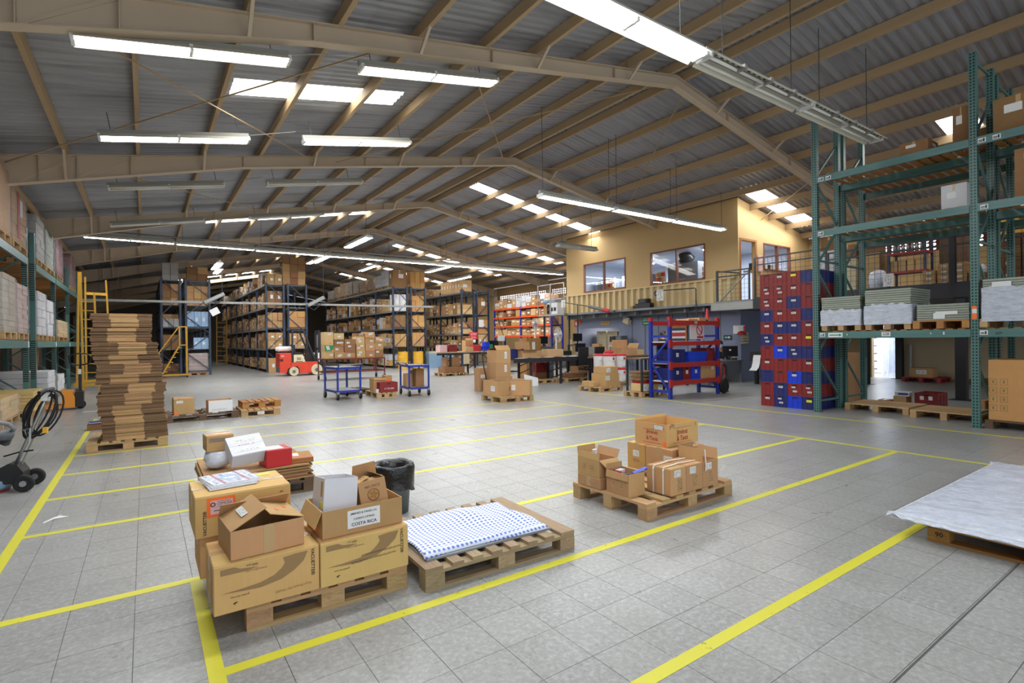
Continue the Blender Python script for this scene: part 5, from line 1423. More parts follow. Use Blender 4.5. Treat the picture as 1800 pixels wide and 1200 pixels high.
for bay in range(3):
    for li, z in enumerate((1.3, 2.35, 3.45)): fill_side('left navy rack', .64, .7, 30.6 + 2.7 * bay, 32.7 + 2.7 * bay, z, .85, 3, bay, LV[li + 1], r, br)
# B end and aisle face
fill_end('rack behind forklift', 5.2, 6.05, 29.77, 4.62, 2, 1, .55, LV[4], 'card', r); fill_end('rack behind forklift', 5.2, 6.05, 29.77, 3.42, 2, 1, .85, LV[3], 'card_dark', r)
fill_end('rack behind forklift', 5.2, 6.05, 29.77, 2.3, 3, 2, .42, LV[2], 'card', r); fill_end('rack behind forklift', 5.2, 6.05, 29.77, 1.25, 2, 2, .42, LV[1], 'card', r); fill_end('rack behind forklift', 5.2, 6.05, 29.6, 0, 2, 1, .75, LV[0], 'card', r)
fill_end('its twin rack', 6.27, 7.2, 29.77, 2.3, 2, 3, .31, LV[2], ('card', 'card_yellow'), r); fill_end('its twin rack', 6.27, 7.2, 29.77, 1.25, 2, 2, .4, LV[1], 'card', r); fill_end('its twin rack', 6.27, 7.2, 29.9, 0, 2, 2, .4, LV[0], 'card_dark', r)
fill_end('its twin rack', 6.0, 7.2, 29.77, 4.64, 3, 4, .37, LV[4], ('card_dark', 'card'), r, gapx=.02)
for bay in range(7):
    y0 = 29.75 + 2.7 * bay
    for li, z in enumerate((0, 1.25, 2.3, 3.42, 4.62)):
        a = y0 + (.65 if bay == 0 else 0)
        fill_side('rack behind forklift', 5.17, .75, a, y0 + 2.7, z if li else .15, (.62, .9, .9, .98, .75)[li], 3 if li in (0,) else (4 if bay == 0 else 5), bay, LV[li], r, br if li < 4 else mixd)
# C
fill_end('rack behind drums', 11.65, 12.5, 28.52, 4.66, 1, 1, 1.0, LV[4], 'card_dark', r, gapx=.0); fill_end('rack behind drums', 11.65, 12.5, 28.52, 3.3, 2, 1, .95, LV[3], 'card_white', r)
fill_end('rack behind drums', 11.65, 12.5, 28.52, 2.3, 2, 2, .38, LV[2], ('card', 'card_dark'), r); fill_end('rack behind drums', 11.65, 12.5, 28.52, 1.25, 2, 2, .36, LV[1], ('card_yellow', 'card'), r)
fill_end('ochre twin rack', 12.75, 13.65, 28.52, 4.66, 3, 3, .31, LV[4], 'card_yellow', r, gapx=.0); fill_end('ochre twin rack', 12.75, 13.65, 28.52, 3.3, 3, 3, .3, LV[3], 'card_yellow', r)
fill_end('ochre twin rack', 12.75, 13.65, 28.52, 2.3, 2, 2, .38, LV[2], 'card_yellow', r); fill_end('ochre twin rack', 12.75, 13.65, 28.52, 1.25, 3, 2, .4, LV[1], ('card_yellow', 'card'), r)
for bay in range(5):
    y0 = 28.5 + 2.7 * bay
    for li, z in enumerate((0, 1.25, 2.3, 3.3)):
        a = y0 + (.65 if bay == 0 else 0)
        fill_side('rack behind drums', 11.62, .75, a, y0 + 2.7, z if li else .12, (.8, .82, .82, .98)[li], 4 if bay == 0 else 5, bay, LV[li], r, mixd)
for k, (y, h, m, n) in enumerate(((29.2, 1.15, 'card_white', 4), (30.3, .9, 'card_white', 3), (31.6, .75, 'card', 3), (33.0, .8, 'card', 3), (34.4, 1.05, 'tan_load', 5), (35.7, 1.1, 'tan_load', 5), (37.3, 1.15, 'card_light', 5), (38.8, 1.0, 'card_light', 4), (40.4, .8, 'card_white', 4))):
    load(f"{['frosty', 'creased', 'low brown', 'brown', 'tan', 'taller tan', 'pale', 'second pale', 'white'][k]} wrapped cartons, {ordinal(k)} load along the drums rack top", y, y + 1.0, 4.66, h * .8, m, n, x0=11.62, x1=12.5, group='wrapped loads along the rack tops')
# D
fill_end('red sign rack', 15.55, 16.4, 27.52, 1.2, 2, 2, .3, LV[1], br, r); fill_end('red sign rack', 15.55, 16.4, 27.52, 1.95, 2, 2, .35, LV[2], br, r)
for k in range(7): put(f"{ordinal(k)} upright carton from the near end on top of the red sign rack", 15.5, 27.55 + .36 * k, 4.465, .8, .33, .72, 'card_light', 'upright cartons on the red sign rack')
for bay in range(3):
    y0 = 27.5 + 2.7 * bay
    for li, z in enumerate((0, 1.2, 1.95, 3.15, 4.46)):
        if li == 4 and bay == 0: continue
        a = y0 + (.65 if bay == 0 and li in (1, 2) else 0)
        fill_side('red sign rack', 15.52, .75, a, y0 + 2.7, z if li else .12, (.7, .5, .7, .8, .6)[li], 5, bay, LV[li], r, br)
fill_end('notice rack', 16.62, 17.45, 27.52, 1.2, 2, 1, .7, LV[1], 'card_light', r); fill_end('notice rack', 16.62, 17.45, 27.52, 1.95, 1, 1, .85, LV[2], 'card_yellow', r); fill_end('notice rack', 16.62, 17.45, 27.52, 3.15, 1, 1, 1.0, LV[3], 'card_dark', r)
# orange shelving
for bay in range(2):
    y0 = 21.6 + 2.75 * bay
    for li, (z, hm) in enumerate(((1.8, .42), (2.37, .38), (2.9, .4), (3.42, .65))):
        fill_side('orange shelving', 17.6, .6, y0, y0 + 2.75, z, hm, 6, 1 - bay, LV[li + 1], r, br if li < 3 else mixd)
# boxes on the right-hand green racks
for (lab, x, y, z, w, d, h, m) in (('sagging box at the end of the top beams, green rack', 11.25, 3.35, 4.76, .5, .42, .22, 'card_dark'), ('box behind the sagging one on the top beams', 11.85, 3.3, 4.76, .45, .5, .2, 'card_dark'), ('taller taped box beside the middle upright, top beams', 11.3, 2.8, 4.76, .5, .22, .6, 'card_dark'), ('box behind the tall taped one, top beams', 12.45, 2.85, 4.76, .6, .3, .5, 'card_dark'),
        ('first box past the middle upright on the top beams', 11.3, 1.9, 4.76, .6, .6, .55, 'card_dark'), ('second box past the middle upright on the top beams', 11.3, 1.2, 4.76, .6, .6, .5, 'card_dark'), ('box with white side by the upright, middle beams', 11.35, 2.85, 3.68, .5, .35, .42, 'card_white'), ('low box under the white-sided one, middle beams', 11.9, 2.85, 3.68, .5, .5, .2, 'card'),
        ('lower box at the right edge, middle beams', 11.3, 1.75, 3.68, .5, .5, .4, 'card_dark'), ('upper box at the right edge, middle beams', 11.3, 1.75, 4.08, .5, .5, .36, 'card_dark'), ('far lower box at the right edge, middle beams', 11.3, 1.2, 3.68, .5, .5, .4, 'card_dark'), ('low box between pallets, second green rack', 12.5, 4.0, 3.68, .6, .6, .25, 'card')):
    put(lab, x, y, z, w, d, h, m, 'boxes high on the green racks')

def stock_mesh(m):
    b = MB().box(0, 0, 0, 1, 1, 1, 0)
    rr = random.Random(len(m) * 7 + ord(m[-1]))
    u, v = rr.uniform(.12, .5), rr.uniform(.3, .55)
    for (a, c) in ((u, v),):
        b.poly([(a, -.006, c), (a + .36, -.006, c), (a + .36, -.006, c + .24), (a, -.006, c + .24)], 1)
        b.poly([(-.006, a + .36, c), (-.006, a, c), (-.006, a, c + .24), (-.006, a + .36, c + .24)], 1)
    b.poly([(.45, -.003, .8), (.55, -.003, .8), (.55, -.003, 1.0), (.45, -.003, 1.0)], 2).poly([(-.003, .55, .75), (-.003, .45, .75), (-.003, .45, 1.0), (-.003, .55, 1.0)], 2)
    return b.mesh('stock_carton', [M[m], M['label'], M['tape']])
_sm = {}
# ------------------------------------------------------------------ stacked crates beside the green rack
rows = ['RRRB', 'RRRR', 'RRBR', 'BRRB', 'RBBR', 'BRRR', 'RLBB', 'RRRR', 'BRLB', 'RBRR', 'RBLB']
labs = {(0, 1): 'p', (0, 2): 'y', (1, 0): 't', (1, 1): 't', (1, 2): 'p', (2, 0): 't', (2, 1): 'p', (2, 2): 'p', (3, 0): 'p', (3, 1): 'p', (3, 2): 'p', (4, 0): 'p', (4, 1): 'p', (4, 2): 'p', (4, 3): 'p', (5, 0): 't', (5, 1): 'p', (5, 2): 'p', (5, 3): 'y', (6, 1): 'p', (6, 2): 't', (7, 0): 'p', (7, 3): 'p', (8, 2): 'p', (9, 1): 'p', (9, 2): 't', (9, 3): 't', (10, 0): 'p', (10, 1): 't', (10, 3): 'y'}
CM = {'R': ('red', 'crate_red'), 'B': ('navy', 'crate_navy'), 'L': ('bright blue', 'crate_blue')}
M['label_torn'] = label_print('torn_paper_slip', S(222, 222, 220), S(110, 96, 96), 3, .6)
cw, chh = .3, .2665
for i, rw in enumerate(rows):
    for j, ch in enumerate(rw):
        z = (10 - i) * chh; y = 6.5 - (j + 1) * cw
        kind = labs.get((i, j)); lb = None
        if kind == 'p': lb = [('label_torn', .15, .175, .1, .045)]
        if kind == 'y': lb = [('yellow_sticker', .15, .18, .11, .05)]
        if kind == 't': lb = [('label_torn', .13, .185, .08, .035), ('label_torn', .16, .1, .09, .04)]
        rown = ['topmost', 'second from top', 'third from top', 'fourth from top', 'fifth from top', 'middle', 'fifth from floor', 'fourth from floor', 'third from floor', 'second from floor', 'floor-level'][i]
        coln = ['column nearest the desk', 'second column from the desk', 'third column from the desk', 'column against the green upright'][j]
        crate(f"{rown} crate, {CM[ch][0]}, {coln}", 11.35 + (.0 if j else .012), y + .002, z, .5, cw - .004, chh - .002, CM[ch][1], group='wall of stacked crates', lab=lb)
for i, ch in enumerate('BRRRBRBRBRB'):
    crate(f"{['topmost', 'second from top', 'third from top', 'fourth from top', 'fifth from top', 'middle', 'fifth from floor', 'fourth from floor', 'third from floor', 'second from floor', 'floor-level'][i]} crate, {CM[ch][0]}, rear column seen past the green upright", 11.88, 5.31, (10 - i) * chh, .42, cw, chh - .002, CM[ch][1], group='rear crates behind the crate wall', slot=False)
for i, ch in enumerate('RBRRRR'):
    crate(f"{['sixth', 'fifth', 'fourth', 'third', 'second', 'lowest'][i]} crate up, {CM[ch][0]}, rear column peeping out by the desk", 11.9, 6.3, (5 - i) * chh, .45, .29, chh - .002, CM[ch][1], group='rear crates behind the crate wall', slot=False)

# ------------------------------------------------------------------ mezzanine railing and what is stored there
def wire_panel(name, label, a, b, z0, z1, post=True, cat='railing', pitch=.14, mid=True):
    a = Vector(a); b = Vector(b); L = (b - a).length; u = (b - a).normalized()
    t = thing(name, label, cat, (a.x, a.y, z0), 0)
    P = lambda s, z: tuple(u * s + Vector((0, 0, z)))
    H = z1 - z0
    for s in (0, L): beam('post', t, P(s, 0), P(s, H), .045, .045, 'darksteel')
    for z in (.03, H - .02) + ((H * .82,) if mid else ()): beam('rail', t, P(0, z), P(L, z), .04, .04, 'darksteel')
    w = MB()
    n = int(L / pitch)
    for k in range(1, n): w.bar(P(k * L / n, .03), P(k * L / n, H), .007)
    for k in range(1, int(H / pitch)): w.bar(P(0, k * pitch), P(L, k * pitch), .007)
    w.build('wire_mesh', M['darksteel'], t, kind='stuff')
    return t
wire_panel('mesh_railing', 'dark mesh railing of the landing behind the crate wall', (15.62, 9.1, 0), (15.62, 7.0, 0), 2.72, 4.0)
wire_panel('mesh_railing', 'dark mesh railing along the mezzanine above the board stacks', (15.62, 6.95, 0), (15.62, 4.25, 0), 2.72, 3.85)
wire_panel('mesh_railing', 'dark mesh railing past the black post on the mezzanine', (15.62, 4.15, 0), (15.62, 1.0, 0), 2.72, 3.85)
wire_panel('mesh_gate', 'mesh gate at the office corner landing, diagonal stay in it', (15.65, 10.42, 0), (15.65, 9.3, 0), 2.68, 3.72)
g = bpy.data.objects['mesh_gate']; beam('stay', g, (0, -.1, .05), (0, -1.0, .85), .05, .02, 'grey_metal')
t = thing('handrail', 'dark handrail from the office corner to the landing gate', 'railing', (15.65, 10.45, 2.68)); beam('rail', t, (0, 0, 1.05), (1.4, .05, 1.1), .04, .04, 'darksteel'); beam('post', t, (0, 0, 0), (0, 0, 1.05), .04, .04, 'darksteel')
MB().box(15.58, 4.14, 2.72, 15.68, 4.24, 4.9).build('mezzanine_column', M['black_steel'], kind='structure')
mz = 2.722
t = thing('storage_shelf', 'red and blue small shelf with shiny bottles on the mezzanine', 'shelf', (16.4, 4.95, mz))
for (x, y) in ((0, 0), (0, .8), (.5, 0), (.5, .8)): piece('upright', t, x, y, 0, x + .05, y + .05, 1.5, 'navy')
for z in (.45, .95, 1.4): piece('shelf_board', t, 0, 0, z, .55, .85, z + .05, 'red_paint')
for k in range(7):
    b = MB().lathe([(0, 0), (.035, 0), (.035, .16), (.014, .21), (.014, .25), (0, .25)], n=12).build('bottle', M['steel'], None, loc=(16.45, 5.05 + k * .1, mz + 1.0), smooth=True)
    tag(b, f"{ordinal(k)} shiny bottle from the right on the red mezzanine shelf", 'bottle', 'bottles on the red mezzanine shelf')
for k in range(4): carton(f"{ordinal(k)} pale box on the lower board of the red mezzanine shelf", 16.45, 5.02 + .19 * k, mz + .5, .35, .17, .28, 0, 'card_light', tape=False, group='boxes on the red mezzanine shelf')
t = thing('dark_cupboard', 'dark brown cupboard beside the red mezzanine shelf', 'cupboard', (17.2, 4.2, mz)); piece('carcass', t, 0, 0, 0, .5, .7, 1.45, 'wood_dark'); piece('door', t, -.02, .01, .05, 0, .34, 1.4, 'wood_dark'); piece('door', t, -.02, .36, .05, 0, .69, 1.4, 'wood_dark')
for k in range(8):
    tag(piece('ochre_bale', None, 17.1, 2.75, mz + .2 + k * .19, 17.9, 3.75, mz + .38 + k * .19, 'drum_yellow'), f"{ordinal(k)} ochre slab up from the base of the yellow mezzanine pile", 'slab', 'yellow pile on the mezzanine')
r = random.Random(5)
for k in range(4):
    for q in range(4 - (k == 0)):
        m = 'card'
        if k == 3 and q > 1: continue
        c = carton(f"labelled carton, row {ordinal(q)} up, {ordinal(k)} from the red shelf along the mezzanine rail", 15.95, 4.62 - .3 * k, mz + .135 * q, .35, .27, .13, 0, m, tape=False, group='labelled cartons along the mezzanine rail'); sticker(c, D(c), 'left', .13, .065, .1, .06, 'label', 'shipping_label')
for k in range(6):
    for q in range(4):
        c = carton(f"labelled box, row {ordinal(q)} up, {ordinal(k)} past the middle green upright on the mezzanine", 16.0, 3.1 - .38 * k, mz + .27 * q, .35, .35, .26, 0, 'card_dark', tape=False, group='labelled boxes past the middle upright'); sticker(c, D(c), 'left', .17, .14, .14, .07, 'label', 'shipping_label')
for k, (x, y, w, h, m) in enumerate(((16.7, 7.15, .55, 1.35, 'card_white'), (16.5, 6.6, .5, 1.0, 'cream'), (16.6, 6.05, .5, 1.1, 'card_light'))):
    t = thing('metal_cabinet', ['tall white cabinet on the mezzanine behind the crates', 'cream cabinet with folders on the mezzanine', 'tan cabinet beside the plastic bag on the mezzanine'][k], 'cabinet', (x, y, mz)); piece('carcass', t, 0, 0, 0, .6, w - .02, h, m); piece('door', t, -.015, .01, .03, 0, w - .03, h - .03, m); piece('handle', t, -.03, w * .7, h * .5, -.015, w * .75, h * .6, 'darksteel')
    carton(['brown box on the tall white mezzanine cabinet', 'brown box on the cream mezzanine cabinet', 'wide box on the tan mezzanine cabinet'][k], x, y + .03, mz + h + .003, .5, w - .1, .4, 0, 'card_dark')
bag('clear plastic bag bulging behind the mezzanine rail', 15.95, 5.85, mz, .22, .22, .55, 'plastic_film_white', seed=8)
t = thing('notice_board', 'white notice paper on the mezzanine rail above the board stacks', 'notice', (15.54, 5.36, 2.78)); piece('sheet', t, -.006, 0, 0, 0, .23, .32, 'label')
carton('long box lying on the mezzanine behind the notice', 16.0, 4.75, mz, .4, .6, .28, 0, 'card_dark') if False else None
bag('grey plastic-covered heap behind the labelled cartons on the mezzanine', 16.75, 4.35, mz, .3, .5, .62, 'plastic_film_white', 'covered_heap', 'heap', 12)

# ------------------------------------------------------------------ inside the office
oz = 2.722
def cabinet(label, x, y, z, w, d, h, m, doors=2, face='left'):
    t = thing('metal_cabinet', label, 'cabinet', (x, y, z)); piece('carcass', t, 0, 0, 0, w, d, h, m)
    for k in range(doors):
        piece('drawer', t, -.014, .01, .02 + k * (h - .02) / doors, 0, d - .01, (k + 1) * (h - .02) / doors, m); piece('handle', t, -.03, d * .4, (k + .6) * h / doors, -.014, d * .6, (k + .65) * h / doors, 'steel')
    return t
cabinet('grey cabinet inside the office, left window', 18.6, 18.2, oz, .6, .9, 1.7, 'grey_metal', 3); cabinet('white cupboard inside the office between window panes', 18.8, 17.1, oz, .5, .55, 1.8, 'card_white', 2); cabinet('dark cabinet inside the office under the yellow box', 18.4, 15.7, oz, .6, .95, 1.7, 'midgrey', 3)
carton('yellow machine box on the dark office cabinet', 18.45, 15.95, oz + 1.703, .35, .35, .5, 0, 'yellow_sticker', tape=False)
cabinet('wide grey cabinet inside the office, right window', 18.5, 13.2, oz, .6, 1.5, 1.95, 'midgrey', 4); bag('black bag slumped on the wide grey office cabinet', 18.8, 14.0, oz + 1.95, .3, .35, .5, 'bag_black', 'bag', 'bag', 15)
for k, (x, y) in enumerate(((18.3, 17.75), (18.3, 12.4), (18.3, 14.75))):
    t = thing('bin_rack', ['small parts rack inside the office, left window', 'small parts rack at the near end of the office window', 'small parts rack beside the wide grey office cabinet'][k], 'rack', (x, y, oz))
    piece('frame', t, .1, 0, 0, .16, .5, 1.75, 'card_white')
    for q in range(4):
        for j in range(3): piece('bin', t, 0, .02 + j * .16, .9 + .2 * q, .1, .15 + j * .16, 1.04 + .2 * q, ['card_red', 'card', 'card_light'][(q + j) % 3])
for k, (x, y) in enumerate(((18.6, 12.9), (18.7, 16.6))):
    t = thing('fluorescent_light', ['lit fitting on the office ceiling, right window', 'lit fitting on the office ceiling, left window'][k], 'light fitting', (x, y, 5.12)); piece('channel', t, 0, 0, 0, 1.3, .2, .06, 'white_plastic'); piece('tube', t, .03, .05, -.04, 1.27, .15, 0, 'tube_on')
cabinet('bright blue drawer stack behind the office doorway', 17.3, 11.6, oz, .45, .4, 1.25, 'blue_bright', 5); t = thing('storage_crate', 'navy crate on the stand behind the office doorway', 'crate', (17.75, 11.4, oz + 1.1)); o = obj('shell', _cr['crate_navy'], t); o.scale = (.4, .4, .35)
t = thing('side_table', 'small dark stand behind the office doorway', 'table', (17.7, 11.35, oz)); piece('table_top', t, 0, 0, 1.04, .5, .5, 1.08, 'wood_dark'); [piece('leg', t, a, b_, 0, a + .04, b_ + .04, 1.04, 'darksteel') for a in (0, .46) for b_ in (0, .46)]
carton('brown box on top of the navy crate by the office doorway', 17.78, 11.45, oz + 1.46, .35, .3, .25, 0, 'card')
for k in range(8):
    c = MB().box(0, 0, 0, .16, .2, .26).build('binder', M[['black', 'card_white', 'drum_yellow', 'navy', 'card_white', 'black', 'card_grey', 'card_white'][k]], None, loc=(18.75 + .2 * k, 10.95, 4.06)); tag(c, f"{ordinal(k)} item from the doorway on the shelf inside the small office window", 'binder', 'items in the small office window')
t = thing('shelf_board', 'shelf inside the small office window', 'shelf', (18.6, 10.6, 3.99)); piece('board', t, 0, 0, 0, 1.95, .7, .05, 'wood_table')
t = thing('poster', 'brown notice poster between office door and small window', 'poster', (18.2, 10.46, 3.9)); piece('sheet', t, 0, 0, 0, .26, .02, .6, 'label_pink')

# ------------------------------------------------------------------ ledge clutter, brackets, signs on the lower wall
t = thing('sound_speaker', 'black boxy speaker set down on the ledge before the parapet', 'speaker', (16.6, 14.1, 2.765)); piece('cabinet', t, .02, .15, .08, .24, .62, .38, 'black'); piece('base_box', t, 0, 0, 0, .24, .75, .2, 'black'); piece('front_grille', t, -.008, .2, .22, .02, .55, .36, 'darksteel')
carton('small brown box on the ledge beside the black speaker', 16.62, 15.0, 2.765, .15, .15, .12, 0, 'card_dark')
t = thing('pivot_arm', 'dark swing arm with white notice in front of the parapet', 'bracket', (16.4, 13.6, 0)); MB().tube([(0, 0, 3.38), (0, -1.75, 3.34), (0, -1.8, 3.3), (0, -1.8, 2.9)], .022, 6).tube([(0, -1.8, 2.9), (.05, -1.8, 2.1)], .03, 6).build('arm', M['darksteel'], t); MB().tube([(0, .0, 3.4), (0, .1, 3.3), (0, .02, 3.2)], .05, 8).build('hook_motor', M['midgrey'], t); piece('notice', t, -.02, -.36, 2.99, -.012, -.03, 3.41, 'label')
t = thing('pivot_arm', 'sloping dark boom with red sleeve in front of the parapet', 'bracket', (16.3, 18.95, 0)); MB().tube([(0, 0, 3.27), (0, -1.65, 3.0)], .025, 6).build('arm', M['darksteel'], t); MB().tube([(0, -1.65, 3.0), (0, -2.5, 2.8), (0, -3.2, 2.68)], .07, 8).build('boom_sleeve', M['midgrey'], t); MB().tube([(0, -2.55, 2.79), (0, -2.95, 2.72)], .085, 8).build('red_band', M['red_sign'], t); piece('notice', t, -.02, -.05, 3.05, -.012, .22, 3.4, 'label'); MB().tube([(0, -.9, 3.1), (0, -.9, 1.0)], .02, 6).build('drop_cable', M['black'], t)
def wallsign(label, y0, y1, z0, z1, m, txt=(), x=17.58, cat='sign', tm='ink_white'):
    t = thing('wall_sign', label, cat, (x, y0, z0)); piece('panel', t, -.012, 0, 0, 0, y1 - y0, z1 - z0, m)
    for (b_, u, v, sz) in txt: rtext(t, u * (y1 - y0), v * (z1 - z0), b_, sz, tm, -.016, .015)
    return t
t = wallsign('green emergency exit sign with arrow on the slate wall', 14.87, 15.34, 2.1, 2.43, 'green_sign', (('SALIDA DE', .5, .82, .075), ('EMERGENCIA', .5, .58, .065)))
piece('border', t, -.0155, .02, .03, -.012, .45, .15, 'green_sign'); piece('arrow_shaft', t, -.016, .12, .07, -.012, .4, .1, 'ink_white'); MB().prism([(.12, .045), (.05, .085), (.12, .125)], -.016, -.012, plane='yz').build('arrow_head', M['ink_white'], t)
t = wallsign('dark green square sign with white arrow near the seated man', 11.14, 11.47, 1.45, 1.62, 'darkgreen_sign'); piece('arrow_shaft', t, -.016, .12, .07, -.012, .28, .1, 'ink_white'); MB().prism([(.13, .035), (.05, .085), (.13, .135)], -.016, -.012, plane='yz').build('arrow_head', M['ink_white'], t)
t = wallsign('yellow and brown nameplate high on the slate wall', 17.32, 17.84, 2.2, 2.35, 'drum_yellow'); piece('stripe', t, -.014, .03, .06, -.012, .49, .12, 'ink_brown')
t = wallsign('red extinguisher sign by the hatch corner', 19.45, 19.7, 2.15, 2.48, 'red_sign'); piece('pictogram', t, -.015, .08, .06, -.012, .17, .25, 'ink_white')
t = wallsign('white notice sheets with red edge near the crate wall', 10.62, 11.08, 1.66, 1.96, 'label'); piece('red_edge', t, -.0145, 0, .02, -.012, .06, .28, 'red_sign')
t = wallsign('orange round-cornered tag beside the extinguisher sign', 19.2, 19.38, 2.28, 2.48, 'orange_paint')
t = thing('emergency_light', 'tilted twin-lamp emergency light on the slate wall', 'light', (17.35, 16.0, 2.15)); t.rotation_euler = (.4, 0, 0); piece('housing', t, 0, 0, 0, .2, .32, .2, 'cream'); [piece('lamp', t, -.03, .03 + .17 * k, .2, .1, .14 + .17 * k, .3, 'card_white') for k in (0, 1)]
t = thing('document_tray', 'grey wall tray with a red helmet on it near the crate wall', 'tray', (17.3, 10.5, 1.3)); [piece('shelf', t, 0, 0, .1 * k, .28, .28, .02 + .1 * k, 'grey_metal') for k in range(4)]; piece('back', t, .26, 0, 0, .28, .28, .4, 'cream')
hm = MB().lathe([(.16, 0), (.15, .05), (.1, .11), (0, .14)], (0, 0, 0), 14).build('helmet', M['red_sign'], None, loc=(17.42, 10.66, 1.625), smooth=True); tag(hm, 'red safety helmet on the grey wall tray', 'helmet')
# desk, seated man, printer
t = thing('office_desk', 'grey steel desk of the seated man in front of the slate wall', 'desk', (14.75, 10.2, 0)); piece('desk_top', t, -.03, -.03, .72, 1.97, .75, .76, 'midgrey'); piece('modesty_panel', t, .05, .03, .3, 1.9, .06, .72, 'midgrey'); piece('side_panel', t, .88, .0, 0, .93, .7, .72, 'midgrey'); piece('side_panel', t, 1.88, .0, 0, 1.93, .7, .72, 'midgrey'); piece('side_panel', t, 0, .0, 0, .05, .7, .72, 'midgrey')
def monitor(label, x, y, z, w=.5, h=.32, rz=0.0, m='black', screen=False):
    t = thing('computer_monitor', label, 'monitor', (x, y, z), rz); piece('foot', t, -.12, -.08, 0, .12, .08, .015, m); piece('neck', t, -.02, 0, .015, .02, .03, .16, m)
    piece('casing', t, -w / 2, -.02, .12, w / 2, .02, .12 + h, m)
    piece('screen', t, -w / 2 + .02, -.0225, .14, w / 2 - .02, -.02, .1 + h, 'screen' if not screen else 'lit_screen')
    return t
M['lit_screen'] = emis('lit_monitor_screen', (.8, .9, 1), 1.2)
t = monitor('black monitor seen from behind on the seated man’s desk', 16.45, 10.5, .762, .5, .36, -.9); sticker(t, (.5, .02, .48), 'front', 0, .34, .06, .05, 'label', 'badge', off=.024)
t = thing('desk_phone', 'small pale phone at the end of the steel desk', 'phone', (16.62, 10.4, .762)); piece('base', t, 0, 0, 0, .1, .14, .06, 'black'); piece('handset', t, 0, .02, .06, .04, .12, .18, 'cream')
t = thing('plotter', 'black plotter with a curling paper strip beside the crates', 'plotter', (16.3, 8.6, 0)); piece('body', t, 0, 0, .75, .6, 1.1, 1.05, 'black'); piece('stand', t, .1, .1, 0, .2, .2, .75, 'black'); piece('stand', t, .1, .9, 0, .2, 1.0, .75, 'black')
b = MB(); pts = [(-.02, .95), (-.06, .85), (-.09, .7), (-.16, .55), (-.3, .46)]
for (a, c) in zip(pts[:-1], pts[1:]): b.poly([(a[0], .7, a[1]), (a[0], .95, a[1]), (c[0], .95, c[1]), (c[0], .7, c[1])])
b.build('paper_strip', M['paper'], t, smooth=True)
c = carton('blue-printed box on the floor under the plotter', 16.6, 8.9, 0, .4, .5, .35, 0, 'card'); sticker(c, D(c), 'left', .25, .1, .3, .1, 'card_blue', 'printed_panel')

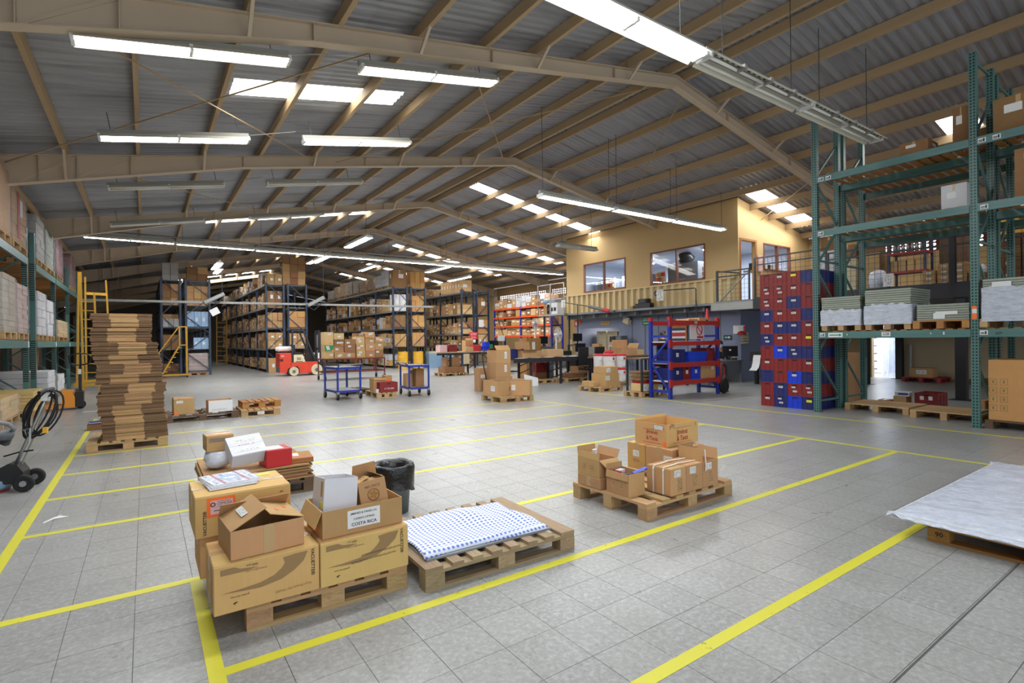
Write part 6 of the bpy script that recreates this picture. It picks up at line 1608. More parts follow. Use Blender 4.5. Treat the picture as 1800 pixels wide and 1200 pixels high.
# ------------------------------------------------------------------ people
def person(label, x, y, rz, seated, shirt, top, mask=False, bald=False):
    t = thing('person', label, 'person', (x, y, 0), rz)
    if seated: hz = .52; J = {'hip': (0, 0, hz), 'kl': (-.11, -.4, hz + .02), 'kr': (.11, -.4, hz + .02), 'fl': (-.11, -.42, .07), 'fr': (.11, -.42, .07)}
    else: hz = .93 * top / 1.75; J = {'hip': (0, 0, hz), 'kl': (-.1, -.02, hz * .53), 'kr': (.1, -.02, hz * .53), 'fl': (-.1, .03, .07), 'fr': (.1, .03, .07)}
    sh = hz + .5 * (top / 1.75 if not seated else 1); nk = sh + .07; hc = top - .12
    def skin(name, verts, edges, rad, m, sub=2):
        me = bpy.data.meshes.new(name); me.from_pydata(verts, edges, []); o = obj(name, me, t); me.materials.append(M[m])
        sk = o.modifiers.new('Skin', 'SKIN'); 
        if not me.skin_vertices: 
            bm = bmesh.new(); bm.from_mesh(me); bm.verts.layers.skin.verify(); bm.to_mesh(me); bm.free()
        for v, rr in zip(me.skin_vertices[0].data, rad): v.radius = rr if isinstance(rr, tuple) else (rr, rr)
        me.skin_vertices[0].data[0].use_root = True
        o.modifiers.new('Subdivision', 'SUBSURF').render_levels = sub; o.modifiers[-1].levels = sub
        for p in me.polygons: p.use_smooth = True
        return o
    hand_l, hand_r = ((-.2, -.36, hz + .24), (.2, -.36, hz + .24)) if seated else ((-.22, -.3, hz + .2), (.24, -.08, hz - .12))
    el_l, el_r = ((-.27, -.06, hz + .2), (.27, -.06, hz + .2)) if seated else ((-.27, -.04, hz + .2), (.28, .03, hz + .2))
    V = [J['hip'], (0, .01, hz + .22), (0, .02, sh - .04), (0, 0, nk), (0, -.015, hc - .09), (0, -.02, hc), (0, -.015, hc + .07),
         (-.17, .01, sh - .03), el_l, hand_l, (.17, .01, sh - .03), el_r, hand_r, (-.1, -.02, hz - .04), J['kl'], J['fl'], (J['fl'][0], J['fl'][1] - .14, .04), (.1, -.02, hz - .04), J['kr'], J['fr'], (J['fr'][0], J['fr'][1] - .14, .04)]
    E_ = [(0, 1), (1, 2), (2, 3), (3, 4), (4, 5), (5, 6), (2, 7), (7, 8), (8, 9), (2, 10), (10, 11), (11, 12), (0, 13), (13, 14), (14, 15), (15, 16), (0, 17), (17, 18), (18, 19), (19, 20)]
    R_ = [(.14, .1), (.13, .09), (.15, .1), .055, (.062, .075), (.078, .095), (.06, .075), .055, .042, .03, .055, .042, .03, .08, .055, .042, .035, .08, .055, .042, .035]
    for s, h in ((0, 9), (1, 12)):          # five fingers each, thumb from the side of the palm
        hx, hy, hz_ = V[h]; d = Vector(V[h]) - Vector(V[h - 1]); d.normalize(); sd = d.cross(Vector((0, 0, 1))).normalized()
        pm_ = len(V); V.append(tuple(Vector(V[h]) + d * .05)); R_.append((.035, .018)); E_.append((h, pm_))
        for k in range(4):
            a = Vector(V[h]) + d * .09 + sd * (.026 * (k - 1.5)); b_ = a + d * (.035, .045, .042, .03)[k] + Vector((0, 0, -.012)); V += [tuple(a), tuple(b_)]; R_ += [.009, .008]; E_ += [(pm_, len(V) - 2), (len(V) - 2, len(V) - 1)]
        a = Vector(V[h]) + d * .04 + sd * .045; V.append(tuple(a + d * .03)); R_.append(.01); E_.append((h, len(V) - 1))
    skin('body', V, E_, R_, 'skin')
    skin('shirt', [(0, 0, hz - .06), V[1], V[2], (0, .005, nk - .025), V[7], V[8], tuple(Vector(V[8]).lerp(Vector(V[9]), .8)), V[10], V[11], tuple(Vector(V[11]).lerp(Vector(V[12]), .8))], [(0, 1), (1, 2), (2, 3), (2, 4), (4, 5), (5, 6), (2, 7), (7, 8), (8, 9)], [(.16, .12), (.15, .11), (.17, .12), .066, .07, .055, .042, .07, .055, .042], shirt)
    skin('trousers', [(0, 0, hz), V[13], V[14], tuple(Vector(V[15]) + Vector((0, 0, .03))), V[17], V[18], tuple(Vector(V[19]) + Vector((0, 0, .03)))], [(0, 1), (1, 2), (2, 3), (0, 4), (4, 5), (5, 6)], [(.155, .115), .095, .07, .058, .095, .07, .058], 'cloth_dark')
    for s in (15, 19): MB().lathe([(0, 0), (.05, 0), (.055, .04), (.04, .09), (0, .1)], n=12).build('shoe', M['black'], t, smooth=True, loc=(V[s][0], V[s][1] - .05, 0)).scale = (.95, 2.4, 1)
    hr = MB(); n = 16; mm = 7
    for i in range(mm + 1):
        for j in range(n):
            a = 2 * PI * j / n; ph = (PI * .5) * i / mm; rr = math.sin(PI * .5 * (1 - i / mm)) if i < mm else .02
            front = math.sin(a) < -.35
            zz = hc + .02 + .115 * math.sin(ph) - (0 if front else .07 * (1 - i / mm)); 
            hr.v.append((.088 * math.cos(a) * max(rr, .25 if bald else rr), -.01 + .108 * math.sin(a) * rr, zz))
    for i in range(mm):
        for j in range(n):
            if bald and i > 2: continue
            hr.f.append((i * n + j, i * n + (j + 1) % n, (i + 1) * n + (j + 1) % n, (i + 1) * n + j)); hr.mi.append(0)
    hr.build('hair', M['hair'], t, smooth=True)
    for s in (-1, 1):
        MB().lathe([(0, -.011), (.008, -.007), (.011, 0), (.008, .007), (0, .011)], n=8).build('eye', M['black'], t, smooth=True, loc=(.03 * s, -.1, hc + .01))
        MB().lathe([(0, -.03), (.014, -.02), (.018, 0), (.014, .02), (0, .03)], n=8).build('ear', M['skin'], t, smooth=True, loc=(.082 * s, -.01, hc)).scale = (.5, 1, 1)
    MB().prism([(-.1, hc + .005), (-.13, hc - .04), (-.095, hc - .045)], -.014, .014, plane='yz').build('nose', M['skin'], t)
    MB().box(-.025, -.102, hc - .072, .025, -.09, hc - .063).build('mouth', M['ink_red'], t)
    if mask:
        b = MB()
        for i in range(5):
            for j in range(9):
                a = -1.25 + 2.5 * j / 8; b.v.append((.094 * math.sin(a), -.02 - .118 * math.cos(a) * (1 - .15 * (i == 4)), hc - .12 + .1 * i / 4))
        for i in range(4):
            for j in range(8): b.f.append((i * 9 + j, i * 9 + j + 1, (i + 1) * 9 + j + 1, (i + 1) * 9 + j)); b.mi.append(0)
        o = b.build('face_mask', M['cloth_blue'], t, smooth=True); o.modifiers.new('thickness', 'SOLIDIFY').thickness = .004
    return t
t = thing('office_chair', 'dark chair of the masked man at the steel desk', 'chair', (16.95, 11.25, 0)); piece('seat', t, -.24, -.24, .42, .24, .22, .47, 'black'); piece('backrest', t, -.22, .2, .5, .22, .25, .95, 'black'); MB().tube([(0, 0, .05), (0, 0, .42)], .03, 8).build('post', M['steel'], t); [beam('leg', t, (0, 0, .06), (.27 * math.cos(a), .27 * math.sin(a), .03), .04, .03, 'black') for a in (0, 1.26, 2.51, 3.77, 5.03)]
person('man in a blue face mask and dark shirt sitting at the steel desk', 16.95, 11.2, -.5, True, 'cloth_dark', 1.41, True)
person('balding man in dark clothes standing beyond the blue and red shelving', 14.15, 11.5, 1.2, False, 'cloth_dark', 1.8, False, True)

# ------------------------------------------------------------------ blue and red shelving on the floor
t = thing('storage_shelf', 'blue-framed shelving with red beams and blue crates, in the open', 'shelving', (10.8, 8.55, 0))
for x in (0, 2.0):
    for y in (0, .6): piece('upright', t, x - .045, y - .035, 0, x + .045, y + .035, 2.05, 'blue'); piece('end_cap', t, x - .05, y - .04, 1.98, x + .05, y + .04, 2.07, 'red_paint')
    for z in (.15, .9, 1.55): piece('end_bar', t, x - .02, .03, z, x + .02, .57, z + .06, 'blue')
    beam('brace', t, (x, .55, .85), (x, .05, .2), .03, .05, 'blue'); beam('brace', t, (x, .05, 1.5), (x, .55, .95), .03, .05, 'blue') if False else beam('brace', t, (x, .57, .95), (x, .03, 1.5), .03, .05, 'blue')
for z in (.45, .9, 1.45, 1.98):
    for y in (-.02, .62): piece('beam', t, .04, y - .025, z - .11, 1.96, y + .025, z, 'red_paint')
    if z < 1.9: piece('shelf_deck', t, .02, .02, z - .03, 1.98, .58, z, 'card_white')
    for x in (0, 2.0): piece('beam_connector', t, x - .055, -.05, z - .16, x + .055, -.01, z + .04, 'red_paint')
piece('price_plate', t, .95, -.05, 1.9, 1.07, -.045, 1.97, 'card_grey')
c = crate('navy crate with white slip, middle shelf by the blue frame', 10.93, 8.58, .902, .52, .5, .34, 'crate_navy', face='front', lab=[('label', .2, .2, .1, .1)]); 
t = thing('storage_tub', 'bright blue open tub in the middle of the blue and red shelving', 'tub', (11.6, 8.6, .902)); MB().prism([(.05, 0), (.75, 0), (.82, .25), (-.02, .25)], 0, .45).build('tub_body', M['blue_bright'], t); piece('rim', t, -.04, -.02, .235, .84, .47, .265, 'blue_bright')
crate('red crate at the far end of the middle shelf', 12.4, 8.6, .902, .36, .5, .35, 'crate_red', face='front')
for k, (x, w, m, h, nm_) in enumerate(((10.93, .4, 'crate_navy', .32, 'navy crate with white slip, low shelf by the blue frame'), (11.36, .3, 'crate_red', .34, 'red crate with stickers on the low shelf'), (11.7, .38, 'crate_blue', .34, 'bright blue crate with slip on the low shelf'))):
    crate(nm_, x, 8.58, .452, w, .5, h, m, face='front', lab=[('label', w * .5, .2, .09, .09)])
carton('plain brown box on the low shelf of the blue and red shelving', 12.12, 8.58, .452, .36, .45, .38, 0, 'card'); c = carton('brown box with orange dot at the end of the low red shelf', 12.5, 8.58, .452, .34, .45, .32, 0, 'card'); sticker(c, D(c), 'front', .08, .05, .06, .05, 'orange_sticker', 'sticker'); sticker(c, D(c), 'front', .12, .26, .1, .07, 'label', 'shipping_label')
t = thing('wall_sign', 'white warning sign with red circle hung in the blue and red shelving', 'sign', (12.1, 8.9, 1.5)); piece('panel', t, 0, 0, 0, .62, .012, .42, 'label'); MB().tube([(.4 + .12 * math.cos(a * PI / 12), -.006, .25 + .14 * math.sin(a * PI / 12)) for a in range(24)], .012, 5, close=True).build('red_ring', M['red_sign'], t); beam('red_slash', t, (.31, -.006, .34), (.49, -.006, .16), .012, .02, 'red_sign', (0, 1, 0)); piece('red_band', t, .3, -.003, .02, .58, 0, .08, 'red_sign')
t = thing('traffic_cone', 'slim red cone on top of the blue and red shelving', 'cone', (12.8, 8.85, 1.985)); MB().lathe([(.09, 0), (.09, .02), (.06, .02), (.02, .36), (0, .36)], n=14).build('cone_body', M['red_sign'], t); MB().lathe([(.045, .12), (.034, .2)], n=14).build('white_band', M['ink_white'], t)
for k, (x, w, h) in enumerate(((11.7, .4, .05), (12.15, .4, .08), (12.45, .2, .04))): carton(f"{['first', 'second', 'third'][k]} flat packet on top of the blue and red shelving", x, 8.65, 1.985, w, .4, h, 0, 'card_light', tape=False)
ht = thing('hand_truck', 'red hand truck with black tyre at the end of the blue shelving', 'hand truck', (12.95, 8.5, 0)); MB().lathe([(0, 0), (.07, 0), (.09, .02), (.18, .01), (.2, .04), (.18, .09), (.09, .08), (.07, .1), (0, .1)], (.06, -.05, .2), 18, axis='y').build('wheel', M['rubber'], ht); MB().tube([(0, .05, .2), (.0, .05, .7), (.05, .05, .82), (.14, .05, .82), (.18, .05, .7), (.18, .05, .3)], .022, 8).build('frame', M['red_paint'], ht); piece('toe_plate', ht, -.02, .0, .03, .3, .12, .06, 'red_paint'); MB().tube([(.06, .0, .8), (.17, .0, .74), (.18, .0, .5), (.12, .0, .4)], .03, 8).build('grip_hose', M['black'], ht)

# steel cage stand on a pallet, flattened cartons in it
pallet('pallet under the dark steel stand next to the blue shelving', 10.5, 9.22, 1.0, .62, 0, 'wood', 6)
t = thing('steel_stand', 'dark steel stand with sagging cardboard next to the blue shelving', 'stand', (10.55, 9.25, .146)); [piece('leg', t, a, b_, 0, a + .045, b_ + .045, .84, 'darksteel') for a in (0, .88) for b_ in (0, .5)]; piece('table_top', t, -.02, -.02, .84, .95, .57, .875, 'wood_dark')
for k in range(9):
    o = MB().box(0, 0, 0, .8, .46, .012).build('flattened_carton', M['card' if k % 3 else 'card_dark'], None, loc=(10.62, 9.28, .42 + .03 * k), rz=rnd.uniform(-.04, .04)); o.rotation_euler[1] = rnd.uniform(-.05, .05); tag(o, f'{ordinal(k)} flattened carton up inside the dark steel stand', 'cardboard', 'flattened cartons in the steel stand')
c = carton('striped printed box at the bottom of the dark steel stand', 10.62, 9.27, .148, .6, .42, .2, 0, 'card_light', tape=False); sticker(c, D(c), 'front', .22, .1, .4, .16, 'label', 'printed_panel')
carton('red flat box between the printed box and the cardboard in the stand', 10.68, 9.3, .352, .6, .4, .055, .0, 'card_red', tape=False)
# pallet with boxes, pails
pallet('pallet with two brown boxes in front of the white pails', 10.68, 10.88, .9, .95, 0, 'wood', 5)
c = carton('big brown box with white label before the white pails', 10.95, 10.95, .146, .55, .6, .37, 0, 'card'); sticker(c, D(c), 'front', .08, .25, .16, .13, 'label', 'shipping_label')
c = carton('smaller brown box with label on the big one before the pails', 10.98, 10.97, .52, .5, .5, .2, 0, 'card'); sticker(c, D(c), 'front', .1, .1, .16, .13, 'label', 'shipping_label')
c = carton('flat brown box with white cloth on the pallet before the pails', 10.7, 11.2, .146, .24, .5, .14, 0, 'card')
pallet('pallet under the red-lidded white pails', 12.0, 11.9, 1.0, .9, 0, 'wood', 5)
def pail(label, x, y, z):
    t = thing('pail', label, 'pail', (x, y, z), 0, 'red-lidded white pails')
    MB().lathe([(0, 0), (.17, 0), (.18, .02), (.2, .36), (.2, .4), (0, .4)], n=22).build('pail_body', M['white_plastic'], t, smooth=False)
    MB().lathe([(0, .445), (.19, .445), (.212, .43), (.212, .385), (.2, .38), (0, .38)], n=22).build('lid', M['red_sign'], t)
    MB().lathe([(0, -.004), (.045, -.004), (.045, 0), (0, 0)], (.0, -.197, .3), 12, axis='y').build('round_mark', M['red_sign'], t); piece('printed_panel', t, -.07, -.192, .05, .05, -.183, .19, 'label')
    MB().tube([(-.2, 0, .34), (-.14, -.16, .24), (0, -.22, .2), (.14, -.16, .24), (.2, 0, .34)], .004, 5).build('handle', M['steel'], t)
for k, (x, y) in enumerate(((12.28, 12.12), (12.75, 12.1), (12.3, 12.58), (12.78, 12.56))):
    for q in range(2): pail(f"{['lower', 'upper'][q]} white pail with red lid, {['front column by the brown boxes', 'front column by the steel stand', 'back column by the brown boxes', 'back column by the steel stand'][k]}", x, y, .146 + .452 * q)

# ------------------------------------------------------------------ benches and what is on them
def bench(label, x, y, w, d, h, legs, top='wood_table', lattice=True):
    t = thing('work_bench', label, 'bench', (x, y, 0)); piece('bench_top', t, 0, 0, h - .05, w, d, h, top); piece('apron', t, 0, .0, h - .14, w, .03, h - .05, 'black_steel')
    for lx in legs:
        for yy in (.05, d - .1): piece('leg', t, lx, yy, 0, lx + .08, yy + .05, h - .05, 'black_steel')
        if lattice:
            for k in range(3): beam('lattice_bar', t, (lx + .04, .1, h - .1 - .25 * k), (lx + .04, d - .1, h - .3 - .25 * k), .02, .03, 'black_steel')
    return t
bench('long dark bench with papers and an open brown box in mid hall', 9.85, 14.0, 3.7, .85, .92, (.7, 2.0, 3.4), 'black_steel')
bench('wood-topped bench with monitors joining the long dark bench', 12.9, 14.95, 2.6, .8, .93, (.1, 1.3, 2.4))
bench('far packing bench with red boxes at the foot of the racks', 10.3, 20.4, 3.3, .8, 1.05, (.65, 1.9, 3.1))
for k in range(5):
    p = thing('paper_sheets', f"{ordinal(k)} spread of papers along the long dark bench", 'papers', (10.0 + .65 * k, 14.1 + .05 * (k % 2), .922), .2 * (k - 2), 'papers on the long bench'); piece('sheet', p, 0, 0, 0, .3, .25, .006, 'paper'); piece('sheet', p, .1, .08, .006, .42, .3, .011, 'paper')
carton('large open brown box with raised flaps on the long dark bench', 10.3, 14.15, .935, .62, .4, .24, 0, 'card', closed=False, flaps=(('b', 10, .3), ('f', 75, .14), ('l', 60, .1)))
carton('small brown box beside the large open one on the bench', 10.98, 14.3, .935, .25, .3, .22, 0, 'card'); carton('pale brown box toward the fan end of the long bench', 11.45, 14.2, .935, .68, .4, .26, 0, 'card_light')
crate('blue crate behind the stacked boxes on the long bench', 9.95, 14.4, .93, .6, .4, .3, 'crate_navy', face='front')
monitor('upper of the two black monitors on the wood-topped bench', 13.8, 15.3, 1.34, .5, .3, .1); monitor('lower black monitor on the wood-topped bench', 13.8, 15.15, .935, .55, .32, .1); cabinet('dark low cupboard holding a monitor beside the tan cabinet', 13.05, 16.6, 0, .6, .45, 1.25, 'midgrey', 2); monitor('black monitor on the low cupboard beside the tan cabinet', 13.3, 16.8, 1.252, .42, .3, 0)
t = thing('monitor_shelf', 'small riser under the upper black monitor', 'riser', (13.5, 15.2, .935)); piece('shelf', t, 0, .08, .38, .6, .35, .4, 'black'); piece('leg', t, 0, .3, 0, .03, .35, .38, 'black'); piece('leg', t, .57, .3, 0, .6, .35, .38, 'black')
def fan(label, x, y, zc, z0, rad, m, rz=0.0):
    t = thing('pedestal_fan', label, 'fan', (x, y, 0), rz)
    MB().tube([(0, .08, z0), (0, .08, zc - .1), (0, .02, zc)], .035, 8).build('pole', M['white_plastic'], t)
    if z0 < .1: MB().lathe([(0, 0), (.2, 0), (.19, .03), (.05, .06), (0, .06)], n=16).build('base', M['white_plastic'], t)
    MB().lathe([(0, -.06), (.05, -.05), (.07, .0), (.06, .15), (0, .17)], (0, 0, zc), 14, axis='y').build('motor', M[m], t, smooth=True)
    w = MB(); w.tube([(rad * math.cos(a * PI / 12), -.02, zc + rad * math.sin(a * PI / 12)) for a in range(24)], .008, 5, close=True)
    for k in range(28):
        a = k * PI / 14; w.bar((.05 * math.cos(a), -.09, zc + .05 * math.sin(a)), (rad * math.cos(a), -.02, zc + rad * math.sin(a)), .004)
    for q in (.4, .7): w.tube([(rad * q * math.cos(a * PI / 12), -.07 + .03 * q, zc + rad * q * math.sin(a * PI / 12)) for a in range(24)], .003, 4, close=True)
    w.build('guard', M[m], t)
    for k in range(4):
        a = k * PI / 2 + .4; b = MB(); pts = []
        for (rr, da, yy) in ((.06, -.5, -.05), (rad * .9, -.35, -.06), (rad * .92, .35, -.03), (.06, .5, -.02)): pts.append((rr * math.cos(a + da), yy, zc + rr * math.sin(a + da)))
        b.poly(pts).build('blade', M['white_plastic'], t)
    return t
fan('large white pedestal fan standing between the benches', 13.3, 15.9, 1.72, 0, .28, 'white_plastic', .3); fan('grey fan on a tall white post before the orange shelving', 14.6, 19.0, 2.25, 0, .24, 'grey_metal', -.2)
t = thing('clip_stand', 'small white board on a black arm before the orange shelving', 'board', (12.53, 19.0, 0)); piece('panel', t, 0, 0, 1.5, .36, .02, 1.74, 'paper'); MB().tube([(.2, .04, 0), (.2, .04, 1.5)], .015, 6).tube([(.36, .03, 1.62), (.1, .05, 2.3), (.0, .05, 2.75)], .015, 6).build('arm', M['black'], t)
t = cabinet('tan wooden cabinet with white sheet behind the long bench', 12.3, 16.6, 0, .7, .5, 1.6, 'wood_orange', 1); piece('sheet', t, .25, -.012, 1.15, .4, -.002, 1.45, 'paper')
t = thing('rolled_sheet', 'cream paper roll standing beside the pedestal fan', 'roll', (13.62, 15.45, .935)); MB().lathe([(0, 0), (.06, 0), (.06, .6), (0, .6)], n=12).build('roll', M['cream'], t)
for k, (x, m, w, h, lab) in enumerate(((13.0, 'black', .4, .16, 'black printer on the wood-topped bench'), (14.3, 'card_grey', .45, .28, 'grey heap of packs beside the lower monitor'), (14.85, 'card', .2, .4, 'narrow brown box beside the grey packs on the bench'), (15.1, 'green_sign', .25, .14, 'green plastic tray at the end of the wood-topped bench'))): carton(lab, x, 15.2, .935, w, .4, h, 0, m, tape=False)
# under the bench
crate('dark red crate under the long dark bench', 11.45, 14.9, .36, .55, .4, .35, 'crate_red', face='front'); carton('dark box under the red crate below the long bench', 11.4, 14.9, .146, .6, .45, .21, 0, 'card_dark'); pallet('pallet with flat card under the long bench', 10.85, 14.45, 1.25, .9, 0, 'wood', 6); pallet('pallet with a red-printed box under the wood-topped bench', 12.3, 14.3, 1.6, .62, 0, 'wood', 7)
c = carton('brown box with red print under the wood-topped bench', 13.0, 14.4, .3, .72, .45, .24, 0, 'card'); sticker(c, D(c), 'front', .5, .1, .2, .06, 'ink_red', 'printed_panel'); carton('flat brown box below the red-printed one', 12.5, 14.38, .146, 1.3, .5, .15, 0, 'card_dark')
t = cabinet('grey square cabinet hanging under the wood-topped bench', 13.2, 15.3, .42, .7, .4, .34, 'grey_metal', 1)
t = thing('poster', 'white printed poster leaning against the long bench leg', 'poster', (10.15, 13.85, 0.02), .1); t.rotation_euler = (-.3, .25, .1); piece('sheet', t, 0, 0, 0, .65, .006, .42, 'label')
# far bench items
crate('red crate on the far packing bench', 10.95, 20.5, 1.053, .4, .4, .3, 'crate_red', face='front'); carton('pale red box at the left of the far packing bench', 10.5, 20.5, 1.053, .35, .4, .3, 0, 'label_pink'); carton('upright brown box on the far packing bench', 11.95, 20.8, 1.053, .4, .35, .5, 0, 'card', closed=False, flaps=(('b', -30, .2), ('f', -30, .1)))
carton('small pale box on the far packing bench', 11.75, 20.45, 1.053, .4, .25, .2, 0, 'card_light'); carton('pinkish red box on the far packing bench', 12.2, 20.55, 1.053, .4, .4, .28, 0, 'red_sign', tape=False)
for k, (x, z) in enumerate(((12.7, 1.053), (12.95, 1.053), (12.83, 1.26))): crate(f"{['first', 'second', 'upper'][k]} blue parts bin on the far packing bench", x, 20.5, z, .22, .3, .2, 'crate_blue', face='front', group='blue parts bins on the far bench')
monitor('dark screen at the end of the far packing bench', 13.4, 20.7, 1.053, .5, .35); t = thing('document_box', 'small green document box by the dark screen', 'box', (13.05, 20.5, 1.053)); piece('case', t, 0, 0, 0, .18, .3, .3, 'green_sign')
pallet('pallet under the far packing bench', 10.5, 20.2, 1.2, .9, 0, 'wood', 5); carton('long flat carton on the pallet under the far bench', 10.6, 20.3, .146, 1.0, .6, .25, 0, 'card_dark'); carton('boxes shadowed under the far bench', 10.9, 20.7, .4, .7, .4, .4, 0, 'card')
t = thing('hanging_paper', 'pale yellow papers taped to the front of the far bench', 'papers', (11.6, 20.38, .5)); piece('sheet', t, 0, 0, .0, .3, .01, .45, 'cream')
pjk = thing('hand_pallet_truck', 'dark pallet truck parked at the end of the far bench', 'pallet truck', (13.0, 19.6, 0)); [piece('fork', pjk, .1, y, .06, 1.1, y + .15, .12, 'black_steel') for y in (.1, .42)]; piece('pump_housing', pjk, -.05, .15, .08, .1, .5, .4, 'drum_yellow'); MB().tube([(0, .33, .4), (-.12, .33, .8), (-.16, .33, 1.15)], .02, 8).build('tiller', M['black_steel'], pjk)
# behind the hatch
for k in range(2): cabinet(['cream filing cabinet in the hatch, nearer the fan', 'cream filing cabinet in the hatch, nearer the exit sign'][k], 18.6, 19.02 - .72 * (k + 1) + .2, 0, .55, .68, 1.92, 'cream', 5)
cabinet('dark filing cabinet at the end of the hatch', 18.5, 17.2, 0, .6, .5, 1.9, 'midgrey', 4)
t = thing('sewing_machine', 'grey machine on a small white stand before the hatch', 'machine', (16.9, 15.9, 0)); [piece('leg', t, a, b_, 0, a + .04, b_ + .04, 1.2, 'grey_metal') for a in (0, .5) for b_ in (0, .7)]; piece('table_top', t, -.02, -.02, 1.2, .58, .78, 1.24, 'white_plastic'); piece('body', t, .05, .1, 1.24, .45, .6, 1.66, 'midgrey'); piece('head', t, .0, .45, 1.4, .3, .74, 1.64, 'black'); piece('shelf', t, 0, 0, .6, .54, .74, .64, 'white_plastic')
# tables between, brown boxes, chairs
bench('low dark table behind the white pails', 12.6, 12.92, 2.6, .55, .93, (.1, 1.2, 2.4), 'wood_dark', False)
c = carton('wide open brown carton on the table behind the pails', 13.75, 12.95, .935, .8, .48, .26, 0, 'card', closed=False, flaps=(('b', 2, .3), ('r', 30, .2))); carton('small box beside the wide open carton on that table', 14.6, 13.0, .935, .35, .3, .2, 0, 'card_light')
for k in range(2): t = thing('office_chair', ['black chair back rising behind the pails, left', 'black chair back rising behind the pails, right'][k], 'chair', (12.85 + .8 * k, 13.72, 0)); piece('seat', t, -.24, -.24, .45, .24, .24, .5, 'black'); piece('backrest', t, -.23, .2, .6, .23, .26, 1.25, 'black'); MB().tube([(0, 0, .05), (0, 0, .45)], .03, 8).build('post', M['steel'], t); [beam('leg', t, (0, 0, .06), (.27 * math.cos(a), .27 * math.sin(a), .03), .04, .03, 'black') for a in (0, 1.26, 2.51, 3.77, 5.03)]
bag('red bag on the table between the black chairs', 13.3, 13.15, .93, .2, .14, .22, 'red_sign', seed=22)
monitor('black monitor on the grey table by the standing man', 13.45, 10.95, 1.003, .5, .32); bench('grey table of the standing man behind the blue shelving', 13.2, 10.6, 1.3, .7, 1.0, (.1, 1.1), 'midgrey', False)
t = thing('wall_sign', 'framed red and blue striped board behind the standing man', 'picture', (17.45, 13.0, 1.3)); piece('panel', t, 0, 0, 0, .02, .75, .75, 'wood_orange'); piece('stripe', t, -.004, .06, .12, 0, .69, .22, 'navy'); piece('stripe', t, -.004, .06, .22, 0, .69, .3, 'paper'); piece('stripe', t, -.004, .06, .3, 0, .69, .45, 'red_sign'); piece('stripe', t, -.004, .06, .45, 0, .69, .53, 'paper'); piece('stripe', t, -.004, .06, .53, 0, .69, .63, 'navy')
# drums
def drum(label, x, y, m): t = thing('drum', label, 'drum', (x, y, 0)); MB().lathe([(0, 0), (.28, 0), (.29, .02), (.28, .04), (.28, .3), (.292, .32), (.28, .34), (.28, .62), (.292, .64), (.28, .66), (.28, .93), (.292, .95), (.27, .955), (0, .94)], n=24).build('drum_body', M[m], t, smooth=False); MB().lathe([(0, .94), (.05, .94), (.05, .97), (0, .97)], (.12, 0, 0), 10).build('bung', M['white_plastic'], t)
drum('yellow drum standing nearest the blue trolley with boxes', 11.95, 27.9, 'drum_yellow'); drum('second yellow drum beside it at the drums rack', 12.75, 27.6, 'drum_yellow'); drum('half-hidden third yellow drum by the blue-grey cabinet', 12.3, 28.2 - .05, 'drum_yellow') if False else None
t = cabinet('slate blue cabinet beside the yellow drums', 13.3, 27.3, 0, .8, .5, .95, 'blue_metal', 1); t = cabinet('pale blue-grey box cabinet by the far bench', 14.1, 27.0, 0, .6, .5, .85, 'blue_metal', 1)
# catwalk with machines at the office end
t = thing('catwalk', 'grey pipe-railed catwalk with machines at the far office end', 'catwalk', (16.3, 19.0, 2.78)); piece('deck', t, 0, 0, -.08, .7, 2.0, 0, 'galv')
for y in (0, 1.0, 2.0): beam('post', t, (0, y, 0), (0, y, 1.45), .04, .04, 'steel')
for z in (.7, 1.45): beam('rail', t, (0, 0, z), (0, 2.0, z), .035, .035, 'steel')
for y in (.05, 1.95): beam('support', t, (.35, y, -.08), (.35, y, -2.78), .07, .07, 'darksteel')
t = thing('white_machine', 'white boxy machine with grey dials on the catwalk', 'machine', (16.45, 19.68, 2.785)); piece('body', t, 0, 0, 0, .5, .8, .55, 'card_white'); [piece('dial', t, -.02, .1 + .24 * k, .15, 0, .24 + .24 * k, .32, 'black') for k in range(3)]; piece('top_unit', t, .05, .2, .55, .45, .6, .78, 'grey_metal'); 
c = carton('brown box at the far end of the catwalk', 16.45, 20.25, 2.785, .4, .5, .5, 0, 'card_dark'); bag('blue-grey plastic bundle on the catwalk box', 16.65, 20.75, 3.29, .18, .22, .3, 'blue_metal', seed=30)
# ------------------------------------------------------------------ left side machines
p = thing('floor_polisher', 'upright floor polisher with black cable coiled on its handle', 'floor machine', (-1.18, 7.55, 0), -.15)
MB().lathe([(0, .03), (.24, .03), (.26, .06), (.25, .12), (.16, .17), (0, .18)], (-.28, .15, 0), 24).build('brush_housing', M['blue_metal'], p, smooth=True); MB().lathe([(0, 0), (.23, 0), (.23, .035), (0, .035)], (-.28, .15, 0), 22).build('brush', M['crate_red'], p)
MB().lathe([(0, .0), (.1, 0), (.11, .05), (.1, .16), (.06, .2), (0, .2)], (-.3, .15, .17), 16).build('motor', M['navy'], p, smooth=True)
MB().prism([(-.2, .1), (.1, .08), (.1, .2), (.05, .28), (-.02, .3), (-.2, .2)], .02, .22).build('yoke', M['black'], p)
for y in (-.06, .27): w = MB().lathe([(0, 0), (.03, 0), (.04, .012), (.07, .006), (.085, .01), (.09, .02), (.09, .045), (.07, .055), (0, .055)], (.12, y, .09), 20, axis='y').build('wheel', M['rubber'], p); MB().lathe([(0, -.006), (.03, -.006), (.034, .008)], (.12, y, .09), 12, axis='y').build('hub', M['steel'], w)
MB().tube([(.0, .12, .24), (.12, .12, .55), (.22, .12, .82), (.29, .12, 1.02)], .017, 8).build('handle_tube', M['steel'], p, smooth=True); MB().tube([(.05, .14, .25), (.16, .14, .55), (.26, .14, .86)], .008, 6).build('control_rod', M['galv'], p)
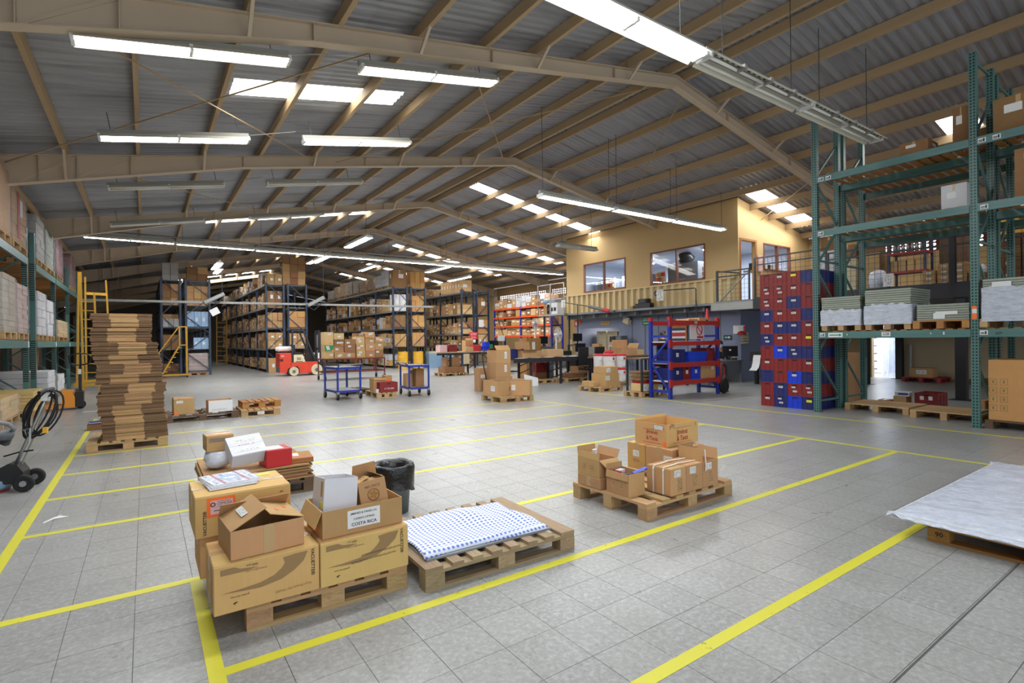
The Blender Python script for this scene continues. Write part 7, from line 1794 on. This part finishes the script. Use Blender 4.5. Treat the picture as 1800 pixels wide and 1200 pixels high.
MB().tube([(.27, -.08, 1.04), (.3, .0, 1.06), (.3, .24, 1.06), (.27, .32, 1.04)], .02, 8).build('grip_bar', M['black'], p); MB().box(.24, .08, .94, .29, .16, 1.04).build('switch_box', M['white_plastic'], p); MB().tube([(-.08, .1, .37), (.04, .12, .4), (.16, .12, .41)], .009, 6).build('lever', M['black'], p)
MB().tube([(.1, .06, .64), (.16, .04, .66), (.15, .04, .5)], .012, 6).build('cable_hook', M['steel'], p)
r = random.Random(2)
for k in range(7):
    pts = []; c0 = Vector((.205 + r.uniform(-.02, .05), .12 + r.uniform(-.06, .02), .8)); hl = .25 + r.uniform(-.04, .05); hw = .07 + .012 * k
    for a in range(20):
        q = 2 * PI * a / 20; u = math.sin(q) * hl; v = math.cos(q) * hw
        pts.append((c0.x + u * .36 + v * .9, c0.y + .008 * k + .02 * math.sin(2 * q), c0.z + u * .93 - v * .35))
    MB().tube(pts, .0095, 6, close=True).build('cable_loop', M['rubber'], p, smooth=True)
piece('plug', p, .27, .0, .6, .31, .04, .66, 'drum_yellow')
t = thing('floor_scrubber', 'grey floor scrubber with bent handle under clear film at the left edge', 'floor machine', (-1.75, 8.9, 0), 0)
MB().prism([(-.3, .0), (.1, .0), (.16, .1), (.1, .34), (-.3, .4)], -.25, .25).build('body', M['midgrey'], t); MB().tube([(-.35, -.22, .66), (.2, -.22, .66), (.38, -.2, .6), (.42, -.1, .52), (.3, 0, .38), (-.1, 0, .3)], .025, 8).build('handle', M['grey_metal'], t, smooth=True); MB().tube([(-.3, -.1, .4), (.1, -.12, .46), (.4, -.1, .44), (.32, 0, .36)], .06, 8).build('hose', M['midgrey'], t, smooth=True); MB().lathe([(0, 0), (.1, 0), (.1, .05), (0, .05)], (.0, -.29, .1), 16, axis='y').build('wheel', M['rubber'], t); MB().poly([(-.3, -.21, .64), (.3, -.21, .64), (.36, -.15, .5), (-.3, -.15, .45)]).build('film_sheet', M['film'], t)
pj = thing('power_pallet_truck', 'orange-covered powered pallet truck with black loop handle by the left racks', 'pallet truck', (-1.5, 16.38, 0), .02)
MB().prism([(-.14, .06), (.1, .06), (.1, .3), (.04, .46), (-.14, .46)], 0, .5).build('motor_cover', M['orange_cover'], pj); MB().box(.1, .08, .05, .26, .46, .42).build('drive_unit', M['black'], pj); MB().lathe([(0, 0), (.1, 0), (.1, .08), (0, .08)], (.2, .2, .1), 16, axis='y').build('wheel', M['rubber'], pj); [piece('fork', pj, -1.2, y, .05, -.1, y + .16, .12, 'orange_cover') for y in (.02, .32)]
MB().box(.16, .21, .4, .22, .31, .95).build('tiller_head', M['black'], pj); sticker(pj, (.1, .1, 1), 'front', .19, .9, .06, .12, 'label', 'badge', off=-.175); MB().tube([(.19, .26, .95), (.19, .26, 1.05), (.02, .1, 1.1), (.0, .05, 1.28), (.1, .02, 1.34), (.32, .02, 1.34), (.42, .05, 1.26), (.38, .1, 1.1), (.19, .26, 1.05)], .016, 6).build('loop_handle', M['black'], pj, smooth=True)
t = thing('floor_strip', 'white strip lying on the floor from the pallet truck to the carton stack', 'strip', (-1.2, 15.6, 0)); piece('strip', t, 0, 0, 0, 1.4, .04, .006, 'paper')
p = thing('paper_scrap', 'torn white paper scrap on the tiles beside the thick yellow line', 'paper', (-.74, 6.05, .001), .5); MB().poly([(0, 0, .001), (.1, .05, .004), (.2, .02, .001), (.16, .09, .01), (.22, .16, .002), (.12, .1, .006), (.02, .04, .003)]).build('scrap', M['paper'], p)
# ladders
t = thing('mobile_ladder', 'tall yellow A-frame ladder on wheels by the left racks', 'ladder', (-1.75, 21.2, 0))
for (x, x1_) in ((0, .07), (.16, .1)): beam('stile', t, (x, .0, .12), (x1_, .2, 3.85), .06, .045, 'yellow_paint')
beam('stile', t, (.78, 2.1, .12), (.66, 1.9, 3.8), .05, .045, 'yellow_paint'); beam('stile', t, (.1, 1.8, .12), (.12, 1.6, 3.85), .045, .045, 'yellow_paint')
for k in range(10): beam('rung', t, (.16 - .006 * k, .02 * k, .4 + .28 * k), (.52 - .01 * k, .02 * k, .4 + .28 * k), .035, .03, 'yellow_paint')
beam('stile', t, (.54, 0, .12), (.44, .2, 3.2), .05, .04, 'yellow_paint')
for (a, b_) in (((-.05, 0, .3), (.85, 0, .3)), ((-.05, 0, .3), (-.05, 2.1, .3)), ((.85, 0, .3), (.85, 2.1, .3)), ((-.05, 2.1, .3), (.85, 2.1, .3)), ((.1, 1.7, 3.3), (.66, 1.9, 3.3))): beam('base_rail', t, a, b_, .09, .09, 'yellow_paint')
for (a, b_) in ((0, .0), (.8, .0), (0, 2.1), (.8, 2.1)): thing_part('caster', t, (a, b_, 0), .1)
t = thing('rolling_stairs', 'yellow rolling warehouse stairs with handrails before the navy rack', 'stairs', (.7, 28.6, 0))
for y in (0, .6):
    beam('stringer', t, (-.05, y, .2), (.62, y, 1.5), .05, .05, 'yellow_paint'); beam('handrail', t, (-.35, y, .9), (.6, y, 2.35), .035, .035, 'yellow_paint'); beam('handrail', t, (.6, y, 2.35), (.9, y, 2.35), .035, .035, 'yellow_paint'); beam('post', t, (.9, y, .1), (.9, y, 2.35), .045, .045, 'yellow_paint'); beam('post', t, (.62, y, 1.5), (.62, y, 2.35), .035, .035, 'yellow_paint'); beam('base_rail', t, (-.3, y, .12), (.95, y, .12), .05, .05, 'yellow_paint')
for k in range(6): piece('tread', t, -.05 + .11 * k, 0, .26 + .22 * k, .13 + .11 * k, .6, .29 + .22 * k, 'yellow_paint')
piece('platform', t, .58, 0, 1.48, .92, .6, 1.52, 'yellow_paint')
for (a, b_) in ((-.25, .0), (.9, .0), (-.25, .6), (.9, .6)): thing_part('caster', t, (a, b_, 0), .05)
t = thing('mobile_ladder', 'narrow yellow ladder deep in the aisle between the navy racks', 'ladder', (4.3, 44, 0)); [beam('stile', t, (x, 0, .05), (x + .1, .6, 3.6), .07, .07, 'yellow_paint') for x in (0, .65)]; [beam('rung', t, (.02, .15 * k * .4, .3 + .35 * k), (.72, .15 * k * .4, .3 + .35 * k), .05, .05, 'yellow_paint') for k in range(9)]
# ------------------------------------------------------------------ cable tray across the hall with its hanging boxes
t = thing('cable_tray', 'galvanised ladder tray crossing the hall in front of the rack ends', 'cable tray', (-2.1, 27.0, 3.36))
for y in (0, .22): beam('side_rail', t, (0, y, 0), (15.5, y, .12), .03, .09, 'galv')
for k in range(40): x = .2 + k * .39; beam('tray_rung', t, (x, 0, .0 + x * .0077), (x, .22, .0 + x * .0077), .03, .03, 'galv')
for x in (.6, 5.0, 9.5, 14): beam('drop_rod', t, (x, .1, .05), (x, .1, 2.3), .012, .012, 'darksteel')
for k, (x, lab) in enumerate(((2.6, 'grey wall fan tilted on the tray beside the navy racks, tag hanging'), (7.0, 'grey fan unit on the tray above the forklift'))):
    f_ = thing('ceiling_fan_unit', lab, 'fan', (x, 26.9, 3.5)); f_.rotation_euler = (0, -.5, 0); piece('housing', f_, -.45, -.12, 0, .45, .12, .16, 'grey_metal'); piece('louvre', f_, -.42, -.13, .03, .42, -.12, .13, 'galv'); piece('bracket', f_, -.05, -.04, -.15, .05, .04, .0, 'darksteel'); MB().tube([(-.45, 0, 0), (-.3, -.1, -.25), (.1, -.1, -.15), (.4, 0, .02)], .02, 6).build('cable', M['black'], f_)
    if k == 0: piece('hanging_tag', f_, -.45, -.06, -.6, -.1, -.05, -.3, 'label')
# ------------------------------------------------------------------ place the stock: the largest in the picture one by one, the rest as one mass
camp = Vector((0, 0, 1.536))
n_cartons = sum(1 for o in COL.objects if o.name.split('.')[0] == 'carton')
def shown(s): return -(s[5] + s[4]) * s[6] / ((Vector((s[1] + s[4] / 2, s[2] + s[5] / 2, s[3])) - camp).length ** 2)
stock.sort(key=shown)
keep = max(0, 298 - n_cartons)
mass = MB(); mass_m = []
for k, (lab, x, y, z, w, d, h, m, grp) in enumerate(stock):
    if k < keep:
        if m not in _sm: _sm[m] = stock_mesh(m)
        o = obj('carton', _sm[m], None, (x, y, z)); o.scale = (w, d, h); tag(o, lab, 'box', grp)
    else:
        if m not in mass_m: mass_m.append(m)
        i = mass_m.index(m) + 1
        mass.box(x, y, z, x + w, y + d, z + h, i)
        if k % 3: mass.poly([(x - .006, y + d * .7, z + h * .35), (x - .006, y + d * .25, z + h * .35), (x - .006, y + d * .25, z + h * .65), (x - .006, y + d * .7, z + h * .65)], 0)
if mass.v:
    o = mass.build('carton_stock', [M['label']] + [M[m] for m in mass_m], None, kind='stuff')
    o['label'] = 'rows of small brown cartons filling the far bays of the racks'; o['category'] = 'cartons'
# ------------------------------------------------------------------ lettering becomes real mesh
bpy.context.view_layer.update()
dg = bpy.context.evaluated_depsgraph_get()
for o in [o for o in COL.objects if o.type == 'FONT']:
    me = bpy.data.meshes.new_from_object(o.evaluated_get(dg)); mtx = o.matrix_local.copy(); par = o.parent; lab = o.get('label')
    bpy.data.objects.remove(o)
    n = obj('printed_text', me, par); n.matrix_local = mtx
    if lab: n['label'] = lab
for o in COL.objects:
    if 'dims' in o: del o['dims']
